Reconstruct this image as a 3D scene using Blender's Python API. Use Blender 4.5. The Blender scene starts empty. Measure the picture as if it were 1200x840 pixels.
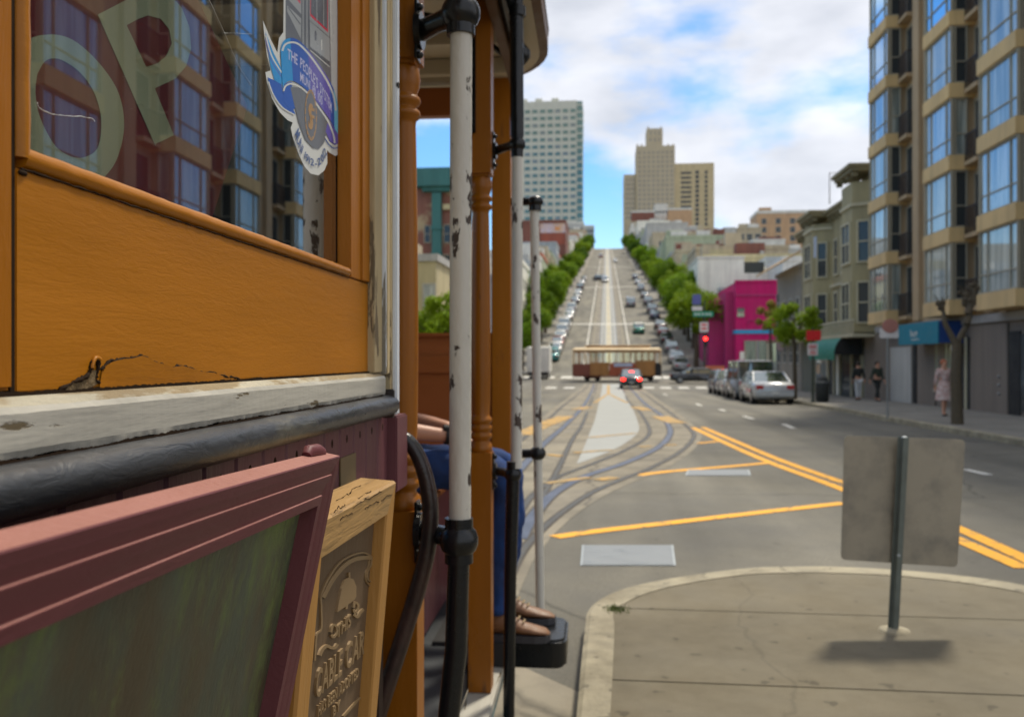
import bpy, bmesh, math, random
from math import sin, cos, pi, radians, atan, atan2, sqrt
from mathutils import Vector, Matrix, noise as mnoise
SC = bpy.context.scene
COL = SC.collection
# ------------------------------------------------------------------ camera, world, sun, exposure
FPX = 1037.0
CAMZ = 1.87
PHI = atan(111/FPX)            # camera yaw left of the street axis
TH = atan(94/FPX)              # camera yaw left of the near cable car's axis
CARROT = PHI-TH
cam_d = bpy.data.cameras.new('camera'); cam = bpy.data.objects.new('camera', cam_d); COL.objects.link(cam)
cam.location = (0, 0, CAMZ); cam.rotation_euler = (pi/2, 0, PHI)
cam_d.sensor_width = 36.0; cam_d.lens = 36*FPX/1200; cam_d.clip_start = 0.02; cam_d.clip_end = 6000
cam_d.dof.use_dof = True; cam_d.dof.focus_distance = 0.95; cam_d.dof.aperture_fstop = 8.3
SC.camera = cam
SC.view_settings.view_transform = 'Standard'; SC.view_settings.look = 'None'
SC.view_settings.exposure = 0.52; SC.view_settings.gamma = 1.0
SUNEL, SUNAZ = radians(59), radians(28)
w = bpy.data.worlds.new('World'); SC.world = w; w.use_nodes = True
nt = w.node_tree; nt.nodes.clear()
def N(nt, t, **k):
    n = nt.nodes.new(t)
    for a, b in k.items():
        if a.startswith('i_'):
            key = a[2:]
            n.inputs[int(key) if key.isdigit() else key.replace('_', ' ')].default_value = b
        else: setattr(n, a, b)
    return n
sky = N(nt, 'ShaderNodeTexSky', sky_type='NISHITA', sun_disc=False, sun_elevation=SUNEL, sun_rotation=SUNAZ, air_density=1.0, dust_density=0.4, ozone_density=2.0)
hs = N(nt, 'ShaderNodeHueSaturation', i_Saturation=1.5, i_Value=1.0)
bg1 = N(nt, 'ShaderNodeBackground', i_Strength=0.125)
tc = N(nt, 'ShaderNodeTexCoord')
mp = N(nt, 'ShaderNodeMapping'); mp.inputs['Scale'].default_value = (1, 1, 2.3); mp.inputs['Location'].default_value = (0.12, 0.2, 0.32)
nz = N(nt, 'ShaderNodeTexNoise', i_Scale=3.1, i_Detail=7.0, i_Roughness=0.52)
nz2 = N(nt, 'ShaderNodeTexNoise', i_Scale=5.0, i_Detail=5.0, i_Roughness=0.5)
sep = N(nt, 'ShaderNodeSeparateXYZ')
L = nt.links.new
L(tc.outputs['Generated'], mp.inputs['Vector']); L(mp.outputs[0], nz.inputs['Vector']); L(mp.outputs[0], nz2.inputs['Vector'])
L(tc.outputs['Generated'], sep.inputs[0])
# more cloud with height and towards the right, clearer low down and left
ma = N(nt, 'ShaderNodeMath', operation='MULTIPLY_ADD'); ma.inputs[1].default_value = 1.9; ma.inputs[2].default_value = -0.325
L(sep.outputs['Z'], ma.inputs[0])
mb_ = N(nt, 'ShaderNodeMath', operation='MULTIPLY_ADD'); mb_.inputs[1].default_value = 0.95; L(sep.outputs['X'], mb_.inputs[0]); L(ma.outputs[0], mb_.inputs[2])
cl = N(nt, 'ShaderNodeClamp'); cl.inputs['Min'].default_value = -0.30; cl.inputs['Max'].default_value = 0.18; L(mb_.outputs[0], cl.inputs['Value'])
ad = N(nt, 'ShaderNodeMath', operation='ADD'); L(nz.outputs['Fac'], ad.inputs[0]); L(cl.outputs[0], ad.inputs[1])
mr = N(nt, 'ShaderNodeMapRange', interpolation_type='SMOOTHSTEP'); mr.inputs['From Min'].default_value = 0.47; mr.inputs['From Max'].default_value = 0.625
mr.inputs['To Min'].default_value = 0.10; mr.inputs['To Max'].default_value = 0.97
L(ad.outputs[0], mr.inputs['Value'])
cr = N(nt, 'ShaderNodeValToRGB'); cr.color_ramp.elements[0].position = 0.3; cr.color_ramp.elements[0].color = (0.47, 0.49, 0.54, 1)
cr.color_ramp.elements[1].position = 0.68; cr.color_ramp.elements[1].color = (0.80, 0.805, 0.84, 1)
L(nz2.outputs['Fac'], cr.inputs['Fac'])
bg2 = N(nt, 'ShaderNodeBackground', i_Strength=1.0); L(cr.outputs[0], bg2.inputs['Color'])
L(sky.outputs[0], hs.inputs['Color']); L(hs.outputs[0], bg1.inputs['Color'])
mx = N(nt, 'ShaderNodeMixShader'); L(mr.outputs[0], mx.inputs[0]); L(bg1.outputs[0], mx.inputs[1]); L(bg2.outputs[0], mx.inputs[2])
wo = N(nt, 'ShaderNodeOutputWorld'); L(mx.outputs[0], wo.inputs['Surface'])
sd = bpy.data.lights.new('sun', 'SUN'); sd.energy = 2.8; sd.angle = radians(7.0); sd.color = (1.0, 0.92, 0.77)
so = bpy.data.objects.new('sun', sd); COL.objects.link(so); so.location = (20, 40, 80)
so.rotation_euler = Vector((cos(SUNEL)*sin(SUNAZ), cos(SUNEL)*cos(SUNAZ), sin(SUNEL))).to_track_quat('Z', 'Y').to_euler()
try:
    SC.cycles.max_bounces = 6; SC.cycles.transparent_max_bounces = 12
except Exception: pass

# ------------------------------------------------------------------ helpers: projection used to place things
def hgt(y):                                     # ground height below the camera along the street
    P = [(-400, 1.6), (4, 1.6), (14, 1.70), (30, 1.87), (50, 2.1), (68, 2.34), (80, 2.3), (92, 2.05), (100, 1.6), (108, 0.75)]
    if y <= P[0][0]: return 1.6
    if y >= 108:
        if y < 570: return 0.75-0.1535*(y-108)
        t = y-570
        return 0.75-0.1535*462-0.1535*t+0.0016*t*t if t < 60 else 0.75-0.1535*462-0.1535*60+0.0016*3600+0.0385*(t-60)
    for (a, ha), (b, hb) in zip(P, P[1:]):
        if a <= y <= b:
            t = (y-a)/(b-a); t = t*t*(3-2*t)*0.5+t*0.5
            return ha+(hb-ha)*t
def G(y): return CAMZ-hgt(y)
def wray(px, py):
    k = (px-600)/FPX; v = (420-py)/FPX
    return Vector((k*cos(PHI)-sin(PHI), k*sin(PHI)+cos(PHI), v))
def at(px, py, d):                              # world point at camera depth d
    r = wray(px, py)*d; r.z += CAMZ; return r
def gnd(px, py, off=0.0):                       # world point where the pixel meets the ground
    r = wray(px, py); d = 1.0
    prev = d
    while d < 900:
        p = r*d
        if CAMZ+p.z <= G(p.y)+off:
            a, b = prev, d
            for _ in range(30):
                m = (a+b)/2; p = r*m
                if CAMZ+p.z <= G(p.y)+off: b = m
                else: a = m
            p = r*b; return Vector((p.x, p.y, G(p.y)+off))
        prev = d; d *= 1.02
    p = r*900; return Vector((p.x, p.y, G(p.y)+off))
def wx(px, X):                                  # world Y where pixel column px meets plane x=X
    k = (px-600)/FPX; r = k*cos(PHI)-sin(PHI)
    return X/r*(k*sin(PHI)+cos(PHI))
def cray(px, py):
    k = (px-600)/FPX; v = (420-py)/FPX
    return Vector((k*cos(TH)-sin(TH), k*sin(TH)+cos(TH), v))
def cX(px, py, X):
    r = cray(px, py); return r*(X/r.x)
def cY(px, py, Y):
    r = cray(px, py); return r*(Y/r.y)
RC = Matrix.Rotation(CARROT, 3, 'Z')
def T(p): p = RC @ Vector(p); p.z += CAMZ; return p   # near-car frame to world

# ------------------------------------------------------------------ helpers: meshes and objects
class MB:
    def __init__(s): s.v = []; s.f = []; s.m = []; s.sm = []
    def face(s, pts, mi=0, smooth=False):
        b = len(s.v); s.v += [tuple(p) for p in pts]; s.f.append(tuple(range(b, b+len(pts)))); s.m.append(mi); s.sm.append(smooth)
    def mesh(s, V, F, mi=0, smooth=False):
        b = len(s.v); s.v += [tuple(p) for p in V]
        for f in F: s.f.append(tuple(b+i for i in f)); s.m.append(mi); s.sm.append(smooth)
        return s
    def box(s, x0, x1, y0, y1, z0, z1, mi=0):
        V = [(x, y, z) for z in (z0, z1) for y in (y0, y1) for x in (x0, x1)]
        F = [(0, 2, 3, 1), (4, 5, 7, 6), (0, 1, 5, 4), (2, 6, 7, 3), (0, 4, 6, 2), (1, 3, 7, 5)]
        return s.mesh(V, F, mi)
    def prism(s, A, off, mi=0):                 # polygon A (3-D points) extruded by vector off
        n = len(A); A = [Vector(a) for a in A]; B = [a+Vector(off) for a in A]
        return s.mesh(A+B, [tuple(range(n))[::-1], tuple(range(n, 2*n))]+[(i, (i+1) % n, n+(i+1) % n, n+i) for i in range(n)], mi)
    def tube(s, path, rad, seg=12, mi=0, cap=True, flat=1.0, smooth=True):
        P = [Vector(p) for p in path]; n = len(P)
        R = rad if isinstance(rad, (list, tuple)) else [rad]*n
        V = []; F = []
        up = Vector((0, 0, 1))
        t0 = (P[1]-P[0]).normalized()
        if abs(t0.dot(up)) > 0.9: up = Vector((0, 1, 0))
        a = t0.cross(up).normalized()
        for i in range(n):
            t = (P[min(i+1, n-1)]-P[max(i-1, 0)])
            t = t.normalized() if t.length > 1e-9 else t0
            a = (a-t*a.dot(t)).normalized(); b = t.cross(a)
            for j in range(seg):
                q = 2*pi*j/seg; V.append(P[i]+a*R[i]*cos(q)+b*R[i]*sin(q)*flat)
        for i in range(n-1):
            for j in range(seg):
                F.append((i*seg+j, i*seg+(j+1) % seg, (i+1)*seg+(j+1) % seg, (i+1)*seg+j))
        s.mesh(V, F, mi, smooth)
        if cap:
            s.mesh(V[:seg], [tuple(range(seg))[::-1]], mi); s.mesh(V[-seg:], [tuple(range(seg))], mi)
        return s
    def lathe(s, cx, cy, prof, seg=20, mi=0, smooth=True):   # prof: (radius, z)
        return s.tube([(cx, cy, z) for r, z in prof], [max(r, 1e-4) for r, z in prof], seg, mi, True, 1.0, smooth)
    def ball(s, c, r, mi=0, seg=12, sx=1, sy=1, sz=1):
        V = []; F = []; rg = seg//2
        for i in range(rg+1):
            a = pi*i/rg
            for j in range(seg):
                q = 2*pi*j/seg; V.append((c[0]+r*sx*sin(a)*cos(q), c[1]+r*sy*sin(a)*sin(q), c[2]+r*sz*cos(a)))
        for i in range(rg):
            for j in range(seg): F.append((i*seg+j, (i+1)*seg+j, (i+1)*seg+(j+1) % seg, i*seg+(j+1) % seg))
        return s.mesh(V, F, mi, True)
    def build(s, name, mats, parent=None, org=(0, 0, 0), bevel=0, bseg=2, weld=False):
        me = bpy.data.meshes.new(name); o = Vector(org)
        me.from_pydata([tuple(Vector(v)-o) for v in s.v], [], s.f)
        mats = mats if isinstance(mats, (list, tuple)) else [mats]
        for m in mats: me.materials.append(m)
        me.polygons.foreach_set('material_index', s.m); me.polygons.foreach_set('use_smooth', s.sm)
        me.update()
        ob = bpy.data.objects.new(name, me); COL.objects.link(ob)
        if parent: ob.parent = parent
        if bevel:
            bm = bmesh.new(); bm.from_mesh(me)
            bmesh.ops.remove_doubles(bm, verts=bm.verts, dist=1e-5)
            bmesh.ops.recalc_face_normals(bm, faces=bm.faces)
            bmesh.ops.bevel(bm, geom=[e for e in bm.edges if len(e.link_faces) == 2 and e.calc_face_angle(0) > 0.5], offset=bevel, segments=bseg, affect='EDGES', clamp_overlap=True)
            bm.to_mesh(me); bm.free()
        return ob
def tag(o, label=None, cat=None, group=None, kind=None):
    if label: o['label'] = label
    if cat: o['category'] = cat
    if group: o['group'] = group
    if kind: o['kind'] = kind
    return o
def empty(name, loc, rz=0, label=None, cat=None, group=None, kind=None):
    o = bpy.data.objects.new(name, None); COL.objects.link(o); o.location = loc; o.rotation_euler = (0, 0, rz)
    o.empty_display_size = 0.3
    return tag(o, label, cat, group, kind)
def copy_obj(o, parent=None):
    c = o.copy(); COL.objects.link(c); c.parent = parent; return c
def kids(o): return [c for c in bpy.data.objects if c.parent == o]
KC = {}
def copy_tree(o, loc=None, rz=None, label=None, group=None, scale=None):
    if o.name not in KC: KC[o.name] = [(c, kids(c)) for c in kids(o)]
    r = copy_obj(o)
    if loc is not None: r.location = loc
    if rz is not None: r.rotation_euler = (0, 0, rz)
    if scale is not None: r.scale = scale
    if label: r['label'] = label
    if group: r['group'] = group
    for c, gs in KC[o.name]:
        cc = copy_obj(c, r)
        for g in gs: copy_obj(g, cc)
    return r
# ------------------------------------------------------------------ materials
MATS = {}
def mat(name, col, rough=0.6, metal=0.0, var=0.12, vs=3.0, bump=0.0, bs=40.0, stretch=(1, 1, 1), spec=0.5, col2=None, mixs=2.0, mixlo=0.45, mixhi=0.6, coat=0.0, emit=None, es=1.0, rvar=0.12, detail=6):
    m = bpy.data.materials.new(name); m.use_nodes = True; t = m.node_tree; b = t.nodes['Principled BSDF']; l = t.links.new
    b.inputs['Roughness'].default_value = rough; b.inputs['Metallic'].default_value = metal
    b.inputs['Specular IOR Level'].default_value = spec; b.inputs['Coat Weight'].default_value = coat
    c = N(t, 'ShaderNodeTexCoord'); mp = N(t, 'ShaderNodeMapping'); mp.inputs['Scale'].default_value = stretch
    l(c.outputs['Object'], mp.inputs[0])
    n1 = N(t, 'ShaderNodeTexNoise', i_Scale=vs, i_Detail=float(detail), i_Roughness=0.6); l(mp.outputs[0], n1.inputs['Vector'])
    base = N(t, 'ShaderNodeRGB'); base.outputs[0].default_value = (*col, 1); src = base.outputs[0]
    if col2:
        n2 = N(t, 'ShaderNodeTexNoise', i_Scale=mixs, i_Detail=8.0, i_Roughness=0.65); l(mp.outputs[0], n2.inputs['Vector'])
        r2 = N(t, 'ShaderNodeMapRange'); r2.inputs['From Min'].default_value = mixlo; r2.inputs['From Max'].default_value = mixhi; l(n2.outputs['Fac'], r2.inputs['Value'])
        mc = N(t, 'ShaderNodeMix', data_type='RGBA'); l(r2.outputs[0], mc.inputs['Factor']); l(src, mc.inputs['A']); mc.inputs['B'].default_value = (*col2, 1); src = mc.outputs['Result']
    r = N(t, 'ShaderNodeMapRange'); r.inputs['From Min'].default_value = 0.25; r.inputs['From Max'].default_value = 0.75
    r.inputs['To Min'].default_value = 1-var; r.inputs['To Max'].default_value = 1+var; l(n1.outputs['Fac'], r.inputs['Value'])
    hv = N(t, 'ShaderNodeHueSaturation'); l(r.outputs[0], hv.inputs['Value']); l(src, hv.inputs['Color']); l(hv.outputs[0], b.inputs['Base Color'])
    rr = N(t, 'ShaderNodeMapRange'); rr.inputs['From Min'].default_value = 0.3; rr.inputs['From Max'].default_value = 0.7
    rr.inputs['To Min'].default_value = max(rough-rvar, 0.02); rr.inputs['To Max'].default_value = min(rough+rvar, 1); l(n1.outputs['Fac'], rr.inputs['Value']); l(rr.outputs[0], b.inputs['Roughness'])
    if bump:
        n3 = N(t, 'ShaderNodeTexNoise', i_Scale=bs, i_Detail=5.0, i_Roughness=0.6); l(mp.outputs[0], n3.inputs['Vector'])
        bp = N(t, 'ShaderNodeBump', i_Strength=bump, i_Distance=0.01); l(n3.outputs['Fac'], bp.inputs['Height']); l(bp.outputs[0], b.inputs['Normal'])
    if emit:
        b.inputs['Emission Color'].default_value = (*emit, 1); b.inputs['Emission Strength'].default_value = es
    MATS[name] = m; return m
def chipped(name, col, under, thr=0.62, sc=14.0, stretch=(1, 1, 0.6), rough=0.45, bump=0.5, var=0.10, fine=0.0):
    """paint with chips showing what lies beneath"""
    m = mat(name, col, rough, 0, var, 6.0, 0, 40, stretch); t = m.node_tree; b = t.nodes['Principled BSDF']; l = t.links.new
    mp = [n for n in t.nodes if n.type == 'MAPPING'][0]; hv = [n for n in t.nodes if n.type == 'HUE_SAT'][0]
    n1 = N(t, 'ShaderNodeTexNoise', i_Scale=sc*0.35, i_Detail=2.0); l(mp.outputs[0], n1.inputs['Vector'])
    n2 = N(t, 'ShaderNodeTexNoise', i_Scale=sc, i_Detail=9.0, i_Roughness=0.62, i_Distortion=0.4); l(mp.outputs[0], n2.inputs['Vector'])
    a = N(t, 'ShaderNodeMath', operation='MULTIPLY_ADD'); a.inputs[1].default_value = 0.55; l(n1.outputs['Fac'], a.inputs[0]); 
    a2 = N(t, 'ShaderNodeMath', operation='MULTIPLY'); a2.inputs[1].default_value = 0.55; l(n2.outputs['Fac'], a2.inputs[0]); l(a2.outputs[0], a.inputs[2])
    r = N(t, 'ShaderNodeMapRange'); r.inputs['From Min'].default_value = thr; r.inputs['From Max'].default_value = thr+0.012; l(a.outputs[0], r.inputs['Value'])
    mc = N(t, 'ShaderNodeMix', data_type='RGBA'); l(r.outputs[0], mc.inputs['Factor']); l(hv.outputs[0], mc.inputs['A']); mc.inputs['B'].default_value = (*under, 1); l(mc.outputs['Result'], b.inputs['Base Color'])
    inv = N(t, 'ShaderNodeMath', operation='MULTIPLY_ADD'); inv.inputs[1].default_value = -1.0; l(r.outputs[0], inv.inputs[0])
    n3 = N(t, 'ShaderNodeTexNoise', i_Scale=sc*1.8, i_Detail=6.0); l(mp.outputs[0], n3.inputs['Vector']); l(n3.outputs['Fac'], inv.inputs[2])
    bp = N(t, 'ShaderNodeBump', i_Strength=bump, i_Distance=0.004); l(inv.outputs[0], bp.inputs['Height']); l(bp.outputs[0], b.inputs['Normal'])
    return m
def weather(m, cracks=0.35, cw=0.012, cdark=0.45, spots=7.0, sthr=0.70, sdark=0.62, stains=0.55):
    """cracks, gum spots and oily stains on paving"""
    t = m.node_tree; b = t.nodes['Principled BSDF']; l = t.links.new; src = b.inputs['Base Color'].links[0].from_socket
    c = [q for q in t.nodes if q.type == 'TEX_COORD'][0]
    nn = N(t, 'ShaderNodeTexNoise', i_Scale=1.7, i_Detail=6.0); l(c.outputs['Object'], nn.inputs['Vector'])
    mxv = N(t, 'ShaderNodeMix', data_type='VECTOR'); mxv.inputs['Factor'].default_value = 0.30; l(c.outputs['Object'], mxv.inputs['A']); l(nn.outputs['Color'], mxv.inputs['B'])
    vo = N(t, 'ShaderNodeTexVoronoi', feature='DISTANCE_TO_EDGE', i_Scale=cracks); l(mxv.outputs['Result'], vo.inputs['Vector'])
    r = N(t, 'ShaderNodeMapRange'); r.inputs['From Max'].default_value = cw; r.inputs['To Min'].default_value = cdark; l(vo.outputs['Distance'], r.inputs['Value'])
    n2 = N(t, 'ShaderNodeTexNoise', i_Scale=spots, i_Detail=2.0); l(c.outputs['Object'], n2.inputs['Vector'])
    r2 = N(t, 'ShaderNodeMapRange'); r2.inputs['From Min'].default_value = sthr; r2.inputs['From Max'].default_value = sthr+.03; r2.inputs['To Min'].default_value = 1; r2.inputs['To Max'].default_value = sdark; l(n2.outputs['Fac'], r2.inputs['Value'])
    n3 = N(t, 'ShaderNodeTexNoise', i_Scale=stains, i_Detail=8.0, i_Roughness=0.7); l(c.outputs['Object'], n3.inputs['Vector'])
    r3 = N(t, 'ShaderNodeMapRange'); r3.inputs['From Min'].default_value = .35; r3.inputs['From Max'].default_value = .68; r3.inputs['To Min'].default_value = 1.10; r3.inputs['To Max'].default_value = .74; l(n3.outputs['Fac'], r3.inputs['Value'])
    a1 = N(t, 'ShaderNodeMath', operation='MULTIPLY'); l(r.outputs[0], a1.inputs[0]); l(r2.outputs[0], a1.inputs[1]); a2 = N(t, 'ShaderNodeMath', operation='MULTIPLY'); l(a1.outputs[0], a2.inputs[0]); l(r3.outputs[0], a2.inputs[1])
    h = N(t, 'ShaderNodeHueSaturation'); l(a2.outputs[0], h.inputs['Value']); l(src, h.inputs['Color']); l(h.outputs[0], b.inputs['Base Color']); return m
def brushed(name, col, rough=0.38, stretch=(1, 0.16, 1), bs=120, bump=0.35, var=0.10, grain=1.0, spec=0.5, col2=None, mixlo=0.55, mixhi=0.62, mixs=9):
    """hand-brushed paint over wood: long ridges, softly waving"""
    m = mat(name, col, rough, 0, var, 9.0, 0, 40, stretch, spec, col2, mixs, mixlo, mixhi); t = m.node_tree; b = t.nodes['Principled BSDF']; l = t.links.new
    mp = [n for n in t.nodes if n.type == 'MAPPING'][0]
    n1 = N(t, 'ShaderNodeTexNoise', i_Scale=float(bs), i_Detail=4.0, i_Roughness=0.55, i_Distortion=1.2); l(mp.outputs[0], n1.inputs['Vector'])
    n2 = N(t, 'ShaderNodeTexNoise', i_Scale=float(bs)*0.22, i_Detail=3.0, i_Distortion=0.8); l(mp.outputs[0], n2.inputs['Vector'])
    a = N(t, 'ShaderNodeMath', operation='MULTIPLY_ADD'); a.inputs[1].default_value = 1.6; l(n2.outputs['Fac'], a.inputs[0]); l(n1.outputs['Fac'], a.inputs[2])
    bp = N(t, 'ShaderNodeBump', i_Strength=bump, i_Distance=0.0022); l(a.outputs[0], bp.inputs['Height']); l(bp.outputs[0], b.inputs['Normal'])
    return m
def glassmat(name, tint=(0.9, 0.95, 0.95), refl=1.6, rough=0.0):
    m = bpy.data.materials.new(name); m.use_nodes = True; t = m.node_tree; t.nodes.clear(); l = t.links.new
    tr = N(t, 'ShaderNodeBsdfTransparent'); tr.inputs[0].default_value = (*tint, 1); gl = N(t, 'ShaderNodeBsdfGlossy'); gl.inputs['Roughness'].default_value = rough
    fr = N(t, 'ShaderNodeFresnel', i_IOR=1.5); mu = N(t, 'ShaderNodeMath', operation='MULTIPLY', use_clamp=True); mu.inputs[1].default_value = refl; l(fr.outputs[0], mu.inputs[0])
    ge = N(t, 'ShaderNodeNewGeometry'); iv = N(t, 'ShaderNodeMath', operation='SUBTRACT'); iv.inputs[0].default_value = 1.0; l(ge.outputs['Backfacing'], iv.inputs[1]); m3 = N(t, 'ShaderNodeMath', operation='MULTIPLY'); l(mu.outputs[0], m3.inputs[0]); l(iv.outputs[0], m3.inputs[1]); mu = m3
    mxs = N(t, 'ShaderNodeMixShader'); l(mu.outputs[0], mxs.inputs[0]); l(tr.outputs[0], mxs.inputs[1]); l(gl.outputs[0], mxs.inputs[2])
    o = N(t, 'ShaderNodeOutputMaterial'); l(mxs.outputs[0], o.inputs['Surface']); return m
def winmat(name, base, refl=0.5, tint=(0.75, 0.85, 1.0), curtain=None, fs=1.0):
    """window seen from outside: dark room or pale curtain behind reflecting glass"""
    m = bpy.data.materials.new(name); m.use_nodes = True; t = m.node_tree; b = t.nodes['Principled BSDF']; l = t.links.new
    c = N(t, 'ShaderNodeTexCoord'); oi = N(t, 'ShaderNodeObjectInfo')
    va = N(t, 'ShaderNodeVectorMath', operation='ADD'); l(c.outputs['Object'], va.inputs[0]); l(oi.outputs['Random'], va.inputs[1])
    mp = N(t, 'ShaderNodeMapping'); mp.inputs['Scale'].default_value = (7, 7, 0.25); l(va.outputs[0], mp.inputs[0])
    n1 = N(t, 'ShaderNodeTexNoise', i_Scale=1.3, i_Detail=3.0); l(mp.outputs[0], n1.inputs['Vector'])
    mc = N(t, 'ShaderNodeMix', data_type='RGBA'); r = N(t, 'ShaderNodeMapRange'); r.inputs['From Min'].default_value = 0.4; r.inputs['From Max'].default_value = 0.62; l(n1.outputs['Fac'], r.inputs['Value'])
    l(r.outputs[0], mc.inputs['Factor']); mc.inputs['A'].default_value = (*base, 1); mc.inputs['B'].default_value = (*(curtain or base), 1)
    l(mc.outputs['Result'], b.inputs['Base Color']); b.inputs['Roughness'].default_value = 0.8
    gl = N(t, 'ShaderNodeBsdfGlossy'); gl.inputs['Roughness'].default_value = 0.02; gl.inputs['Color'].default_value = (*tint, 1)
    fr = N(t, 'ShaderNodeFresnel', i_IOR=1.5); ma = N(t, 'ShaderNodeMath', operation='MULTIPLY_ADD', use_clamp=True); ma.inputs[1].default_value = (1-refl)*fs; ma.inputs[2].default_value = refl; l(fr.outputs[0], ma.inputs[0])
    mxs = N(t, 'ShaderNodeMixShader'); l(ma.outputs[0], mxs.inputs[0]); l(b.outputs[0], mxs.inputs[1]); l(gl.outputs[0], mxs.inputs[2])
    o = t.nodes['Material Output']; l(mxs.outputs[0], o.inputs['Surface']); MATS[name] = m; return m

ORANGE = brushed('orange_paint', (0.36, 0.130, 0.003), 0.42, bs=300, stretch=(1,.13,1), bump=0.15, spec=0.3, var=0.17)
ORANGE_V = brushed('orange_paint_upright', (0.32, 0.110, 0.003), 0.42, stretch=(1, 1, 0.15), bs=110, bump=0.35, spec=0.3, col2=(0.20, 0.07, 0.01), mixlo=0.60, mixhi=0.68, mixs=16)
POSTM = brushed('orange_post_paint', (0.29, 0.096, 0.003), 0.38, stretch=(1, 1, 0.2), bs=90, bump=0.3, spec=0.35, col2=(0.16, 0.06, 0.015), mixlo=0.60, mixhi=0.66, mixs=14)
ORBROWN = brushed('brown_orange_paint', (0.30, 0.085, 0.012), 0.5, stretch=(0.2, 1, 1), bs=60, bump=0.3)
DKBROWN = brushed('dark_brown_paint', (0.085, 0.035, 0.008), 0.5, stretch=(1, 1, 0.2), bs=60, bump=0.3)
CREAM = chipped('dirty_cream_paint', (0.42, 0.40, 0.345), (0.13, 0.10, 0.055), thr=0.635, sc=30, stretch=(1, 0.12, 1), rough=0.55, bump=0.45, var=0.30)
LEDGET = mat('grimy_tan_ledge_top', (0.25, 0.19, 0.105), 0.85, var=0.35, vs=14, stretch=(1, .3, 1), col2=(0.38, 0.35, 0.27), mixs=16, mixlo=0.5, mixhi=0.56, bump=0.5, bs=80)
CREAMV = chipped('cream_paint_upright', (0.40, 0.31, 0.17), (0.15, 0.11, 0.06), thr=0.625, sc=34, stretch=(1, 1, 0.2), rough=0.75, bump=0.6, var=0.2)
WHITEV = chipped('white_paint_upright', (0.60, 0.63, 0.66), (0.2, 0.18, 0.14), thr=0.62, sc=24, stretch=(1, 1, 0.15), rough=0.4, bump=0.3)
POLE2 = chipped('white_pole_paint', (0.58, 0.56, 0.50), (0.06, 0.04, 0.03), thr=0.632, sc=24, stretch=(1, 1, 0.55), rough=0.42, bump=0.4)
POLE = chipped('chipped_white_pole_paint', (0.52, 0.49, 0.42), (0.045, 0.028, 0.018), thr=0.641, sc=34, stretch=(1, 1, 0.55), rough=0.42, bump=0.6)
CEIL = mat('cream_ceiling_paint', (0.50, 0.44, 0.32), 0.55, var=0.08)
BLACKG = mat('black_gloss_paint', (0.007, 0.008, 0.009), 0.26, var=0.3, bump=0.15, bs=60, coat=0.1, spec=0.35)
RAILB = brushed('worn_black_rail_paint', (0.030, 0.032, 0.036), 0.36, stretch=(1, 0.3, 1), bs=70, bump=0.7, var=0.4, spec=0.7, col2=(0.12, 0.11, 0.075), mixlo=0.57, mixhi=0.72, mixs=7)
MAROONB = brushed('maroon_board_paint', (0.12, 0.038, 0.046), 0.45, stretch=(1, 1, 0.2), bs=60, bump=0.4, var=0.15)
MAROON = brushed('maroon_frame_paint', (0.125, 0.038, 0.043), 0.5, stretch=(1, 0.3, 1), bs=90, bump=0.25, var=0.14, spec=0.22)
MAROONE = mat('lit_maroon_edge', (0.34, 0.15, 0.125), 0.45, var=0.12, bump=0.2, bs=80)  # paler maroon: light caught by the frame's up-facing top and steps, painted in
def greenboard():
    m = mat('streaked_green_board', (0.062, 0.076, 0.050), 0.5, var=0.45, vs=12, stretch=(1, 1.0, 0.40), col2=(0.075, 0.060, 0.030), mixs=9, mixlo=0.42, mixhi=0.6, bump=0.25, bs=160, detail=8)
    t = m.node_tree; b = t.nodes['Principled BSDF']; l = t.links.new
    mp = [n for n in t.nodes if n.type == 'MAPPING'][0]; hv = [n for n in t.nodes if n.type == 'HUE_SAT'][0]
    n = N(t, 'ShaderNodeTexNoise', i_Scale=40.0, i_Detail=12.0, i_Roughness=0.85); l(mp.outputs[0], n.inputs['Vector'])
    n0 = N(t, 'ShaderNodeTexNoise', i_Scale=11.0, i_Detail=4.0); l(mp.outputs[0], n0.inputs['Vector'])
    mu = N(t, 'ShaderNodeMath', operation='MULTIPLY'); l(n.outputs['Fac'], mu.inputs[0]); l(n0.outputs['Fac'], mu.inputs[1])
    r = N(t, 'ShaderNodeMapRange'); r.inputs['From Min'].default_value = 0.25; r.inputs['From Max'].default_value = 0.38; l(mu.outputs[0], r.inputs['Value'])
    mc = N(t, 'ShaderNodeMix', data_type='RGBA'); l(r.outputs[0], mc.inputs['Factor']); l(hv.outputs[0], mc.inputs['A']); mc.inputs['B'].default_value = (0.12, 0.165, 0.045, 1); l(mc.outputs['Result'], b.inputs['Base Color'])
    return m
GREENB = greenboard()
WOODF = brushed('yellowed_wood_frame', (0.37, 0.215, 0.072), 0.5, stretch=(1, 0.12, 1), bs=60, bump=1.0, var=0.14, col2=(0.22, 0.12, 0.035), mixlo=0.60, mixhi=0.66, mixs=14)
WOODFV = brushed('yellowed_wood_stile', (0.36, 0.175, 0.036), 0.5, stretch=(1, 1, 0.12), bs=60, bump=0.6, var=0.12)
PLAQ = brushed('brown_routed_wood', (0.115, 0.070, 0.034), 0.6, stretch=(1, 1, 0.15), bs=60, bump=0.4)
PLAQL = mat('tan_raised_lettering', (0.24, 0.155, 0.072), 0.55, var=0.12)
GLASS = glassmat('window_glass', (0.93, 0.95, 0.93), 3.1)
STOPR = mat('red_sign_face', (0.14, 0.006, 0.010), 0.5, var=0.15, vs=5)
STOPW = mat('greyed_sign_letters', (0.34, 0.36, 0.24), 0.5, var=0.1)
BLACKM = mat('matt_black', (0.012, 0.012, 0.012), 0.7)
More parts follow.
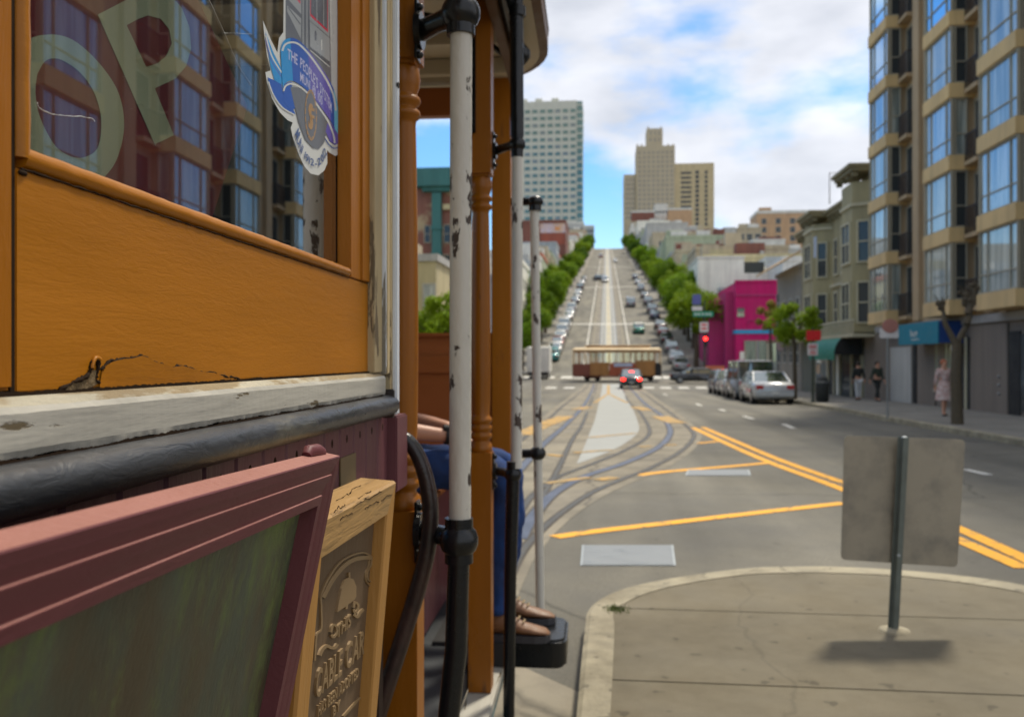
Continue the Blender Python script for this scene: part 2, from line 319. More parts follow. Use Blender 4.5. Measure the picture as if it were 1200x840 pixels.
DARKIN = mat('dark_interior_wood', (0.030, 0.014, 0.009), 0.6, var=0.2)
IRON = mat('dark_brown_iron', (0.055, 0.028, 0.022), 0.32, var=0.3, bump=0.2, bs=50, col2=(0.012, 0.011, 0.011), mixs=5, mixlo=0.4, mixhi=0.6)
CRACK = mat('bare_cracked_paint_and_shadow_line', (0.022, 0.012, 0.006), 0.9, var=0.3, spec=0.1)
BAREW = mat('grimy_bare_wood', (0.13, 0.085, 0.035), 0.8, var=0.35, vs=30, bump=0.5, bs=90)
TEALD = mat('dark_step_tread', (0.03, 0.035, 0.04), 0.6, var=0.3, bump=0.4, bs=200)
JEANS = mat('blue_denim', (0.010, 0.042, 0.16), 0.85, var=0.5, vs=9, bump=0.5, bs=500)
SKIN = mat('skin', (0.50, 0.25, 0.155), 0.5, var=0.08, bump=0.1, bs=200)
SHOE = mat('brown_leather', (0.17, 0.075, 0.028), 0.5, var=0.25, vs=20, bump=0.2, bs=150)
SOLE = mat('dark_grey_sole', (0.035, 0.035, 0.04), 0.7)
SHIRT = mat('grey_shirt_cloth', (0.09, 0.09, 0.10), 0.85, var=0.15)
HAIR = mat('dark_hair', (0.02, 0.012, 0.008), 0.6)
# ------------------------------------------------------------------ GROUND, ROAD, MARKINGS
def asphalt(name, col, c2):
    m = mat(name, col, 0.85, var=0.20, vs=1.2, bump=0.5, bs=130, col2=c2, mixs=0.16, mixlo=0.40, mixhi=0.62, detail=9)
    t = m.node_tree; b = t.nodes['Principled BSDF']; l = t.links.new
    mp = [n for n in t.nodes if n.type == 'MAPPING'][0]; hv = [n for n in t.nodes if n.type == 'HUE_SAT'][0]
    n = N(t, 'ShaderNodeTexNoise', i_Scale=70.0, i_Detail=3.0); l(mp.outputs[0], n.inputs['Vector'])
    r = N(t, 'ShaderNodeMapRange'); r.inputs['From Min'].default_value = 0.3; r.inputs['From Max'].default_value = 0.7; r.inputs['To Min'].default_value = 0.82; r.inputs['To Max'].default_value = 1.18; l(n.outputs['Fac'], r.inputs['Value'])
    h = N(t, 'ShaderNodeHueSaturation'); l(r.outputs[0], h.inputs['Value']); l(hv.outputs[0], h.inputs['Color'])
    # tyre-darkened lanes and long oily stains along the street
    m2 = N(t, 'ShaderNodeMapping'); m2.inputs['Scale'].default_value = (0.9, 0.05, 1); c = [q for q in t.nodes if q.type == 'TEX_COORD'][0]; l(c.outputs['Object'], m2.inputs[0])
    n2 = N(t, 'ShaderNodeTexNoise', i_Scale=1.0, i_Detail=5.0); l(m2.outputs[0], n2.inputs['Vector'])
    r2 = N(t, 'ShaderNodeMapRange'); r2.inputs['From Min'].default_value = 0.35; r2.inputs['From Max'].default_value = 0.65; r2.inputs['To Min'].default_value = 0.72; r2.inputs['To Max'].default_value = 1.16; l(n2.outputs['Fac'], r2.inputs['Value'])
    h2 = N(t, 'ShaderNodeHueSaturation'); l(r2.outputs[0], h2.inputs['Value']); l(h.outputs[0], h2.inputs['Color']); l(h2.outputs[0], b.inputs['Base Color'])
    return m
ASPH = asphalt('asphalt', (0.175, 0.160, 0.122), (0.120, 0.112, 0.092))
EARTH = mat('hill_ground', (0.16, 0.15, 0.12), 0.95, var=0.2, vs=0.05)
CONC = mat('track_concrete', (0.235, 0.205, 0.150), 0.85, var=0.16, vs=0.8, bump=0.3, bs=60, col2=(0.19, 0.165, 0.12), mixs=1.0, detail=9)
CONCL = mat('pale_concrete', (0.33, 0.335, 0.315), 0.85, var=0.12, vs=1.0, bump=0.3, bs=60, detail=9)
PAVE = mat('pavement_concrete', (0.180, 0.153, 0.100), 0.9, var=0.26, vs=2.2, bump=0.45, bs=140, col2=(0.125, 0.105, 0.068), mixs=2.2, mixlo=0.4, mixhi=0.65, detail=10)
PAVER = mat('right_pavement_concrete', (0.22, 0.205, 0.175), 0.9, var=0.15, vs=0.8, bump=0.3, bs=60, detail=9)
KERB = mat('kerb_concrete', (0.33, 0.29, 0.20), 0.85, var=0.2, vs=3.5, bump=0.5, bs=70, col2=(0.21, 0.18, 0.12), mixs=3, mixlo=0.45, mixhi=0.68, detail=10)
YELL = mat('yellow_road_paint', (0.78, 0.36, 0.010), 0.7, var=0.10, vs=5, bump=0.2, bs=120, col2=(0.22, 0.15, 0.06), mixs=7, mixlo=0.585, mixhi=0.635)
YELLF = mat('worn_yellow_road_paint', (0.50, 0.28, 0.05), 0.75, var=0.15, vs=5, col2=(0.26, 0.20, 0.11), mixs=5, mixlo=0.45, mixhi=0.60)
WHIT = mat('white_road_paint', (0.62, 0.60, 0.54), 0.7, var=0.12, vs=4, col2=(0.30, 0.28, 0.24), mixs=6, mixlo=0.55, mixhi=0.68)
STEEL = mat('polished_rail_steel', (0.085, 0.078, 0.066), 0.45, metal=0.6, var=0.2, vs=3)
SLOT = mat('steel_slot_plate', (0.085, 0.10, 0.145), 0.45, metal=0.4, var=0.25, vs=3)
GROOVE = mat('rail_groove', (0.05, 0.042, 0.032), 0.8)
PLATE = mat('steel_cover_plate', (0.20, 0.215, 0.225), 0.55, metal=0.3, var=0.12, vs=5, bump=0.4, bs=220)
PLATEE = mat('worn_plate_rim', (0.34, 0.37, 0.38), 0.5, metal=0.3)

weather(ASPH, .22, .006, .55, 5.0, .71, .7, .35); weather(CONC, .3, .008, .5, 4.0, .70, .7, .5); weather(PAVE, .28, .003, .8, 9.0, .69, .62, .8); weather(PAVER, .4, .006, .6, 6.0, .68, .7, .6); weather(KERB, 1.2, .006, .5, 11.0, .66, .6, 2.0)
PALEY = mat('pale_yellow_hill_paint', (.62, .47, .20), .7, var=.15, col2=(.34, .29, .18), mixs=.8, mixlo=.4, mixhi=.6)

def ys(a, b):
    out = []; y = a
    while y < b:
        out.append(y)
        y += 1.0 if -10 < y < 115 else (6.0 if y < 700 else 60.0)
    out.append(b); return out
def sheet(name, xs, y0, y1, off, m, parent=None, kind='structure', yy=None):
    s = MB(); Y = yy or ys(y0, y1); V = [(x, y, G(y)+off) for y in Y for x in xs]; n = len(xs)
    F = [(j*n+i, j*n+i+1, (j+1)*n+i+1, (j+1)*n+i) for j in range(len(Y)-1) for i in range(n-1)]
    s.mesh(V, F); o = s.build(name, m, parent)
    if not parent: o['kind'] = kind
    return o
ground = sheet('ground', [-1500, -300, -60, -20, 0, 20, 60, 300, 1500], -300, 2600, -0.06, EARTH)
road = empty('road', (0, 0, 0), kind='structure')
sheet('carriageway', [-7.9, -5, -2, 1, 4, 8.2], -60, 640, 0.0, ASPH, road, yy=[y for y in ys(-60, 640)])
sheet('carriageway', [8.2, 9.6], 70, 640, 0.0, ASPH, road)
sheet('cross_street', [-200, -60, -7.9], 71, 96, 0.0, ASPH, road, yy=[71+i for i in range(26)])
sheet('cross_street', [9.6, 60, 200], 71, 96, 0.0, ASPH, road, yy=[71+i for i in range(26)])
def catmull(P, n):
    P = [Vector(p) for p in P]; out = []
    for i in range(len(P)-1):
        a = P[max(i-1, 0)]; b = P[i]; c = P[i+1]; d = P[min(i+2, len(P)-1)]
        k = max(2, int(n))
        for j in range(k):
            t = j/k; out.append(0.5*((2*b)+(-a+c)*t+(2*a-5*b+4*c-d)*t*t+(-a+3*b-3*c+d)*t*t*t))
    out.append(P[-1]); return out
def ribbon(s, pts, wd, off, mi=0, sm=6, raw=False):
    P = pts if raw else [gnd(*p) for p in pts]
    P = catmull(P, sm) if len(P) > 2 else [P[0].lerp(P[-1], i/12) for i in range(13)]
    V = []
    for i, p in enumerate(P):
        t = P[min(i+1, len(P)-1)]-P[max(i-1, 0)]; nn = Vector((-t.y, t.x, 0)).normalized()*wd/2
        for q in (p-nn, p+nn): V.append((q.x, q.y, G(q.y)+off))
    s.mesh(V, [(2*i, 2*i+2, 2*i+3, 2*i+1) for i in range(len(P)-1)], mi)
def between(s, A, B, off, n=40, m=4, mi=0, raw=False):
    A = A if raw else [gnd(*p) for p in A]; B = B if raw else [gnd(*p) for p in B]
    def res(P):
        P = catmull(P, 8) if len(P) > 2 else P
        L = [0]
        for a, b in zip(P, P[1:]): L.append(L[-1]+(b-a).length)
        out = []; k = 0
        for i in range(n+1):
            t = L[-1]*i/n
            while k < len(P)-2 and L[k+1] < t: k += 1
            out.append(P[k].lerp(P[k+1], min(1, (t-L[k])/max(L[k+1]-L[k], 1e-9))))
        return out
    A = res(A); B = res(B); V = []
    for a, b in zip(A, B):
        for j in range(m+1):
            q = a.lerp(b, j/m); V.append((q.x, q.y, G(q.y)+off))
    k = m+1
    s.mesh(V, [(i*k+j, i*k+j+1, (i+1)*k+j+1, (i+1)*k+j) for i in range(n) for j in range(m)], mi)
RT_L = [(729, 450), (735, 468), (750, 483), (760.5, 501), (757.5, 513), (732, 528), (696, 543), (660, 556.5), (640, 568), (622, 583), (608, 603)]
RT_S = [(736.5, 450), (742, 459), (757, 474), (774, 486), (784.5, 501), (783, 513), (768, 526.5), (732, 543), (687, 558), (650, 578), (625, 605), (610, 632)]
RT_R = [(744, 450), (749, 457), (768, 471), (792, 489), (811, 505.5), (811, 516), (795, 531), (762, 549), (735, 559.5), (695, 577), (657, 602), (626, 630), (608, 653), (590, 690)]
RT_O = [(749, 450), (756, 457), (776, 471), (800, 488), (820, 505), (820, 518), (803, 535), (770, 554), (739, 566), (702, 584), (668, 608), (640, 636), (622, 662), (606, 700)]
LT_L = [(690, 450), (666, 471), (642, 492), (612, 515), (590, 532), (560, 556)]
LT_S = [(696, 450), (687, 471), (666, 495), (639, 519), (618, 541), (596, 565)]
LT_R = [(699.5, 450), (687, 486), (672, 513), (654, 550), (640, 575), (622, 610)]
LT_O = [(685, 450), (658, 471), (633, 491), (603, 512), (580, 528), (545, 553)]
tb = MB(); between(tb, LT_O, RT_O, 0.004, 70, 6)
# track bed on the near left beside and under the near car, and up the hill
between(tb, [Vector((-3.6, -20, 0)), Vector((-3.6, 8.0, 0))], [Vector((0.10, -20, 0)), Vector((0.10, 4.0, 0))], 0.0045, 30, 3, raw=True)
between(tb, [Vector((-2.1, 88, 0)), Vector((-2.1, 620, 0))], [Vector((2.6, 88, 0)), Vector((2.6, 620, 0))], 0.005, 260, 2, raw=True)
bed = tb.build('track_bed', CONC, road)
wh = MB(); between(wh, [(706, 450), (700, 480), (690, 510), (681, 532), (676, 543)], [(728, 450), (734, 466), (744, 485), (749, 502), (743, 512), (720, 527), (694, 537), (677, 543.5)], 0.007, 40, 4)
between(wh, [(590, 560), (625, 548)], [(640, 548), (700, 560)], 0.009, 6, 6) if False else None
wh.build('concrete_median', CONCL, road)
def rail(name, pts, wd, off, m, raw=False, sm=6):
    s = MB(); ribbon(s, pts, wd+0.05, off-0.002, 1, sm, raw); ribbon(s, pts, wd, off, 0, sm, raw); return s.build(name, [m, GROOVE], road)
for P in (RT_L, RT_R, LT_L, LT_R): rail('rail', P, 0.055, 0.010, STEEL)
for P in (RT_S, LT_S): rail('cable_slot', P, 0.12, 0.0115, SLOT)
for X in (-1.55, -0.45, 0.95, 2.05): rail('rail', [Vector((X, y, 0)) for y in ys(95, 600)], 0.09, 0.024, STEEL, True, 1)
for X in (-1.0, 1.5): rail('cable_slot', [Vector((X, y, 0)) for y in ys(95, 600)], 0.12, 0.026, SLOT, True, 1)
for X in (-1.02, ):                               # tracks beside the near car
    rail('rail', [Vector((X, y, 0)) for y in range(-20, 7)], 0.07, 0.02, STEEL, True, 1)
def mark(name, pts, wd, m, off=0.006, raw=False, sm=6):
    off = .0135 if name.startswith('worn') else off; s = MB(); ribbon(s, pts, wd, off, 0, sm, raw); return s.build(name, m, road)
# double yellow line sweeping to the right of the island
mark('yellow_line', [(812, 501), (850, 519), (900, 541), (985, 572.5), (1080, 614), (1200, 666)], 0.155, YELL)
mark('yellow_line', [(818, 500), (860, 520), (905, 541), (985, 568), (1085, 610), (1204, 659.5)], 0.001, YELL) if False else None
D0 = [gnd(*p) for p in [(814, 501), (850, 517.5), (900, 540), (985, 572), (1085, 613.5), (1200, 668)]]
D1 = [p+Vector((0.16, 0.10, 0))+Vector((0.06, 0.05, 0))*min(1, p.y/12) for p in D0]
EXT = [D1[-1]+(D1[-1]-D1[-2])*0.9, D1[-1]+(D1[-1]-D1[-2])*2.0]
mark('yellow_line', D1+EXT, 0.155, YELL, raw=True)
mark('yellow_line', [(650, 629.5), (700, 622.5), (800, 611), (900, 599.5), (990, 589.5)], 0.17, YELL)
mark('yellow_line', [(748, 557), (770, 554), (800, 551), (850, 547), (906, 542)], 0.17, YELL)
mark('yellow_line', [(818, 519.5), (842, 517)], 0.16, YELL)
mark('worn_yellow_dash', [(636, 498), (664, 488)], 0.55, YELLF)
mark('worn_yellow_dash', [(610, 510), (636, 498.5)], 0.5, YELLF)
mark('worn_yellow_dash', [(675, 480), (690, 477)], 0.45, YELLF)
mark('worn_yellow_dash', [(744, 477), (759, 481)], 0.45, YELLF)
mark('worn_yellow_dash', [(773, 488), (794, 496)], 0.55, YELLF)
mark('worn_yellow_dash', [(673, 531), (717, 527.5)], 0.16, YELLF)
mark('worn_yellow_dash', [(642, 533), (658, 535)], 0.16, YELLF)
mark('worn_yellow_dash', [(690, 513), (745, 508)], 0.14, YELLF)
mark('worn_yellow_dash', [(712, 551), (745, 547)], 0.0, YELLF) if False else None
mark('worn_yellow_dash', [(700, 563), (720, 560)], 0.20, YELLF)
mark('worn_yellow_dash', [(640, 567), (690, 560)], 0.15, YELLF)
mark('worn_yellow_dash', [(750, 524), (763, 523)], 0.14, YELLF)
mark('worn_yellow_dash', [(777, 522), (793, 521.5)], 0.14, YELLF)
mark('worn_yellow_dash', [(697, 472), (706, 466), (713, 462), (722, 466), (735, 472)], 0.16, YELLF)
mark('worn_yellow_dash', [(713, 451), (713, 462)], 0.2, YELLF)
# white dashes, crosswalk bars
for a, b in (((918, 497), (930, 502)), ((871, 487.5), (883, 491)), ((816, 473), (822, 475.5)), ((777, 461.5), (782, 463)), ((1131, 550), (1159, 556.5)), ((843, 479.5), (850, 481.5))):
    mark('lane_dash', [a, b], 0.14, WHIT)
for px in (646, 667, 760, 780, 801, 822, 842, 860):
    a = gnd(px, 454.5); s = MB(); between(s, [a+Vector((-0.42, -1.5, 0)), a+Vector((-0.42, 1.3, 0))], [a+Vector((0.42, -1.5, 0)), a+Vector((0.42, 1.3, 0))], 0.02, 3, 1, raw=True); s.build('crosswalk_bar', WHIT, road)
for px in (620, 643, 664, 679, 768, 784, 803, 822):
    a = gnd(px, 442.5); s = MB(); between(s, [a+Vector((-0.6, -1.5, 0)), a+Vector((-0.6, 1.5, 0))], [a+Vector((0.6, -1.5, 0)), a+Vector((0.6, 1.5, 0))], 0.02, 3, 1, raw=True); s.build('crosswalk_bar', WHIT, road)
# hill lines
for X, m, wd in ((-2.75, WHIT, 0.16), (3.1, WHIT, 0.16), (0.12, PALEY, 0.16), (0.48, PALEY, 0.16)):
    mark('hill_lane_line', [Vector((X, y, 0)) for y in ys(99, 600)], wd, m, 0.03, True, 1)
mark('hill_median_glare_band', [Vector((0.3, y, 0)) for y in ys(99, 600)], 2.3, CONCL, 0.020, True, 1)  # pale median band, widened to paint in the glare along the hill
for Y in (150, 235, 340, 455):                   # cross streets up the hill
    s = MB(); between(s, [Vector((-8, Y, 0)), Vector((9.6, Y, 0))], [Vector((-8, Y+1.2, 0)), Vector((9.6, Y+1.2, 0))], 0.034, 6, 1, raw=True); s.build('hill_stop_line', WHIT, road)
# steel cover plates in the road
def plate(q, name):
    A = [gnd(*p) for p in q]; c = sum(A, Vector())/4
    s = MB(); between(s, [A[0], A[3]], [A[1], A[2]], 0.006, 3, 3, 1, raw=True)
    B = [c+(a-c)*0.955 for a in A]; between(s, [B[0], B[3]], [B[1], B[2]], 0.009, 3, 3, 0, raw=True)
    return s.build(name, [PLATE, PLATEE], road)
plate([(682, 639), (789, 639), (792, 663), (680, 663)], 'cover_plate')
plate([(806, 550.5), (878, 550.5), (880, 557.5), (803, 557.5)], 'cover_plate')

# traffic island, kerb and slabs
ISH = 0.13
ko = [gnd(*p, ISH) for p in [(655, 1000), (675, 840), (681, 775), (686, 730), (689, 714), (703, 700), (735, 686), (790, 675), (870, 664.5), (930, 662), (985, 662.5), (1050, 666), (1120, 672), (1200, 683.5), (1330, 712)]]
ki = [gnd(*p, ISH) for p in [(704, 1000), (715, 840), (718.5, 775), (720, 735), (719, 716), (731, 707), (757, 695), (800, 684), (872, 673), (930, 670.5), (984, 671), (1048, 674), (1115, 680.5), (1190, 692), (1318, 721)]]
isl = empty('traffic_island', (ko[4].x, ko[4].y, G(ko[4].y)), kind='structure', label=None)
io = isl.location.copy()
KO = catmull(ko, 6); KI = catmull(ki, 6)
def kerbseg(i0, i1, name='kerb_stone'):
    s = MB(); g = 0.0
    for i in range(i0, i1):
        a, b, c, d = KO[i], KO[i+1], KI[i+1], KI[i]
        top = [Vector((p.x, p.y, G(p.y)+ISH)) for p in (a, b, c, d)]
        rd = [p+(q-p)*0.16 for p, q in ((top[0], top[3]), (top[1], top[2]))]
        lo = [Vector((p.x, p.y, p.z-0.012)) for p in top[:2]]
        ci = [(a-d).normalized()*0.012, (b-c).normalized()*0.012]
        bt = [Vector((p.x, p.y, p.z-ISH-0.05))+q*1.2 for p, q in zip(top[:2], ci)]
        s.face([rd[0], rd[1], top[2], top[3]][::-1], 0, True); s.face([lo[0], lo[1], rd[1], rd[0]][::-1], 0, True); s.face([bt[0], bt[1], lo[1], lo[0]][::-1], 0, True)
    o = s.build(name, KERB, isl, io); return o
n = len(KO)-1
for a, b in ((0, 22), (22, 40), (40, 60), (60, 72), (72, n)): kerbseg(a, b)
# slabs of the island top, split by two tooled joints
def slab(poly, name='paving_slab'):
    s = MB(); bm_pts = [Vector((p.x, p.y, G(p.y)+ISH-0.004)) for p in poly]
    s.prism([p-Vector((0, 0, 0.09)) for p in bm_pts], (0, 0, 0.09)); return s.build(name, PAVE, isl, io)
yj1 = gnd(900, 716.5, ISH).y; yj2 = gnd(900, 802, ISH).y
def clipY(P, lo, hi):
    def cl(P, f, sgn):
        out = []
        for i in range(len(P)):
            a, b = P[i], P[(i+1) % len(P)]; fa = (a.y-f)*sgn; fb = (b.y-f)*sgn
            if fa >= 0: out.append(a)
            if (fa >= 0) != (fb >= 0): out.append(a+(b-a)*(fa/(fa-fb)))
        return out
    return cl(cl(P, lo, 1), hi, -1)
XR = 9.0
poly = [p.copy() for p in KI]
poly = poly+[Vector((poly[-1].x+0.02, -14, 0)), Vector((poly[0].x-0.3, -14, 0))]
gp = 0.007
bands = [(-13, yj2-1.7-gp), (yj2-1.7+gp, yj2-gp), (yj2+gp, yj1-gp), (yj1+gp, 40)]
for lo, hi in bands:
    P = clipY(poly, lo, hi)
    if len(P) > 2: slab(P)
s = MB(); P = [Vector((p.x, p.y, G(p.y)+ISH-0.022)) for p in poly]; s.face(P); s.build('joint_bed', mat('dark_joint', (0.06, 0.052, 0.035), 0.95), isl, io)
# moss tuft in the kerb joint
random.seed(3); s = MB(); c = gnd(722, 714, ISH)
for i in range(160):
    q = c+Vector((random.gauss(0, .035), random.gauss(0, .035), 0)); a = random.random()*6.3; h = random.uniform(.008, .03)
    d = Vector((cos(a), sin(a), 0))*.004; s.face([q-d, q+d, q+Vector((cos(a*3)*.01, sin(a*3)*.01, h))])
s.build('moss_tuft', mat('moss', (0.09, 0.13, 0.02), 0.9, var=0.3), isl, io)['kind'] = 'stuff'

# pavements
def pavement(name, xk, xb, y0, y1, side):        # kerb at xk, building line at xb
    r = empty(name, (xk, y0, G(y0)), kind='structure'); o = Vector(r.location); Y = ys(y0, y1)
    s = MB(); kx = xk+side*0.18
    n = len(Y); V = []
    for y in Y: V += [(xk, y, G(y)-0.05), (xk, y, G(y)+0.125), (xk+side*.015, y, G(y)+0.14), (kx, y, G(y)+0.14)]
    s.mesh(V, [(4*i+j, 4*i+j+1, 4*i+5+j, 4*i+4+j) for i in range(n-1) for j in range(3)])
    s.face([V[0], V[1], V[2], V[3], (kx, y0, G(y0)-.05)]); s.face([V[-4], V[-3], V[-2], V[-1], (kx, y1, G(y1)-.05)])
    s.build('kerb', KERB, r, o)
    yy = y0; step = 3.0 if y1 < 120 else 30.0
    while yy < y1-0.01:
        ye = min(yy+step, y1); s = MB(); Y2 = [yy+(ye-yy)*i/4 for i in range(5)]
        V = []
        for y in Y2: V += [(kx+side*.006, y+(.006 if y == Y2[0] else 0), G(y)+.137), (xb, y+(.006 if y == Y2[0] else 0), G(y)+.14)]
        s.mesh(V, [(2*i, 2*i+1, 2*i+3, 2*i+2) for i in range(4)]); s.face([V[0], V[1], (V[1][0], V[1][1], V[1][2]-.08), (V[0][0], V[0][1], V[0][2]-.08)])
        s.build('paving_slab', PAVER, r, o); yy = ye
    return r
pavement('right_pavement', 8.2, 12.3, -12, 70, 1)
pavement('left_pavement', -7.9, -12.2, -12, 70, -1)
pavement('right_hill_pavement', 9.6, 14.6, 97, 620, 1)
pavement('left_hill_pavement', -7.9, -12.2, 97, 620, -1)
# side-street pavements
# ------------------------------------------------------------------ THE NEAR CABLE CAR (car frame: x right, y forward, z up, camera at 0)
random.seed(11)
CO = Vector((-1.6, 0.1, -1.6))
car = empty('cable_car', T(CO), CARROT, 'large orange and maroon wooden cable car filling the left side, seen from beside its window', 'cable car')
def YX(px, X): return cX(px, 420, X).y
def cb(m, name, mats, bevel=0, parent=None, bseg=2): return m.build(name, mats, parent or car, CO, bevel, bseg)
WT = 1.02; WB = 0.148
def side_window(Y0, Y1, X=-0.40, sgn=1, glass=True, prefix=True):
    """beads, dark sash and pane; sgn=1 for the side facing the camera"""
    d = sgn
    fr = MB()
    fr.box(*sorted((X-.055*d, X-.031*d)), Y1-.002, Y1+.068, WB-.01, WT+.02, 0); fr.box(*sorted((X-.050*d, X-.031*d)), Y0-.06, Y0-.012, WB-.01, WT+.02, 0)
    fr.box(*sorted((X-.034*d, X-.022*d)), Y0-.04, Y1+.04, WT-.004, WT+.05, 0)
    f = cb(fr, 'window_sash', DKBROWN, .0015)
    bd = MB()
    n = 60
    def bead(p0, p1, r):                          # slightly uneven painted bead
        P = [Vector(p0).lerp(Vector(p1), i/n)+Vector((random.gauss(0, .0002), 0, random.gauss(0, .0002))) for i in range(n+1)]
        bd.tube(P, [r+random.gauss(0, .00015) for _ in P], 10)
    bead((X-.006*d, Y0-.007, WB-.005), (X-.006*d, Y1+.066, WB-.005), .0078); bead((X-.006*d, Y0-.008, WB-.006), (X-.006*d, Y0-.008, WT), .0078)
    bead((X-.012*d, Y0-.002, WB), (X-.012*d, Y1+.04, WB), .0055)
    cb(bd, 'window_bead', ORANGE)
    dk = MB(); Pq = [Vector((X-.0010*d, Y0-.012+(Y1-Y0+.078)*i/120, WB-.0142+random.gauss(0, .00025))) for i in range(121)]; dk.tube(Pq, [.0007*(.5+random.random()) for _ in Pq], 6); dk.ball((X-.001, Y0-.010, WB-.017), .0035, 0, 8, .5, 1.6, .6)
    cb(dk, 'bead_shadow_joint', CRACK)  # dark tube drawn in for the shadow line under the bead
    g = MB(); g.box(*sorted((X-.0285*d, X-.0255*d)), Y0-.02, Y1+.070, WB-.012, WT+.01)
    go = cb(g, 'window_pane', GLASS); return go
XP = -0.40
Wn = [(0.602, 1.372), (-0.42, 0.35), (-1.44, -0.67), (-2.46, -1.69), (-3.48, -2.71)]
pane = None
for i, (a, b) in enumerate(Wn):
    p = side_window(a, b)
    if i == 0: pane = p
    s = MB(); s.box(XP-.024, XP-.002, a-.016, b+.218 if i == 0 else b+.09, -.024, .1335); cb(s, 'lower_panel', ORANGE, .001)
    # stile to the left of this window
    lo = Wn[i+1][1]+.075 if i+1 < len(Wn) else a-.25
    s = MB(); s.box(XP-.026, XP, lo+(0.018), a-.0215, -.022, WT+.10); cb(s, 'window_stile', ORANGE_V, .0025)
s = MB(); s.box(XP-.026, XP-.002, 1.45, YX(437, -.40), .1355, WT+.1); s.box(XP-.024, XP+.0015, 1.512, YX(437, -.4)-.001, .1365, WT+.1); cb(s, 'window_stile', ORANGE_V, .0015)
s = MB(); s.box(XP-.03, XP+.004, -4.2, 1.80, WT+.1015, 1.29); cb(s, 'letter_board', ORANGE, .002)
s = MB(); s.box(XP-.19, XP-.17, -4.2, 1.69, -1.25, -.12); s.box(XP-.17, XP-.012, -4.2, 1.69, -.14, -.12); cb(s, 'side_backing', DARKIN)
# split in the panel paint: bare wedge, lifted flap, cracks
def crackpts(L): return [cX(0+x/3.817, 380+y/3.817, XP-.0015) for x, y in L]
z3 = crackpts([(235, 312), (300, 272), (345, 250), (385, 235), (400, 205), (410, 170), (425, 160), (440, 170), (434, 205), (428, 238), (440, 262)])
fl = crackpts([(455, 200), (470, 180), (500, 165), (540, 155), (580, 152), (620, 140), (650, 150), (680, 168), (720, 178), (760, 192), (800, 185), (850, 198), (900, 213), (950, 216), (1000, 232), (1050, 240), (1080, 256)])
s = MB(); s.face([p+Vector((.0006, 0, 0)) for p in z3[:5]]+[p+Vector((.0006, 0, 0)) for p in z3[8:]]+[cX(95, 461, XP-.001), cX(63, 464, XP-.001)]); cb(s, 'bare_wood_patch', BAREW)
s = MB()
base = [cX(x, 462.5-(x-115)*.062, XP-.001) for x in [115+i*10.4 for i in range(17)]]
for i in range(16):
    a, b = fl[i], fl[i+1]; o = Vector((.0034*sin(pi*min(1, i/6+.1)*.5), 0, 0)); o2 = Vector((.0034*sin(pi*min(1, (i+1)/6+.1)*.5), 0, 0))
    if i > 10: o *= (16-i)/6; o2 *= (15-i)/6
    m0 = a.lerp(base[i], .55)+o*.6; m1 = b.lerp(base[i+1], .55)+o2*.6
    s.face([a+o, b+o2, m1, m0], 0, True); s.face([m0, m1, base[i+1]+Vector((.0004, 0, 0)), base[i]+Vector((.0004, 0, 0))], 0, True); s.face([a, b, b+o2, a+o], 1)
cb(s, 'lifted_paint_flap', [ORANGE, CRACK])
s = MB()
jit = lambda P, a=.0006: [p+Vector((0, random.gauss(0, a), random.gauss(0, a))) for p in catmull(P, 5)]
q = jit(z3); s.tube([p+Vector((.0004, 0, 0)) for p in q], [.0016*(0.5+random.random()) for _ in q], 6)
q = jit(fl); s.tube([p+Vector((.0002, 0, 0)) for p in q], [.0014*(0.4+random.random()) for _ in q], 6)
cb(s, 'paint_crack', CRACK)
s = MB(); q = jit([p+Vector((.0014, .001, .0018)) for p in z3[4:8]], .0004); s.tube(q, .0016, 8); cb(s, 'curled_paint', ORANGE)
s = MB(); s.box(XP-.006, XP-.0025, .5805, .5855, -.024, WT); cb(s, 'panel_joint', CRACK)
# ragged grime line where panel meets ledge
s = MB(); V = []; m = 400
for i in range(m+1):
    y = .35+1.26*i/m; h = .0020+.0022*max(0, mnoise.noise(Vector((y*22, 3, 0)))+.2)+.0012*random.random()
    V += [(XP+.0004, y, -.0275), (XP+.0004, y, -.0265+h)]
s.mesh(V, [(2*i, 2*i+2, 2*i+3, 2*i+1) for i in range(m)]); cb(s, 'grime_line', CRACK)
# cream ledge, worn
def worn_strip(name, prof, y0, y1, m, mats, amp, fr, ends=True, smooth=False, drop=None):
    s = MB(); V = []; k = len(prof); two = isinstance(mats, list)
    for i in range(m+1):
        y = y0+(y1-y0)*i/m
        for j, (x, z) in enumerate(prof):
            a = amp[j]; nx = mnoise.noise(Vector((y*fr, j*7.1, 1)))*a+mnoise.noise(Vector((y*fr*6, j*3.3, 5)))*a*.5
            nz_ = mnoise.noise(Vector((y*fr*1.3, j*5.7, 9)))*a+mnoise.noise(Vector((y*fr*8, j*2.9, 2)))*a*.6
            V.append((x+nx, y, z+nz_))
    s.mesh(V, [(i*k+j, (i+1)*k+j, (i+1)*k+(j+1) % k, i*k+(j+1) % k) for i in range(m) for j in range(k)], 0, smooth)
    if two:
        for fi in range(len(s.m)): s.m[fi] = 1 if fi % k in (0, 1) else 0
    s.mesh(V[:k], [tuple(range(k))]); s.mesh(V[-k:], [tuple(range(k))[::-1]])
    return cb(s, name, mats)
worn_strip('ledge', [(-.404, -.0255), (-.394, -.0275), (-.387, -.0325), (-.3845, -.037), (-.3845, -.062), (-.3865, -.0675), (-.404, -.070)], -.3, YX(451, -.386), 700, [CREAM, LEDGET], [0, .0003, .0008, .0005, .0004, .0020, 0], 17)
s = MB(); s.box(-.404, -.385, -4.2, -.3, -.07, -.027); cb(s, 'ledge', CREAM)
s = MB(); V = []; m = 500                     # dark ragged shadow gap of chipped paint below the ledge
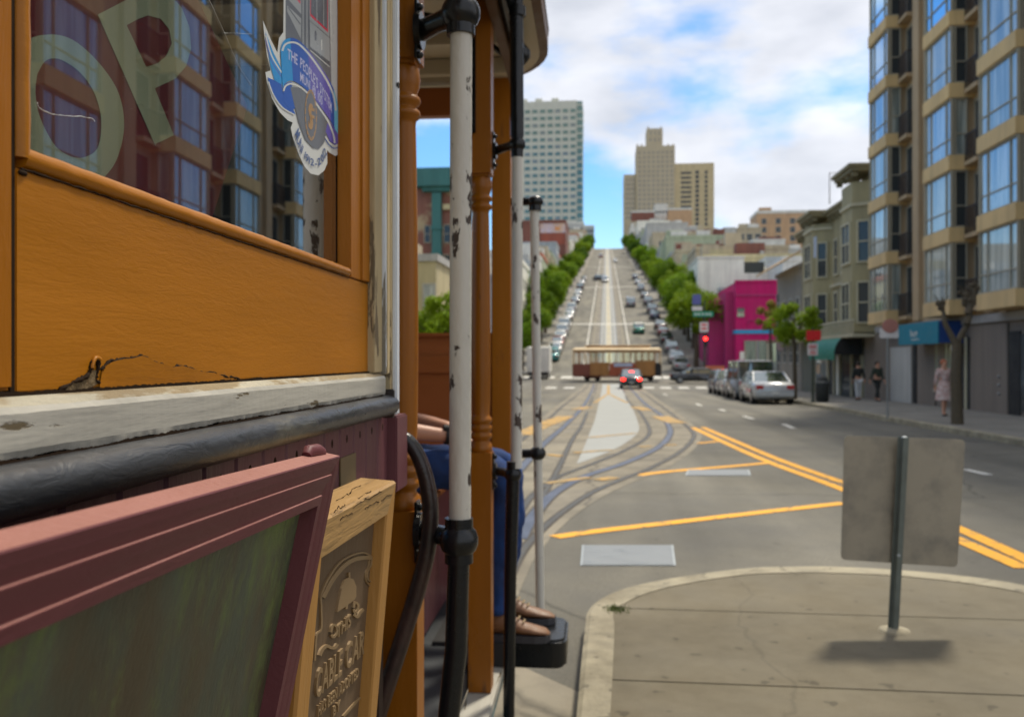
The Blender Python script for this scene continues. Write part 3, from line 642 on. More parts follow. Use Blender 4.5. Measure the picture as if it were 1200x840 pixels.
for i in range(m+1):
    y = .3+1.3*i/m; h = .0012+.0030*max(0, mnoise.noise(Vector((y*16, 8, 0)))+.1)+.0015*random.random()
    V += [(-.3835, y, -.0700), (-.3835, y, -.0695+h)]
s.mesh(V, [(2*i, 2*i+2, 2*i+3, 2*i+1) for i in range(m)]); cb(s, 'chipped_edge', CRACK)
# black half-round rub rail
pr = [(-.402, -.0685)]+[(-.386+.0215*sin(a)*1.0, -.0885+.0195*cos(a)) for a in [pi*j/12 for j in range(13)]]+[(-.402, -.108)]
worn_strip('rub_rail', pr, -.6, YX(462, -.375), 300, RAILB, [0]+[.0007]*13+[0], 9, smooth=True)
s = MB(); s.box(-.402, -.367, -4.2, -.6, -.106, -.0705); cb(s, 'rub_rail', RAILB, .004)
s = MB(); s.box(-.397, -.373, YX(463, -.37), YX(463, -.37)+.012, -.112, -.058); cb(s, 'rail_end_plate', IRON, .002)
# tongue and groove boards and their screws
y = 1.70; bi = 0
while y > -1.0:
    a = y-.0815; s = MB(); c = .005; x = -.3985
    cs = [(x-.01, a), (x-.006, a), (x, a+c), (x, y-c), (x-.006, y-.0006), (x-.01, y-.0006)]; zz = [(-.10, 0), (-.30, 0), (-.45, .012), (-.70, .045), (-.95, .09), (-1.2, .15)]
    s.mesh([(p_[0]-dx, p_[1], z_) for z_, dx in zz for p_ in cs], [(6*i+j, 6*i+(j+1) % 6, 6*i+6+(j+1) % 6, 6*i+6+j) for i in range(5) for j in range(6)])
    cb(s, 'board', MAROONB)
    if y > .5:
        s = MB(); yc = (a+y)/2; s.ball((x-.0005, yc, -.131), .0062, 0, 10, .18, 1, 1.25); cb(s, 'screw_head', CRACK)
    y -= .082
s = MB(); s.box(-.41, -.3985, -4.2, -1.0, -1.25, -.10); cb(s, 'plain_side_board', MAROONB)
s = MB(); s.box(-.44, -.380, 1.703, 1.80, -.262, -.113); cb(s, 'corner_post', MAROONB, .003)
s = MB(); s.box(-.399, -.3965, YX(399, -.397), YX(417, -.397), -.26, -.158); cb(s, 'metal_tag', mat('brown_stained_tag', (.16, .11, .05), .5, var=.2), .0005)
# corner trims beside the window
def vtrim(name, p0, p1, X, m, z0, z1=1.29, bv=.002): s = MB(); s.box(-.43, X, YX(p0, X)+.0005, YX(p1, X), z0, z1); return cb(s, name, m, bv)
vtrim('corner_trim', 438.5, 450, -.390, CREAMV, -.026); vtrim('corner_trim', 451, 453.5, -.3845, WHITEV, -.030); vtrim('corner_trim', 453.8, 457.2, -.389, CREAMV, -.030); vtrim('corner_trim', 457.5, 464.8, -.388, CREAMV, -.064)
vtrim('corner_metal_edge', 465.2, 468.3, -.3795, WHITEV, -.110, bv=.003)
s = MB(); yy = YX(466, -.379); s.tube([(-.3815, yy+.004, .535), (-.3775, yy+.004, .535)], .006, 10); cb(s, 'screw_head', BLACKM)
# closed-part interior, far side
s = MB()
for Y in (-4.0, -3.45, -2.42, -1.4, -.38, .64, 1.6): s.box(-2.80, -2.77, Y, Y+.22, -.03, 1.3)
s.box(-2.8, -2.77, -4.2, 1.8, -1.25, .14); s.box(-2.8, -2.77, -4.2, 1.8, 1.02, 1.3)
s.box(-2.76, -.44, -4.2, -4.16, -1.1, 1.29)
cb(s, 'far_side_wall', ORBROWN)
s = MB(); s.box(-2.79, -2.785, -4.0, 1.7, .13, 1.03); cb(s, 'far_window_pane', GLASS)
s = MB(); s.box(-2.77, -.44, -4.2, 1.8, -1.14, -1.10); cb(s, 'floor', TEALD)
s = MB(); s.box(-2.76, -.43, 1.76, 1.795, -1.1, .6); s.box(-2.76, -2.3, 1.76, 1.795, .6, 1.29); s.box(-.55, -.43, 1.76, 1.795, .6, 1.29); cb(s, 'bulkhead', DARKIN)
s = MB(); s.box(-.90, -.46, -4.1, 1.7, -.62, -.56); s.box(-.50, -.46, -4.1, 1.7, -.56, -.10); cb(s, 'inner_bench', DARKIN, .01)
# roof
def rrect(x0, x1, y0, y1, r, n=10):
    P = []
    for cx_, cy_, a0 in ((x1-r, y1-r, 0), (x0+r, y1-r, pi/2), (x0+r, y0+r, pi), (x1-r, y0+r, 1.5*pi)):
        for j in range(n+1): a = a0+pi/2*j/n; P.append((cx_+r*cos(a), cy_+r*sin(a)))
    return P
def ring(s, A, za, B, zb, mi=0, smooth=False):
    n = len(A); s.mesh([(*p, za) for p in A]+[(*p, zb) for p in B], [(i, (i+1) % n, n+(i+1) % n, n+i) for i in range(n)], mi, smooth)
E = lambda i: rrect(-3.01+i, -.19-i, -4.3+i, 4.32-i, max(.5-i, .05))
s = MB(); ring(s, E(0), 1.335, E(0), 1.42); ring(s, E(.035), 1.325, E(0), 1.335); cb(s, 'roof_fascia', DKBROWN)
s = MB(); ring(s, E(.036), 1.326, E(.12), 1.326); ring(s, E(.12), 1.326, E(.12), 1.40); s.face([(*p, 1.372) for p in E(.10)]); cb(s, 'ceiling', CEIL)
s = MB(); ring(s, E(-.004), 1.42, E(.25), 1.50, 0, True); ring(s, E(.25), 1.50, E(.55), 1.55, 0, True); s.face([(*p, 1.55) for p in E(.55)]); cb(s, 'roof', mat('tan_roof_canvas', (.34, .27, .18), .8, var=.15))
s = MB(); s.box(-2.3, -.9, -3.6, 3.5, 1.55, 1.72); cb(s, 'clerestory', ORBROWN, .01)
s = MB(); s.box(-2.42, -.78, -3.75, 3.65, 1.722, 1.76); cb(s, 'clerestory_roof', CEIL, .01)
for Y in (2.0, 2.55, 3.1, 3.62, 4.0):
    s = MB(); s.box(-2.9, -.32, Y, Y+.05, 1.30, 1.370); cb(s, 'ceiling_beam', CEIL if Y > 3.3 else DKBROWN, .005)
s = MB(); s.box(-2.75, -.48, 4.20, 4.262, 1.165, 1.300); cb(s, 'front_header', ORBROWN, .003)
s = MB(); s.box(-.36, -.325, 1.9, 3.9, 1.20, 1.30); cb(s, 'side_header', DKBROWN, .003)
# turned posts
def turned(cx_, cy_, w=.082):
    s = MB(); h = w/2
    s.box(cx_-h, cx_+h, cy_-h, cy_+h, -1.19, -.335)
    pr = [(h*1.0, -.337), (h*1.02, -.325), (h*.98, -.308), (h*.78, -.300), (h*.74, -.293)]
    for z in (-.278, -.250, -.222): pr += [(h*.80, z-.0125), (h*.95, z-.008), (h*.99, z), (h*.95, z+.008), (h*.80, z+.0125)]
    pr += [(h*.76, -.200), (h*.82, -.15), (h*.86, .05), (h*.82, .30), (h*.74, .50), (h*.72, .522)]
    for z in (.545, .575): pr += [(h*.76, z-.012), (h*.95, z-.007), (h*.99, z), (h*.95, z+.007), (h*.78, z+.012)]
    pr += [(h*.78, .59), (h*.92, .605), (h*.98, .625), (h*.90, .645), (h*.80, .652)]
    s2 = MB(); s2.lathe(cx_, cy_, pr, 24); s.mesh(s2.v, s2.f, 0, True)
    s.prism([(cx_-h*.8, cy_-h*.8, .65), (cx_+h*.8, cy_-h*.8, .65), (cx_+h*.8, cy_+h*.8, .65), (cx_-h*.8, cy_+h*.8, .65)], (0, 0, .012))
    s.box(cx_-h, cx_+h, cy_-h, cy_+h, .660, 1.37)
    return cb(s, 'turned_post', POSTM, .0035)
s = MB(); s.box(-.545, -.4655, 1.925, 1.965, -1.19, -.36); cb(s, 'post_side_board', ORANGE_V, .003)
turned(-.423, 1.952); turned(-.400, 3.17); turned(-2.80, 1.95); turned(-2.8, 3.17)
s = MB(); s.box(-.475, -.385, 4.165, 4.25, -1.19, 1.37); cb(s, 'front_corner_post', ORANGE_V, .004)
s = MB(); s.box(-2.815, -2.725, 4.165, 4.25, -1.19, 1.37); cb(s, 'front_corner_post', ORANGE_V, .004)
s = MB(); s.box(-.438, -.412, 3.11, 3.127, .80, 1.33); s.tube([(-.425, 3.105, .84), (-.425, 3.13, .84)], .012, 8); cb(s, 'black_strap', BLACKG, .003)
# front dash with its rails
s = MB(); s.box(-2.72, -.476, 4.205, 4.235, -1.1, .105); cb(s, 'front_dash', ORBROWN)
s = MB(); s.box(-2.72, -.476, 4.175, 4.2505, .105, .122); cb(s, 'dash_cap', ORBROWN, .004)
s = MB(); s.box(-2.72, -.476, 4.186, 4.2045, -.07, .014); cb(s, 'dash_rail', ORBROWN, .004)
# bench facing outward
s = MB(); s.box(-1.22, -.635, 1.9, 4.16, -.585, -.545); cb(s, 'bench_seat', ORBROWN, .012)
s = MB(); s.box(-.70, -.665, 1.9, 4.16, -1.1, -.586); cb(s, 'bench_riser', MAROONB)
s = MB(); s.box(-1.27, -1.225, 1.9, 3.9, -.54, -.05); cb(s, 'bench_back', ORBROWN, .01)
s = MB(); s.box(-2.75, -.446, 1.81, 4.2, -1.19, -1.115); cb(s, 'platform_floor', TEALD)
s = MB(); s.box(-.4455, -.345, 1.81, 4.05, -1.235, -1.192); cb(s, 'floor_sill', CREAM, .005)
s = MB(); s.box(-.44, -.36, 1.83, 4.0, -1.31, -1.236); cb(s, 'floor_skirt', mat('blue_green_skirt_paint', (.10, .17, .18), .5, var=.2))
# black step block with a rounded outer end
P = [(-.44, 3.46)]+[(-.155+.055*cos(a), 3.515+.055*sin(a)) for a in [-pi/2+pi/2*j/6 for j in range(7)]]+[(-.155+.055*cos(a), 3.735+.055*sin(a)) for a in [pi/2*j/6 for j in range(7)]]+[(-.44, 3.79)]
s = MB(); s.prism([(x, y, -1.215) for x, y in P], (0, 0, .113)); cb(s, 'step_block', BLACKG, .012, bseg=3)
s = MB(); s.box(-.62, -.30, 3.4, 3.75, -1.19, -1.10); cb(s, 'step_bracket', BLACKM)
# lower running step close to the road
s = MB(); s.box(-.40, -.20, 1.9, 3.3, -1.42, -1.39); cb(s, 'lower_step', TEALD, .004)
# grab poles
def vpole(name, px, Y, z0, z1, r, m, px2=None, seg=18):
    k = lambda p: cY(p, 420, Y).x
    s = MB(); s.tube([(k(px if px2 is None else px2)*1.0, Y, z0), (k(px), Y, z1)], r, seg); return cb(s, name, m)
def fitting(Xp, Y, z, Xpost, r=.041, up=0, down=0):
    s = MB(); s.ball((Xp, Y, z), r, 0, 18, 1, 1, .95); s.tube([(Xp, Y, z-.046), (Xp, Y, z+.046)], r*.72, 16)
    s.tube([(Xp, Y, z), ((Xp+Xpost)/2, Y+.05, z+.002), (Xpost+.012, Y+.09, z)], [r*.6, r*.5, r*.55], 12)
    s.tube([(Xpost+.014, Y+.09, z), (Xpost, Y+.09, z)], r*1.0, 12)
    s.box(Xpost, Xpost+.006, Y+.07, Y+.11, z-.065, z+.065); s.ball((Xpost+.008, Y+.09, z+.052), .009, 0, 8); s.ball((Xpost+.008, Y+.09, z-.052), .009, 0, 8)
    return cb(s, 'pole_fitting', BLACKG)
X1 = cY(540, 420, 1.81).x; X2 = cY(606, 420, 3.19-.09).x; X3 = cY(630, 420, 4.20).x
vpole('grab_pole', 540.5, 1.81, -.345, .690, .0228, POLE, 539); fitting(X1, 1.81, .712, -.382); fitting(X1-.004, 1.81, -.375, -.382)
s = MB(); s.tube([(X1, 1.81, .74), (X1+.002, 1.81, 1.34)], .022, 14); cb(s, 'upper_black_pole', BLACKG)
s = MB(); s.tube([(X1-.004, 1.81, -.40), (X1-.010, 1.81, -.60), (X1-.042, 1.80, -.9), (X1-.068, 1.80, -1.21)], [.0225, .0235, .0215, .021], 14); cb(s, 'lower_black_pole', BLACKG)
Yp = 3.10
vpole('grab_pole', 606.5, Yp, -.385, .735, .0195, POLE2, 605); fitting(X2, Yp, .752, -.359, .030); fitting(X2-.015, Yp, -.408, -.359, .031)
s = MB(); s.tube([(X2, Yp, .78), (X2-.004, Yp, 1.34)], .024, 14); s.tube([(X2, Yp, 1.20), (X2, Yp, 1.235)], .030, 14); cb(s, 'upper_black_pole', BLACKG)
s = MB(); s.tube([(X2-.015, Yp, -.43), (X2-.024, Yp, -.75), (X2-.030, Yp, -1.30), (X2-.03, Yp, -1.40)], [.0235, .022, .020, .02], 14); cb(s, 'lower_black_pole', BLACKG)
Yq = 4.20
vpole('grab_pole', 626, Yq, -1.19, .735, .021, POLE2, 633); s = MB()
s.ball((X3-.012, Yq, .745), .040, 0, 16, 1, 1, .75); s.tube([(X3-.012, Yq, .745), (-.385, Yq+.01, .75)], .02, 12); s.tube([(X3-.012, Yq, .70), (X3-.012, Yq, .74)], .03, 14); cb(s, 'pole_fitting', BLACKG)
s = MB(); s.ball((X3, Yq, -.45), .040, 0, 16, 1, 1, .9); s.tube([(X3, Yq, -.45), (-.385, Yq+.01, -.455)], .022, 12); cb(s, 'pole_fitting', BLACKG)
# hooks and conduit under the roof near the first post
s = MB(); s.tube([(-.40, 2.05, 1.10), (-.37, 2.05, 1.0), (-.35, 2.05, .92), (-.40, 2.05, .86)], .008, 8); cb(s, 'roof_hook', BLACKG); s = MB(); s.tube([(-.45, 2.3, 1.15), (-.38, 2.3, 1.05), (-.42, 2.3, .97)], .009, 8); cb(s, 'roof_hook', BLACKG); s = MB(); s.tube([(-.9, 3.1, 1.28), (-.5, 3.3, 1.27), (-.36, 3.6, 1.24)], .012, 8); cb(s, 'roof_conduit', BLACKG); s = MB()
s.tube([(-.30, 3.0, 1.25), (-.30, 3.55, 1.25)], .03, 10); s.ball((-.30, 3.6, 1.24), .05, 0, 10)
cb(s, 'roof_conduit', BLACKG)
# curved grab iron at the corner
P = catmull([cY(*p, 1.846) for p in [(462, 508), (468, 511), (479, 518), (490, 534), (499, 560), (504, 590), (503.5, 620), (498.5, 655), (488, 695), (474, 740), (458, 790), (444, 835), (432, 880)]], 6)
R = [.0145+.0035*min(1, i/40) for i in range(len(P))]
s = MB(); s.tube(P, R, 14); cb(s, 'grab_iron', IRON)
s = MB(); s.tube([P[-1], P[-1]+Vector((-.02, .03, -.05))], .018, 12); cb(s, 'grab_iron_foot', IRON)
# trucks and wheels, mostly unseen
for Y in (-2.6, 2.4):
    for X in (-2.13, -1.07):
        s = MB(); s.tube([(X-.04, Y, -1.35), (X+.04, Y, -1.35)], .24, 24); w = cb(s, 'wheel', IRON)
    s = MB(); s.box(-2.3, -.9, Y-.55, Y+.55, -1.33, -1.25); cb(s, 'truck_frame', BLACKM)

# ---------------- flat-print and text helpers on a plane
class Pl:
    def __init__(s, p0, n): s.p = Vector(p0); s.n = Vector(n).normalized()
    def pt(s, px, py, off=0.0):
        r = cray(px, py); return r*(s.p.dot(s.n)/r.dot(s.n))+s.n*off
GLY = {}
def glyph(ch):
    if ch not in GLY:
        c = bpy.data.curves.new('glyph', 'FONT'); c.body = ch; c.size = 1; c.fill_mode = 'BOTH'; c.resolution_u = 3; c.offset = 0.018
        o = bpy.data.objects.new('glyph', c); COL.objects.link(o)
        me = bpy.data.meshes.new_from_object(o.evaluated_get(bpy.context.evaluated_depsgraph_get()))
        V = [(v.co.x, v.co.y) for v in me.vertices]; F = [tuple(p.vertices) for p in me.polygons]
        x0 = min([v[0] for v in V] or [0]); x1 = max([v[0] for v in V] or [.3])
        bpy.data.objects.remove(o); bpy.data.curves.remove(c); bpy.data.meshes.remove(me)
        GLY[ch] = ([((x-x0), y) for x, y in V], F, x1-x0)
    return GLY[ch]
def text_on(s, body, proj, path, upv, mi, gap=.10, thick=None, narrow=1.0, fat=0.0):
    """letters placed along a pixel path; upv(t) is the cap-height vector in pixels; proj(px,py,off)"""
    Ls = [0]
    for a, b in zip(path, path[1:]): Ls.append(Ls[-1]+sqrt((b[0]-a[0])**2+(b[1]-a[1])**2))
    tot = Ls[-1]; ws = [glyph(c)[2] if c != ' ' else .35 for c in body]; tw = sum(ws)+gap*(len(body)-1)
    def pos(t):
        t = max(0, min(1, t))*tot
        for i in range(len(Ls)-1):
            if t <= Ls[i+1] or i == len(Ls)-2:
                f = (t-Ls[i])/(Ls[i+1]-Ls[i]); return (path[i][0]+(path[i+1][0]-path[i][0])*f, path[i][1]+(path[i+1][1]-path[i][1])*f)
    x = 0
    for c, wd in zip(body, ws):
        if c != ' ':
            V, F, _ = glyph(c); t0 = x/tw; t1 = (x+wd)/tw; p0 = pos(t0); p1 = pos(t1); u = ((p1[0]-p0[0])/wd, (p1[1]-p0[1])/wd); up = upv((t0+t1)/2); up = (up[0]/.72, up[1]/.72)
            Q = [(p0[0]+vx*u[0]+vy*up[0], p0[1]+vx*u[1]+vy*up[1]) for vx, vy in V]
            if thick:
                A = [proj(q[0], q[1], thick[0]) for q in Q]; B = [proj(q[0], q[1], thick[1]) for q in Q]; s.mesh(B, F, mi)
                cnt = {}
                for f in F:
                    for i in range(len(f)):
                        e = (f[i], f[(i+1) % len(f)]); k = tuple(sorted(e)); cnt[k] = cnt.get(k, 0)+1
                n = len(A); s.mesh(A+B, [(a, b, n+b, n+a) for (a, b), q in cnt.items() if q == 1], mi)
            else: s.mesh([proj(q[0], q[1], 0) for q in Q], F, mi)
        x += wd+gap
# ---------------- stop sign stowed behind the glass
pS = Pl((-.452, 0, 0), (1, 0, 0))
z1 = lambda L: [(x/4, y/4) for x, y in L]
sc_ = pS.pt(150, 60)
stop = empty('stop_sign', T(sc_), CARROT, 'dark red stop sign stowed behind the cable car window, letters O and P showing', 'stop sign')
oct_ = [(290, 125), (228, -10), (160, -90), (40, -150), (-60, -60), (-40, 150), (60, 300), (225, 330)]
oc = [pS.pt(*p, 0) for p in oct_]
s = MB(); s.prism(oc, (-.003, 0, 0)); s.build('sign_plate', STOPR, stop, sc_)
def strokepoly(out, inn=None, off=.0008):
    s = MB(); bm = bmesh.new()
    def addloop(L):
        vs = [bm.verts.new(pS.pt(x, y, off)) for x, y in L]; return [bm.edges.new((vs[i], vs[(i+1) % len(vs)])) for i in range(len(vs))]
    es = addloop(out)+(addloop(inn) if inn else [])
    bmesh.ops.triangle_fill(bm, use_beauty=True, edges=es); bm.verts.index_update()
    s.mesh([v.co.copy() for v in bm.verts], [tuple(v.index for v in f.verts) for f in bm.faces]); bm.free(); return s
cm2 = lambda L, n=4: [(p.x, p.y) for p in catmull([Vector((x, y, 0)) for x, y in L+[L[0]]], n)][:-1]
Oo = cm2(z1([(40, 420), (60, 260), (130, 185), (230, 163), (320, 180), (400, 235), (480, 320), (540, 410), (570, 500), (578, 600), (560, 700), (520, 790), (450, 850), (330, 850), (180, 780), (90, 640)]))
Oi = cm2(z1([(170, 350), (205, 290), (250, 275), (300, 290), (370, 340), (430, 420), (465, 520), (470, 620), (450, 700), (400, 735), (340, 738), (270, 700), (220, 630), (180, 540), (162, 440)]))
strokepoly(Oo, Oi).build('letter', STOPW, stop, sc_)
Po = z1([(455, 70), (600, -5), (700, -45), (790, -30), (850, 40), (885, 130), (893, 230), (870, 310), (820, 370), (722, 415), (812, 635), (722, 677)]); Pi = z1([(590, 120), (640, 92), (690, 74), (750, 90), (790, 140), (802, 205), (775, 265), (735, 298), (682, 315)])
strokepoly(Po, Pi).build('letter', STOPW, stop, sc_)

# ---------------- sticker on the pane (flat print)
STK = [mat('sticker_'+n, c, .35, var=.04) for n, c in (('white', (.62, .63, .60)), ('grey', (.14, .15, .17)), ('pale_grey', (.33, .35, .36)), ('sky_blue', (.015, .26, .60)), ('deep_blue', (.012, .09, .42)), ('violet', (.12, .10, .42)), ('red', (.62, .05, .09)), ('gold', (.42, .24, .09)), ('ink', (.05, .10, .26)), ('lilac', (.50, .50, .70)), ('teal', (.14, .50, .66)))]
pG = Pl((-.4252, 0, 0), (1, 0, 0)); s = MB(); lay = [0.0]
def poly2(L, mi, sm=0, dl=.00003):
    lay[0] += dl
    if sm: L = cm2(L, sm)
    bm = bmesh.new(); vs = [bm.verts.new(pG.pt(x, y, lay[0])) for x, y in L]
    bmesh.ops.triangle_fill(bm, use_beauty=True, edges=[bm.edges.new((vs[i], vs[(i+1) % len(vs)])) for i in range(len(vs))]); bm.verts.index_update()
    s.mesh([v.co.copy() for v in bm.verts], [tuple(v.index for v in f.verts) for f in bm.faces], mi); bm.free()
def stroke2(L, wd, mi, dl=.00003, sm=5):
    lay[0] += dl; P = catmull([Vector((x, y, 0)) for x, y in L], sm) if sm else [Vector((x, y, 0)) for x, y in L]; V = []
    for i, p in enumerate(P):
        t = (P[min(i+1, len(P)-1)]-P[max(i-1, 0)]); nn = Vector((-t.y, t.x, 0)).normalized()*wd/2
        V += [pG.pt(p.x+nn.x, p.y+nn.y, lay[0]), pG.pt(p.x-nn.x, p.y-nn.y, lay[0])]
    s.mesh(V, [(2*i, 2*i+1, 2*i+3, 2*i+2) for i in range(len(P)-1)], mi)
poly2([(333, -60), (332, 38), (327, 45), (325, 62), (318, 48), (308, 24), (310, 45), (313, 66), (317, 83), (311, 85), (313, 98), (319, 116), (328, 132), (337, 141), (343, 144), (340.7, 150), (343, 161), (350, 181), (357, 195.7), (364, 203.6), (373, 205.7), (380, 200), (383.6, 191.4), (383.3, 176), (386, 179), (393, 183), (398.6, 180), (402, 171), (403, 164), (398.6, 160), (402.9, 136), (405.4, 122), (400, 127), (396.4, 130), (396.3, 60), (394, -60)], 0)
poly2([(334.6, -60), (334.6, 50), (350, 70), (388.5, 112), (387.5, 60), (385, -60)], 1)
poly2([(336.5, 7), (336.5, 14), (352.5, 46), (353, 22)], 2); poly2([(338, -60), (338, 0), (353, 17), (353, -60)], 2); stroke2([(337.5, 9), (352, 29)], 1.2, 1)
poly2([(341, -60), (341, -8), (352, 5), (352, -60)], 6); poly2([(342.3, -60), (342.3, -10), (352, 2), (352, -60)], 1)
for x in (355, 359.5): stroke2([(x, -60), (x, 56+(x-355)*1.1)], 1.5, 2, sm=0)
poly2([(362, -60), (362.5, 24), (386, 44), (385, -60)], 2); poly2([(363, -60), (363.3, 19), (384.2, 38.5), (383.5, -60)], 6); poly2([(363.9, -60), (364.1, 16.5), (383.4, 35), (382.8, -60)], 1)
for x, y in ((371, 25), (379, 31)): stroke2([(x, -60), (x, y)], 1.0, 2, sm=0)
poly2([(362.5, 25), (386, 45), (386.5, 73), (363, 55)], 2); stroke2([(363, 56), (386.5, 75)], 1.6, 1, sm=0); stroke2([(363, 59), (386, 79)], 1.0, 0, sm=0)
poly2([(368.5, 36), (370.5, 38), (370.5, 48), (368.5, 46)], 1, 3); stroke2([(376.5, 47), (376.5, 59)], 1.3, 0, sm=0)
# ribbon tails
poly2([(310.5, 38), (316.5, 78), (321, 94), (329.5, 100), (331, 84), (320, 62)], 3); stroke2([(311, 42), (318, 66), (330, 86)], 1.6, 0); stroke2([(310.8, 46), (317, 70), (329, 90)], .8, 5)
poly2([(313, 91), (320, 94), (329, 99), (332, 112), (343, 128), (345.5, 134), (336, 131), (326, 121), (317, 105)], 4); stroke2([(314, 96), (320, 112), (330, 126), (344, 134.5)], 1.5, 0)
poly2([(397, 140), (402.5, 131), (401, 143), (397.5, 158)], 10); stroke2([(396.5, 140), (402.8, 133)], 1.3, 0, sm=0)
# lower bag
poly2([(331, 103), (334, 98), (341, 96), (345, 128), (338, 128), (332, 118)], 4)
poly2([(339.5, 102), (343, 118), (349, 143), (357, 164), (366, 173.5), (373, 174.8), (379, 168), (383.5, 155), (385, 142), (376, 128), (364, 112), (352, 103)], 1)
poly2([(381, 154), (384, 141), (391, 150), (396.5, 160), (398, 167), (392, 170), (386, 166)], 5); stroke2([(380.5, 160), (386, 168), (392, 171.5), (399, 168)], 1.5, 0); stroke2([(380.5, 163), (386, 171), (392, 174), (400, 170.5)], .8, 4)
# main ribbon
RB_T = [(328, 60), (330.5, 50), (338, 45), (348, 47), (360, 58), (372, 74), (384, 92), (391.5, 108), (395.5, 128), (396, 157)]
RB_B = [(330.5, 104), (333.5, 98), (341, 95), (352, 100.5), (364, 111.5), (376, 127), (386, 141), (392, 152), (394.5, 156), (396, 158)]
lay[0] += .00005; A = catmull([Vector((x, y, 0)) for x, y in RB_T], 6); B = catmull([Vector((x, y, 0)) for x, y in RB_B], 6); nA = len(A)
for i in range(nA-1):
    f = i/nA; mi = 3 if f < .22 else (4 if f < .42 else (5 if f < .66 else (4 if f < .74 else 10)))
    s.face([pG.pt(A[i].x, A[i].y, lay[0]), pG.pt(B[i].x, B[i].y, lay[0]), pG.pt(B[i+1].x, B[i+1].y, lay[0]), pG.pt(A[i+1].x, A[i+1].y, lay[0])], mi)
stroke2([(330, 60), (333, 53), (340, 50), (349, 52), (360, 62.5), (372, 78.5), (383, 96), (390, 112), (393, 130)], 2.2, 0); stroke2([(331.5, 107), (334, 101), (341, 98.5), (352, 103), (364, 114), (375, 129), (384, 143), (390, 158), (391.5, 168)], 2.0, 0)
# texts
pr_ = lambda x, y, o: pG.pt(x, y, lay[0]+o)
lay[0] += .00005; text_on(s, "THE PEOPLE'S SYSTEM", pr_, [(336, 69), (345, 74.5), (354, 82), (364, 94), (374, 108), (382, 121), (388, 133)], lambda t: (0, -12.5), 9, .10)
text_on(s, "MUNI @ 100", pr_, [(351, 95), (358, 101), (366, 110), (377, 124)], lambda t: (0, -11), 9, .10)
# gold seal
def ell(cx_, cy_, rx, ry, tilt, n=40): return [(cx_+rx*cos(2*pi*i/n)+tilt*sin(2*pi*i/n)*ry, cy_+ry*sin(2*pi*i/n)) for i in range(n)]
poly2(ell(363.5, 135, 7, 30, .02), 7); poly2(ell(363.5, 135, 5.9, 26, .02), 1)
for i in range(18):
    a = 2*pi*i/18; poly2(ell(363.5+6.4*cos(a), 135+28*sin(a)*.98, .5, 1.4, 0, 8), 1, 0, .00001)
lay[0] += .0001; text_on(s, 'S', pr_, [(360.3, 150), (366.0, 152)], lambda t: (0, -30), 7, .1); text_on(s, 'F', pr_, [(362.2, 147), (367.6, 149)], lambda t: (0, -22), 7, .1)
text_on(s, 'MUNI 1912-2012', pr_, [(344.3, 158), (347, 168), (351, 178.5), (356.5, 187.5), (363.5, 194), (371, 195.5), (378, 190), (382.5, 180)], lambda t: (5.5-9*t, -9.0+1.0*t), 8, .12)
so_ = MB(); s.build('transit_sticker', STK, pane, CO)
# scratches on the pane
s = MB(); lay = [0]
pk = Pl((-.4245, 0, 0), (1, 0, 0))
def scr(L, r=.00035):
    P = catmull([pk.pt(x/4, y/4) for x, y in L], 5); s.tube([p+Vector((0, random.gauss(0, .0002), random.gauss(0, .0002))) for p in P], [r*(.3+random.random()) for _ in P], 5)
scr([(175, 480), (185, 505), (230, 530), (300, 542), (380, 548), (430, 556), (445, 572)]); scr([(980, 0), (1050, 150), (1120, 310), (1180, 400)], .00025); scr([(1050, 155), (1180, 160)], .0002)
for i in range(70): p = pk.pt(random.uniform(40, 390), random.uniform(0, 300)); r = random.uniform(.0001, .0003); s.ball(p, r, 0, 4)
s.build('glass_scratches', STK[0], pane, CO)['kind'] = 'stuff'

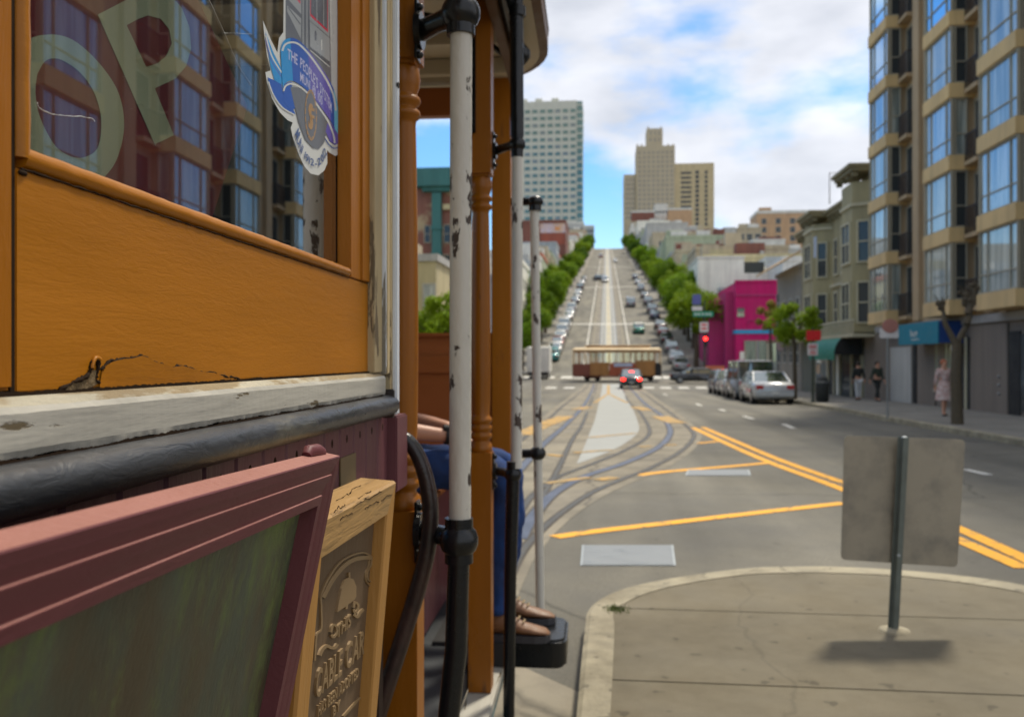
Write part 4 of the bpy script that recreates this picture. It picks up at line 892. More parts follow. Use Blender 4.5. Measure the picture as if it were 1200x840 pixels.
# ---------------- framed boards hung on the side
def frame_board(name, label, pl, corner, H, W, prof, thick, mats, vpy, panel_off, cat, split=False):
    """corner: pixel of the top front right corner; profile [(inset, proud)]"""
    C = pl.pt(*corner); n = pl.n
    u = (Vector((0, 1, 0))-n*n.y); u = u.normalized(); v = n.cross(u).normalized()
    if v.z > 0: v = -v
    a = atan((vpy-420)/FPX); u2 = u*cos(a)+v*sin(a); v2 = v*cos(a)-u*sin(a)
    def P(t, d, h): return C-u2*t+v2*d+n*h       # t back from corner, d down, h proud
    r = empty(name, T(P(W/2, H, -thick/2)), CARROT, label, cat); o = P(W/2, H, -thick/2)
    sides = [((0, 0), (W, 0)), ((0, 0), (0, H)), ((W, 0), (W, H)), ((0, H), (W, H))]
    full = [(0.0, -thick)]+prof
    for k, nm in enumerate(('top_rail', 'side_stile', 'side_stile', 'bottom_rail')):
        s = MB(); V = []
        for t, h in full:
            if k == 0: q = [(t, t), (W-t, t)]
            elif k == 1: q = [(t, t), (t, H-t)]
            elif k == 2: q = [(W-t, t), (W-t, H-t)]
            else: q = [(t, H-t), (W-t, H-t)]
            m = 24; V += [P(q[0][0]+(q[1][0]-q[0][0])*i/m, q[0][1]+(q[1][1]-q[0][1])*i/m, h) for i in range(m+1)]
        m = 25; nf = len(full)
        for j in range(nf-1):
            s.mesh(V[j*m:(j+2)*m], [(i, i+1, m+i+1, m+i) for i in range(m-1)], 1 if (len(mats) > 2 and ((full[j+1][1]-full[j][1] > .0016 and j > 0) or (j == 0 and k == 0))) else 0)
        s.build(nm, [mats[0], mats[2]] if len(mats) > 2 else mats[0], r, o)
    tmax = full[-1][0]; s = MB(); s.face([P(tmax-.002, tmax-.002, panel_off), P(W-tmax, tmax-.002, panel_off), P(W-tmax, H-tmax, panel_off), P(tmax-.002, H-tmax, panel_off)])
    s.face([P(.001, .001, -thick+.001), P(W, .001, -thick+.001), P(W, H, -thick+.001), P(.001, H, -thick+.001)])
    s.build('board_panel', mats[1], r, o)
    return r, P, o
pl1 = Pl((-.27, 0, -.110), (1, 0, -.196))
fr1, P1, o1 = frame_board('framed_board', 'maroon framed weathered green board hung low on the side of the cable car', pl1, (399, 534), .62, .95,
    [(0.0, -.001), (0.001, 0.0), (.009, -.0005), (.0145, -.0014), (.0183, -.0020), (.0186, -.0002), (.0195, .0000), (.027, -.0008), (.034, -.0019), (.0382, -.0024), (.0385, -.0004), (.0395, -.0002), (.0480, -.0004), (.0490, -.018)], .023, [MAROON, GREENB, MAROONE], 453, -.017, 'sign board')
s = MB(); a, b = P1(.055, 0, -.020), P1(.012, 0, -.018); s.tube([a+Vector((0, 0, .0005)), a.lerp(b, .12)+Vector((0, 0, .0045)), a.lerp(b, .7)+Vector((0, 0, .004)), b+Vector((0, 0, .001))], [.005, .0065, .007, .006], 12); s.build('peg', MAROON, fr1, o1)
pl2 = Pl((-.3137, 0, -.193), (1, 0, -.080))
fr2, P2, o2 = frame_board('adoption_plaque', 'yellowed wood framed brown plaque with raised bell and CABLE CAR lettering', pl2, (464.5, 563.5), .60, .432,
    [(0.0, -.004), (.003, 0.0), (.046, 0.0), (.0485, -.003), (.050, -.020)], .058, [WOODF, PLAQ], 444, -.019, 'plaque')
for c in fr2.children:
    pass
plq = Pl(P2(.1, .1, -.019), pl2.n)
pj = lambda x, y, o: plq.pt(x, y, o)
z4 = lambda x, y: (350+x/4.2, 640+y/4.2)
s = MB(); TH_ = (0.0, .0035)
def up_for(y): return lambda t: (-1.0, y)
text_on(s, 'CABLE CAR', pj, [z4(72, 748), z4(312, 522)], lambda t: (1.5, -33.5+4.5*t), 0, .06, TH_)
text_on(s, 'HAS BEEN ADOPTED', pj, [z4(84, 838), z4(284, 640)], lambda t: (.6, -14+2*t), 0, .08, TH_)
text_on(s, 'BY', pj, [z4(158, 836), z4(194, 800)], lambda t: (.4, -12), 0, .1, TH_)
text_on(s, 'THIS', pj, [z4(176, 452), z4(246, 388)], lambda t: (.6, -15), 0, .08, TH_)
s.build('raised_lettering', PLAQL, fr2, o2)
s = MB()
def praise(L, th=.0035, sm=0):
    if sm: L = cm2(L, sm)
    A = [plq.pt(*z4(*p), 0) for p in L]; off = plq.n*th; s.prism(A, off)
praise([(178, 322), (186, 275), (200, 205), (215, 165), (235, 152), (258, 160), (273, 195), (272, 245), (262, 262), (225, 290)])
praise([(234, 128), (243, 124), (243, 155), (236, 156)]); praise([(219, 290), (232, 284), (230, 305), (221, 308)])
s.build('raised_bell', PLAQL, fr2, o2)
s = MB()
def pstroke(L, wd, th=.003, sm=5):
    P = catmull([Vector((*z4(*p), 0)) for p in L], sm) if sm else [Vector((*z4(*p), 0)) for p in L]
    L1 = []; L2 = []
    for i, p in enumerate(P):
        t = P[min(i+1, len(P)-1)]-P[max(i-1, 0)]; nn = Vector((-t.y, t.x, 0)).normalized()*wd/2
        L1.append((p.x+nn.x, p.y+nn.y)); L2.append((p.x-nn.x, p.y-nn.y))
    A = [plq.pt(*q, th) for q in L1]; B = [plq.pt(*q, th) for q in L2]; A0 = [plq.pt(*q, 0) for q in L1]; B0 = [plq.pt(*q, 0) for q in L2]; n = len(A)
    s.mesh(A+B+A0+B0, [(i, i+1, n+i+1, n+i) for i in range(n-1)]+[(i, i+1, 2*n+i+1, 2*n+i) for i in range(n-1)]+[(n+i, n+i+1, 3*n+i+1, 3*n+i) for i in range(n-1)])
for L, wd in (([(95, 535), (108, 505), (130, 488), (150, 496), (170, 496), (182, 478)], 3.5), ([(150, 420), (160, 385), (178, 395), (178, 425), (162, 445), (150, 430)], 2.5), ([(262, 330), (280, 345), (296, 322), (312, 308)], 3.2), ([(262, 300), (268, 275), (284, 285), (282, 310), (268, 325), (262, 305)], 2.5)): pstroke(L, wd)
s.build('raised_banner', PLAQL, fr2, o2)
s = MB()
pstroke([(72, 560), (80, 440), (104, 402), (104, 300), (104, 240), (135, 165), (190, 85), (250, 45), (310, 30), (352, 48)], 1.8, .0025, 6); pstroke([(110, 250), (160, 160), (215, 95), (270, 62), (346, 52)], 4.6, .003, 6)
pstroke([(352, 48), (350, 90), (333, 125), (334, 160), (362, 195), (358, 300), (348, 500), (330, 860)], 1.8, .0025, 6); pstroke([(343, 60), (338, 100), (326, 130), (327, 168), (352, 200)], 1.2, .002, 6); pstroke([(215, 835), (297, 742)], 2.6, .002, 0)
s.build('raised_border', PLAQL, fr2, o2)
random.seed(4); s = MB(); zf = lambda x, y: (280+x/4.2, 420+y/4.2)
for L_ in ([(478, 700), (520, 676), (545, 664), (560, 640), (600, 622)], [(500, 790), (530, 770), (560, 764)], [(560, 735), (600, 706), (640, 690), (700, 655)], [(620, 740), (660, 712), (690, 705)], [(465, 760), (490, 730), (500, 738), (520, 720)], [(700, 700), (730, 676), (752, 670)], [(585, 690), (620, 664), (650, 655)]):
    P = [pl2.pt(*zf(*p), .0002) for p in L_]; P = [p+Vector((0, random.gauss(0, .0007), random.gauss(0, .0007))) for p in catmull(P, 5)]; s.tube(P, [.0007*(.3+random.random()) for _ in P], 5)
s.build('dried_paint_cracks', CRACK, fr2, o2)['kind'] = 'stuff'
for c in list(fr2.children):
    if c.name.startswith('side_stile'): c.data.materials[0] = WOODFV

# ---------------- seated passenger
def skinned(name, V, E_, R, m, parent, org, sub=2, root=0, seam=None):
    me = bpy.data.meshes.new(name); me.from_pydata([tuple(Vector(v)-Vector(org)) for v in V], E_, [])
    o = bpy.data.objects.new(name, me); COL.objects.link(o); o.parent = parent
    md = o.modifiers.new('Skin', 'SKIN'); md.use_smooth_shade = True
    if not me.skin_vertices: me.attributes.new('dummy', 'FLOAT', 'POINT')
    for i, r in enumerate(R):
        r = r if isinstance(r, tuple) else (r, r); me.skin_vertices[0].data[i].radius = r; me.skin_vertices[0].data[i].use_root = (i == root)
    if sub: o.modifiers.new('Sub', 'SUBSURF').levels = sub; o.modifiers['Sub'].render_levels = sub
    me.materials.append(m); return o
def chain(pts): return [(i, i+1) for i in range(len(pts)-1)]
PO = Vector((-.85, 3.42, -.55))
man = empty('person', T(PO+Vector((0, .19, -.022))), CARROT, 'seated passenger in blue jeans and brown leather shoes, hands in lap, black wristwatch', 'person')
def skel(name, chains, m, parent, org, sub=2):
    V = []; E_ = []; R = []; idx = {}
    for ch in chains:
        prev = None
        for (p, r) in ch:
            k = tuple(round(c, 4) for c in p)
            if k not in idx: idx[k] = len(V); V.append(p); R.append(r)
            if prev is not None and prev != idx[k]: E_.append((prev, idx[k]))
            prev = idx[k]
    return skinned(name, V, E_, R, m, parent, org, sub)
hipc = (-.93, 3.36, -.43)
def leg(yh, yk, yf, xk=-.345, xf=-.375):
    return [(hipc, .13), ((-.88, yh, -.44), .105), ((-.62, (yh+yk)/2, -.415), .088), ((xk-.02, yk, -.405), .066), ((xk+.005, yk, -.46), .062), ((xk-.0, (yk+yf)/2, -.68), .060), ((xf, yf, -.93), .052), ((xf, yf, -.985), .054)]
skel('jeans', [leg(3.27, 3.25, 3.27), leg(3.46, 3.48, 3.50, -.34, -.38)], JEANS, man, PO)
tx = bpy.data.textures.new('cloth_folds', 'CLOUDS'); tx.noise_scale = .07; jo = [o for o in man.children if o.name.startswith('jeans')][0]; jo.modifiers['Sub'].levels = 3; jo.modifiers['Sub'].render_levels = 3; md = jo.modifiers.new('Folds', 'DISPLACE'); md.texture = tx; md.strength = .028; md.mid_level = .5
# body: torso, neck, head, arms in one skin
w1 = (-.545, 3.27, -.287); w2 = (-.565, 3.36, -.262)
skel('body', [[(hipc, .12), ((-.98, 3.36, -.20), .125), ((-.98, 3.36, .02), .14), ((-.96, 3.36, .10), .07), ((-.945, 3.36, .17), .055), ((-.93, 3.36, .24), .085), ((-.925, 3.36, .31), .095), ((-.935, 3.36, .37), .07)],
              [((-.98, 3.36, .02), .14), ((-.96, 3.16, .04), .060), ((-.93, 3.10, -.12), .047), ((-.86, 3.11, -.24), .041), ((-.70, 3.20, -.262), .037), (w1, .026)],
              [((-.98, 3.36, .02), .14), ((-.96, 3.56, .04), .060), ((-.93, 3.62, -.12), .047), ((-.86, 3.60, -.24), .041), ((-.70, 3.46, -.245), .037), (w2, .026)]], SKIN, man, PO)
skel('shirt', [[(hipc, .125), ((-.98, 3.36, -.2), .138), ((-.98, 3.36, .02), .152), ((-.965, 3.36, .08), .08)], [((-.98, 3.36, .02), .152), ((-.96, 3.15, .04), .070), ((-.93, 3.095, -.10), .058)], [((-.98, 3.36, .02), .152), ((-.96, 3.57, .04), .070), ((-.93, 3.625, -.10), .058)]], SHIRT, man, PO)
s = MB(); s.ball((-.945, 3.36, .335), .108, 0, 18, 1, .92, .86); s.build('hair', HAIR, man, PO)
def hand(w, d, side, parent=man):
    w = Vector(w); d = Vector(d).normalized(); ac = d.cross(Vector((0, 0, 1))).normalized()*side; dn = Vector((0, 0, -1))
    pc = w+d*.05+dn*.004; chs = [[(tuple(w-d*.03), .026), (tuple(w), .024), (tuple(pc), (.034, .018)), (tuple(w+d*.085+dn*.01), (.036, .015))]]
    k = w+d*.085+dn*.01
    for i, (o_, l_) in enumerate(((-.030, .062), (-.010, .074), (.010, .070), (.029, .054))):
        b = k+ac*o_; m1 = b+d*l_*.5+dn*.010; m2 = b+d*l_*.85+dn*.030; chs.append([(tuple(k), (.036, .015)), (tuple(b+d*.006), .0095), (tuple(m1), .0088), (tuple(m2), .0078)])
    t0 = pc-ac*.03; chs.append([(tuple(pc), (.034, .018)), (tuple(t0+d*.012), .012), (tuple(t0+d*.045-ac*.010+dn*.008), .0105), (tuple(t0+d*.072-ac*.004+dn*.014), .009)])
    return skel('hand', chs, SKIN, parent, PO, 1)
hand(w1, (.97, .10, -.17), 1); hand(w2, (.98, -.12, -.20), -1)
s = MB(); a = Vector(w1)+Vector((-.022, -.012, .002)); d = Vector((.93, .35, -.12)).normalized(); s.tube([a-d*.011, a+d*.011], [.0315, .0315], 20); s.tube([a-d*.016+Vector((0, -.006, .030)), a+d*.016+Vector((0, -.006, .030))], [.016, .016], 12); s.build('wristwatch', BLACKM, man, PO)
def shoe(y, x0=-.43, x1=-.165, z=-1.078):
    s = MB(); St = [(x0, .020, .035, .105), (x0+.02, .033, .0, .120), (x0+.07, .038, 0, .118), (x0+.11, .040, 0, .098), (x0+.16, .046, 0, .070), (x0+.21, .048, 0, .056), (x0+.25, .040, .002, .045), (x1, .018, .006, .030)]
    V = []; n = 14
    for x, w_, lo, hi in St:
        for j in range(n):
            a = 2*pi*j/n; cz = (hi+.022)/2; V.append((x, y+w_*cos(a)*(1 if sin(a) < .3 else .82), z+max(.018, cz+(hi-cz)*sin(a))))
    s.mesh(V, [(i*n+j, i*n+(j+1) % n, (i+1)*n+(j+1) % n, (i+1)*n+j) for i in range(len(St)-1) for j in range(n)], 0, True); s.mesh(V[:n], [tuple(range(n))]); s.mesh(V[-n:], [tuple(range(n))])
    o = s.build('shoe', SHOE, man, PO)
    t = MB(); ou = [(x-(.004 if i == 0 else -.0), y-w_*1.08-.001) for i, (x, w_, a, b) in enumerate(St)]+[(x+.004, y+w_*1.08+.001) for x, w_, a, b in St[::-1]]
    t.prism([(p[0], p[1], z) for p in ou], (0, 0, .026)); t.build('shoe_sole', SOLE, o, (0, 0, 0)).parent = o
    o.children[0].location = tuple(-PO) if False else (0, 0, 0)
    for v in o.children[0].data.vertices: v.co = v.co-PO
    l = MB()
    for k in range(4): l.tube([(x0+.10+k*.02, y-.022, z+.108-k*.012), (x0+.108+k*.02, y, z+.116-k*.013), (x0+.10+k*.02, y+.022, z+.108-k*.012)], .003, 6)
    l.build('shoe_laces', mat('tan_laces', (.35, .25, .13), .8) if 'tan_laces' not in MATS else MATS['tan_laces'], o, PO)
shoe(3.27); shoe(3.50, -.43, -.155)
# ------------------------------------------------------------------ ISLAND SIGN
GALV = mat('weathered_aluminium_sign_back', (0.30, 0.265, 0.20), 0.6, metal=0.15, var=0.12, vs=4, bump=0.1, bs=80, col2=(0.21, 0.19, 0.15), mixs=5.5, mixlo=0.46, mixhi=0.66)
GPOST = mat('green_grey_steel_post', (0.13, 0.15, 0.135), 0.5, metal=0.3, var=0.2, vs=12)
bp_ = gnd(1048, 738, ISH)
sg = empty('traffic_sign', bp_, 0, 'back of blank grey metal traffic sign on a short green post on the island', 'traffic sign')
dS = (bp_-Vector((0, 0, bp_.z))).dot(Vector((-sin(PHI), cos(PHI), 0)))
tp_ = at(1060, 512, dS-.05)
ax = (tp_-bp_).normalized(); s = MB(); A = bp_-ax*.02
rt = Vector((cos(PHI), sin(PHI), 0)); fw = Vector((-sin(PHI), cos(PHI), 0))
rt2 = (rt-ax*rt.dot(ax)).normalized(); fw2 = ax.cross(rt2)*-1
if fw2.dot(fw) < 0: fw2 = -fw2
prof = [(-.030, .016), (-.030, .012), (-.016, .012), (-.013, -.018), (.013, -.018), (.016, .012), (.030, .012), (.030, .016), (.012, .016), (.009, -.012), (-.009, -.012), (-.012, .016)]
s.prism([A+rt2*x*1.0+fw2*y for x, y in prof], ax*((tp_-A).length))
s.build('sign_post', GPOST, sg, bp_, .001)
q = [at(x, y, dS+.01) for x, y in [(989.5, 510), (1131.5, 515), (1122, 664.5), (985.5, 655.5)]]
ctr = sum(q, Vector())/4
def rcorner(Q, r, n=5):
    out = []
    for i in range(4):
        a, b, c = Q[i-1], Q[i], Q[(i+1) % 4]; u = (a-b).normalized()*r; v = (c-b).normalized()*r
        for j in range(n+1):
            t = j/n; out.append((b+u)*(1-t)**2+b*2*t*(1-t)+(b+v)*t*t)
    return out
s = MB(); s.prism(rcorner(q, .030), fw*.004); s.build('sign_panel', GALV, sg, bp_, .0008)
for py in (524, 650):
    c = at(1060-(py-512)*.055, py, dS-.03); s = MB(); s.tube([c-fw*.012, c+fw*.03], .009, 8); s.build('bolt', PLATEE, sg, bp_)
s = MB(); s.ball(tp_+Vector((0, 0, -.004)), .018, 0, 10, 1, 1, .5); s.build('post_cap', PLATEE, sg, bp_)
s = MB(); s.lathe(bp_.x, bp_.y, [(.085, bp_.z-.01), (.080, bp_.z+.004), (.05, bp_.z+.008), (.03, bp_.z+.012)], 18); s.build('mortar_collar', KERB, sg, bp_)
# ------------------------------------------------------------------ BUILDINGS
def facademat(n, c, v=.10, r=.8, **k):
    m = mat(n, c, r, var=v+.05, vs=.6, bump=.15, bs=8, **k); t = m.node_tree; b = t.nodes['Principled BSDF']; l = t.links.new; src = b.inputs['Base Color'].links[0].from_socket
    co = [q for q in t.nodes if q.type == 'TEX_COORD'][0]; mp = N(t, 'ShaderNodeMapping'); mp.inputs['Scale'].default_value = (1.6, 1.6, .12); l(co.outputs['Object'], mp.inputs[0]); n2 = N(t, 'ShaderNodeTexNoise', i_Scale=1.0, i_Detail=7.0, i_Roughness=.65); l(mp.outputs[0], n2.inputs['Vector'])
    r_ = N(t, 'ShaderNodeMapRange'); r_.inputs['From Min'].default_value = .4; r_.inputs['From Max'].default_value = .7; r_.inputs['To Min'].default_value = 1.04; r_.inputs['To Max'].default_value = .78; l(n2.outputs['Fac'], r_.inputs['Value']); h = N(t, 'ShaderNodeHueSaturation'); l(r_.outputs[0], h.inputs['Value']); l(src, h.inputs['Color']); l(h.outputs[0], b.inputs['Base Color']); return m
TAN = facademat('tan_stucco', (.62, .43, .20)); TAN2 = facademat('brown_stucco', (.42, .30, .175)); STONE = facademat('grey_stone_cladding', (.20, .165, .135)); STONE2 = facademat('light_grey_stone', (.30, .29, .28))
OLIVE = facademat('olive_green_clapboard', (.34, .29, .16)); OLIVEL = facademat('pale_olive_trim', (.50, .45, .31)); MAG = facademat('magenta_stucco', (.50, .004, .12), .06); MAGD = facademat('dusty_magenta_stucco', (.42, .03, .14))
CREAMW = facademat('cream_stucco', (.82, .79, .68), .05); WHITEW = facademat('off_white_stucco', (.68, .66, .60), .08); GREYW = facademat('grey_stucco', (.46, .45, .42)); GREYW2 = facademat('blue_grey_stucco', (.38, .41, .43)); BEIGE = facademat('beige_stucco', (.46, .38, .26)); PINKT = facademat('salmon_tan_brick', (.52, .33, .19)); BRICK = facademat('red_brown_brick', (.22, .085, .06)); TEALW = facademat('teal_green_trim', (.05, .17, .16)); YELW = facademat('pale_yellow_stucco', (.55, .47, .27)); GREENW = facademat('pale_green_stucco', (.40, .44, .30)); LIMES = facademat('limestone', (.50, .42, .29)); TOWW = facademat('pale_tower_concrete', (.58, .57, .49)); ROOFG = mat('grey_roof', (.22, .21, .20), .9); REDR = mat('terracotta_roof', (.42, .12, .06), .8)
W_BLUE = winmat('sky_reflecting_glass', (.05, .12, .22), .75, (.62, .84, 1.0), (.16, .20, .22)); W_BLUE2 = winmat('sky_glass_with_pale_curtain', (.10, .16, .24), .5, (.60, .80, 1.0), (.50, .52, .50)); W_CURT2 = winmat('half_drawn_blind_glass', (.07, .085, .085), .25, (.75, .88, 1.0), (.52, .50, .42)); W_CURT = winmat('curtained_glass', (.16, .19, .17), .16, (.85, .92, 1.0), (.46, .48, .42)); W_DARK = winmat('dark_glass', (.025, .030, .030), .03, (.8, .9, 1), None, .16); W_GREY = winmat('muted_grey_glass', (.15, .18, .17), .06, (.8, .9, .9)); W_TEAL = winmat('teal_glass', (.07, .14, .115), .07, (.7, .9, .85)); FRAMEW = mat('white_window_frame', (.45, .43, .37), .6); FRAMED = mat('tan_window_frame', (.34, .30, .22), .6)
def window_mesh(wd, h, axis, out, glass, frame, cols=1, transom=None, fr=.06, dep=.07):
    """window at origin (centre bottom), facing out along axis; returns (frame mesh object data, pane data)"""
    f = MB(); g = MB()
    def bx(m, a0, a1, d0, d1, z0, z1, mi=0):
        d0, d1 = sorted((d0*out, d1*out))
        if axis == 'x': m.box(d0, d1, a0, a1, z0, z1, mi)
        else: m.box(a0, a1, d0, d1, z0, z1, mi)
    bx(f, -wd/2, wd/2, 0, dep, 0, fr); bx(f, -wd/2, wd/2, 0, dep, h-fr, h); bx(f, -wd/2, -wd/2+fr, 0, dep, fr, h-fr); bx(f, wd/2-fr, wd/2, 0, dep, fr, h-fr)
    cs = cols if isinstance(cols, (list, tuple)) else [(i+1)/cols for i in range(cols-1)]
    for c in cs: bx(f, -wd/2+wd*c-fr*.35, -wd/2+wd*c+fr*.35, .01, dep*.8, fr, h-fr)
    if transom: bx(f, -wd/2+fr, wd/2-fr, .01, dep*.75, h*transom-fr*.4, h*transom+fr*.4)
    bx(g, -wd/2+fr*.5, wd/2-fr*.5, .002, dep*.4, fr*.5, h-fr*.5)
    return f, g
WC = {}
def window(parent, org, p, wd, h, axis, out, glass, frame=None, cols=1, transom=None, fr=.06, dep=.07, flat=False):
    key = (round(wd, 2), round(h, 2), axis, out, glass.name, frame.name if frame else '', str(cols), transom, fr, dep, flat)
    if key not in WC:
        f, g = window_mesh(wd, h, axis, out, glass, frame or FRAMEW, cols, transom, fr, dep)
        if flat:
            f.mesh(g.v, g.f, 1); a = f.build('window', [frame or FRAMEW, glass]); b = None
        else: a = f.build('window', frame or FRAMEW); b = g.build('pane', glass, a)
        WC[key] = (a, b); a.parent = parent; a.location = Vector(p)-Vector(org); return a
    a0, b0 = WC[key]; a = copy_obj(a0, parent); a.location = Vector(p)-Vector(org)
    if b0: copy_obj(b0, a)
    return a
def part(s, name, m, par, org, bevel=0): return s.build(name, m, par, org, bevel)
def simple_building(name, label, x0, x1, y0, y1, z0, z1, wall, roofm=None, face='y-', street=None, nx=0, nz=0, ny=0, wsize=(1.0, 1.5), glass=None, frame=None, cornice=None, cat='building', group=None, zb=None, topgap=1.3, bay=False, parapet=.5, clutter=0):
    """a block; windows on its near face (towards -y) and its street face"""
    org = Vector(((x0+x1)/2, y0, z0)); b = empty(name, org, 0, label, cat, group)
    s = MB(); s.box(x0, x1, y0, y1, z0-2, z1); part(s, 'wall', wall, b, org)
    s = MB(); s.box(x0+.3, x1-.3, y0+.3, y1-.3, z1+.003, z1+.12); part(s, 'roof', roofm or ROOFG, b, org)
    s = MB()
    for q in ((x0-.12, x1+.12, y0-.12, y0+.25), (x0-.12, x1+.12, y1-.25, y1+.12), (x0-.12, x0+.25, y0+.251, y1-.251), (x1-.25, x1+.12, y0+.251, y1-.251)): s.box(*q, z1-.15, z1+parapet)
    part(s, 'cornice', cornice or wall, b, org)
    for q in range(clutter):
        cx_, cy_ = random.uniform(x0+1.5, x1-1.5), random.uniform(y0+1.2, y1-1.2); kind = random.choice(['stair_head', 'chimney', 'roof_vent', 'stair_head', 'parapet_wall'])
        a_, b_, c_ = {'stair_head': (1.6, 1.3, 2.2), 'chimney': (.4, .4, 1.7), 'roof_vent': (.25, .25, .9), 'parapet_wall': (3.0, .15, 1.0)}[kind]; a_ *= random.uniform(.7, 1.5); s = MB(); s.box(max(cx_-a_, x0+.3), min(cx_+a_, x1-.3), cy_-b_, cy_+b_, z1+.12, z1+.12+c_*random.uniform(.8, 1.3)); part(s, kind, random.choice([wall, WHITEW, GREYW, LIMES, BRICK]), b, org)
    zb = z0+1.2 if zb is None else zb; gl = glass or W_DARK
    if nz:
        fh = (z1-topgap+wsize[1]*.0-zb)/nz
        for k in range(nz):
            z = zb+fh*(k+.5)-wsize[1]/2
            for i in range(nx): window(b, org, (x0+(x1-x0)*(i+.5)/nx, y0, z), *wsize, 'y', -1, gl, frame, 1, .5, flat=True, fr=.08)
            if street:
                X = x0 if street == 'x-' else x1; o_ = -1 if street == 'x-' else 1
                for i in range(ny):
                    window(b, org, (X, y0+(y1-y0)*(i+.5)/ny, z), *wsize, 'x', o_, gl, frame, 1, .5, flat=True, fr=.08)
    if bay and street:
        X = x0 if street == 'x-' else x1; o_ = -1 if street == 'x-' else 1
        for i in range(bay):
            yc = y0+(y1-y0)*(i+.5)/bay; s = MB(); h_ = (y1-y0)/bay*.28
            s.prism([(X, yc-h_, z0+3), (X+o_*.9, yc-h_*.6, z0+3), (X+o_*.9, yc+h_*.6, z0+3), (X, yc+h_, z0+3)], (0, 0, z1-z0-3.6)); part(s, 'bay', wall, b, org)
    return b
# ---- tall apartment block on the right
BX = 12.3; BF = 11.45
bo = Vector((BX, 42, G(42)+.14)); apt = empty('apartment_building', bo, 0, 'tall tan apartment block on the right with projecting bays of blue reflecting windows', 'building')
s = MB(); s.box(BX, 24, 11, 42.0, 3.2, 27.5); part(s, 'wall', TAN2, apt, bo)
s = MB(); s.box(BX+.02, 24, 11.02, 41.98, -2, 3.198); part(s, 'base_wall', STONE, apt, bo)
s = MB(); s.box(BX-.3, 24.2, 10.8, 42.2, 27.5, 27.9); part(s, 'roof', ROOFG, apt, bo)
def yf(px): return wx(px, BF)
bays = [(yf(1038), yf(1017)), (yf(1112), yf(1081)), (yf(1190), yf(1144)), (19.6, 22.2), (14.6, 17.0), (11.1, 12.6)]
FL = [3.35+2.43*k for k in range(10)]
for bi, (a, b) in enumerate(bays):
    for k, z in enumerate(FL):
        zt = z+2.43; s = MB(); s.box(BF, BX+.001, a, b, z, z+.50); part(s, 'bay_spandrel', TAN, apt, bo, .01)
        up = k >= 4 if bi == 0 else (k >= 4 if bi == 1 else k >= 4)
        s = MB(); s.box(BF+.16, BX+.001, a+.14, b-.06, z+.5, zt); part(s, 'bay_core', TAN2, apt, bo)
        gl = (W_BLUE if (k*5+bi*3) % 4 else W_BLUE2) if k >= 4 else (W_CURT if (k+bi) % 3 else W_CURT2)
        window(apt, bo, (BF+.16, (a+b)/2, z+.503), b-a-.04, 1.92, 'x', -1, gl, FRAMED, [.2, .78], .30, .045, .10)
        window(apt, bo, (BF+.16+.25, a+.14, z+.503), .42, 1.92, 'y', -1, W_DARK if (k+bi) % 3 else W_CURT, FRAMED, 1, .38, .05, .10)
    s = MB(); s.box(BF, BX+.001, a, b, FL[-1]+2.43, FL[-1]+2.9); part(s, 'bay_spandrel', TAN, apt, bo, .01)
DKM = mat('dark_metal_railing', (.04, .03, .028), .5)
for bi in range(len(bays)-1):
    a = bays[bi+1][1]; b = bays[bi][0]; m = (a+b)/2
    s = MB(); s.box(BX-.16, BX-.001, b-1.80, b-1.08, 3.35, 27.3); part(s, 'pilaster', TAN2, apt, bo, .01)
    for k, z in enumerate(FL[:-1]):
        y0_ = b-1.04; y1_ = b-.01
        if b-a > 1.9:
            window(apt, bo, (BX, (y0_+y1_)/2, z+.28), min(1.3, y1_-y0_-.1), 2.0, 'x', -1, W_DARK, FRAMED, 1, None, .06, .06)
            s = MB(); s.box(BX-.38, BX-.002, y0_, y1_, z+.10, z+.24); part(s, 'balcony_slab', TAN2, apt, bo)
            s = MB(); s.box(BX-.36, BX-.33, y0_, y1_, z+1.10, z+1.15); n = int((y1_-y0_)/.11)
            for i in range(n+1): yy = y0_+.02+(y1_-y0_-.04)*i/n; s.box(BX-.355, BX-.335, yy-.012, yy+.012, z+.24, z+1.1)
            for i in range(3): s.box(BX-.30+i*.11, BX-.28+i*.11, y0_, y0_+.02, z+.24, z+1.1)
            s.box(BX-.325, BX-.01, y0_, y0_+.03, z+1.1, z+1.15)
            o = part(s, 'balcony_railing', DKM, apt, bo); o['kind'] = 'stuff'
# horizontal joint lines on the wall, ground-floor pieces
s = MB(); s.box(BX-.14, BX+.0, 11.2, 41.9, 3.02, 3.30); part(s, 'base_cornice', STONE2, apt, bo, .02)
def yb(px): return wx(px, BX)
def zpx(py, px, X=BX): r = wray(px, 420); return CAMZ+(420-py)/FPX*(X/r.x)
def base_rect(name, pa, pb, z0, z1, m, proud=.03, dep=None): s = MB(); s.box(BX-proud, BX+.018, yb(pb), yb(pa), z0, z1); return part(s, name, m, apt, bo, .006)
gz = lambda px: G(yb(px))+.14
for pa, pb in ((1015, 1040), (1085, 1097), (1139, 1182), (1100, 1108)):
    base_rect('stone_pier', pa, pb, -.5, 2.98, STONE, .05)
base_rect('service_door', 1044, 1068, -.3, 2.35, GREYW, .03); base_rect('dark_doorway', 1070, 1074, -.3, 2.8, BLACKM, .02)
base_rect('lobby_window', 1097.5, 1116, .75, 2.55, mat('lit_curtained_lobby_glass', (.50, .52, .36), .4, var=.1, stretch=(1, 6, 1)), .02)
for px in (1097, 1102, 1107, 1112, 1116.5): base_rect('window_bar', px, px+.8, .70, 2.6, FRAMED, .06)
base_rect('window_sill', 1096, 1117, .62, .72, FRAMEW, .08)
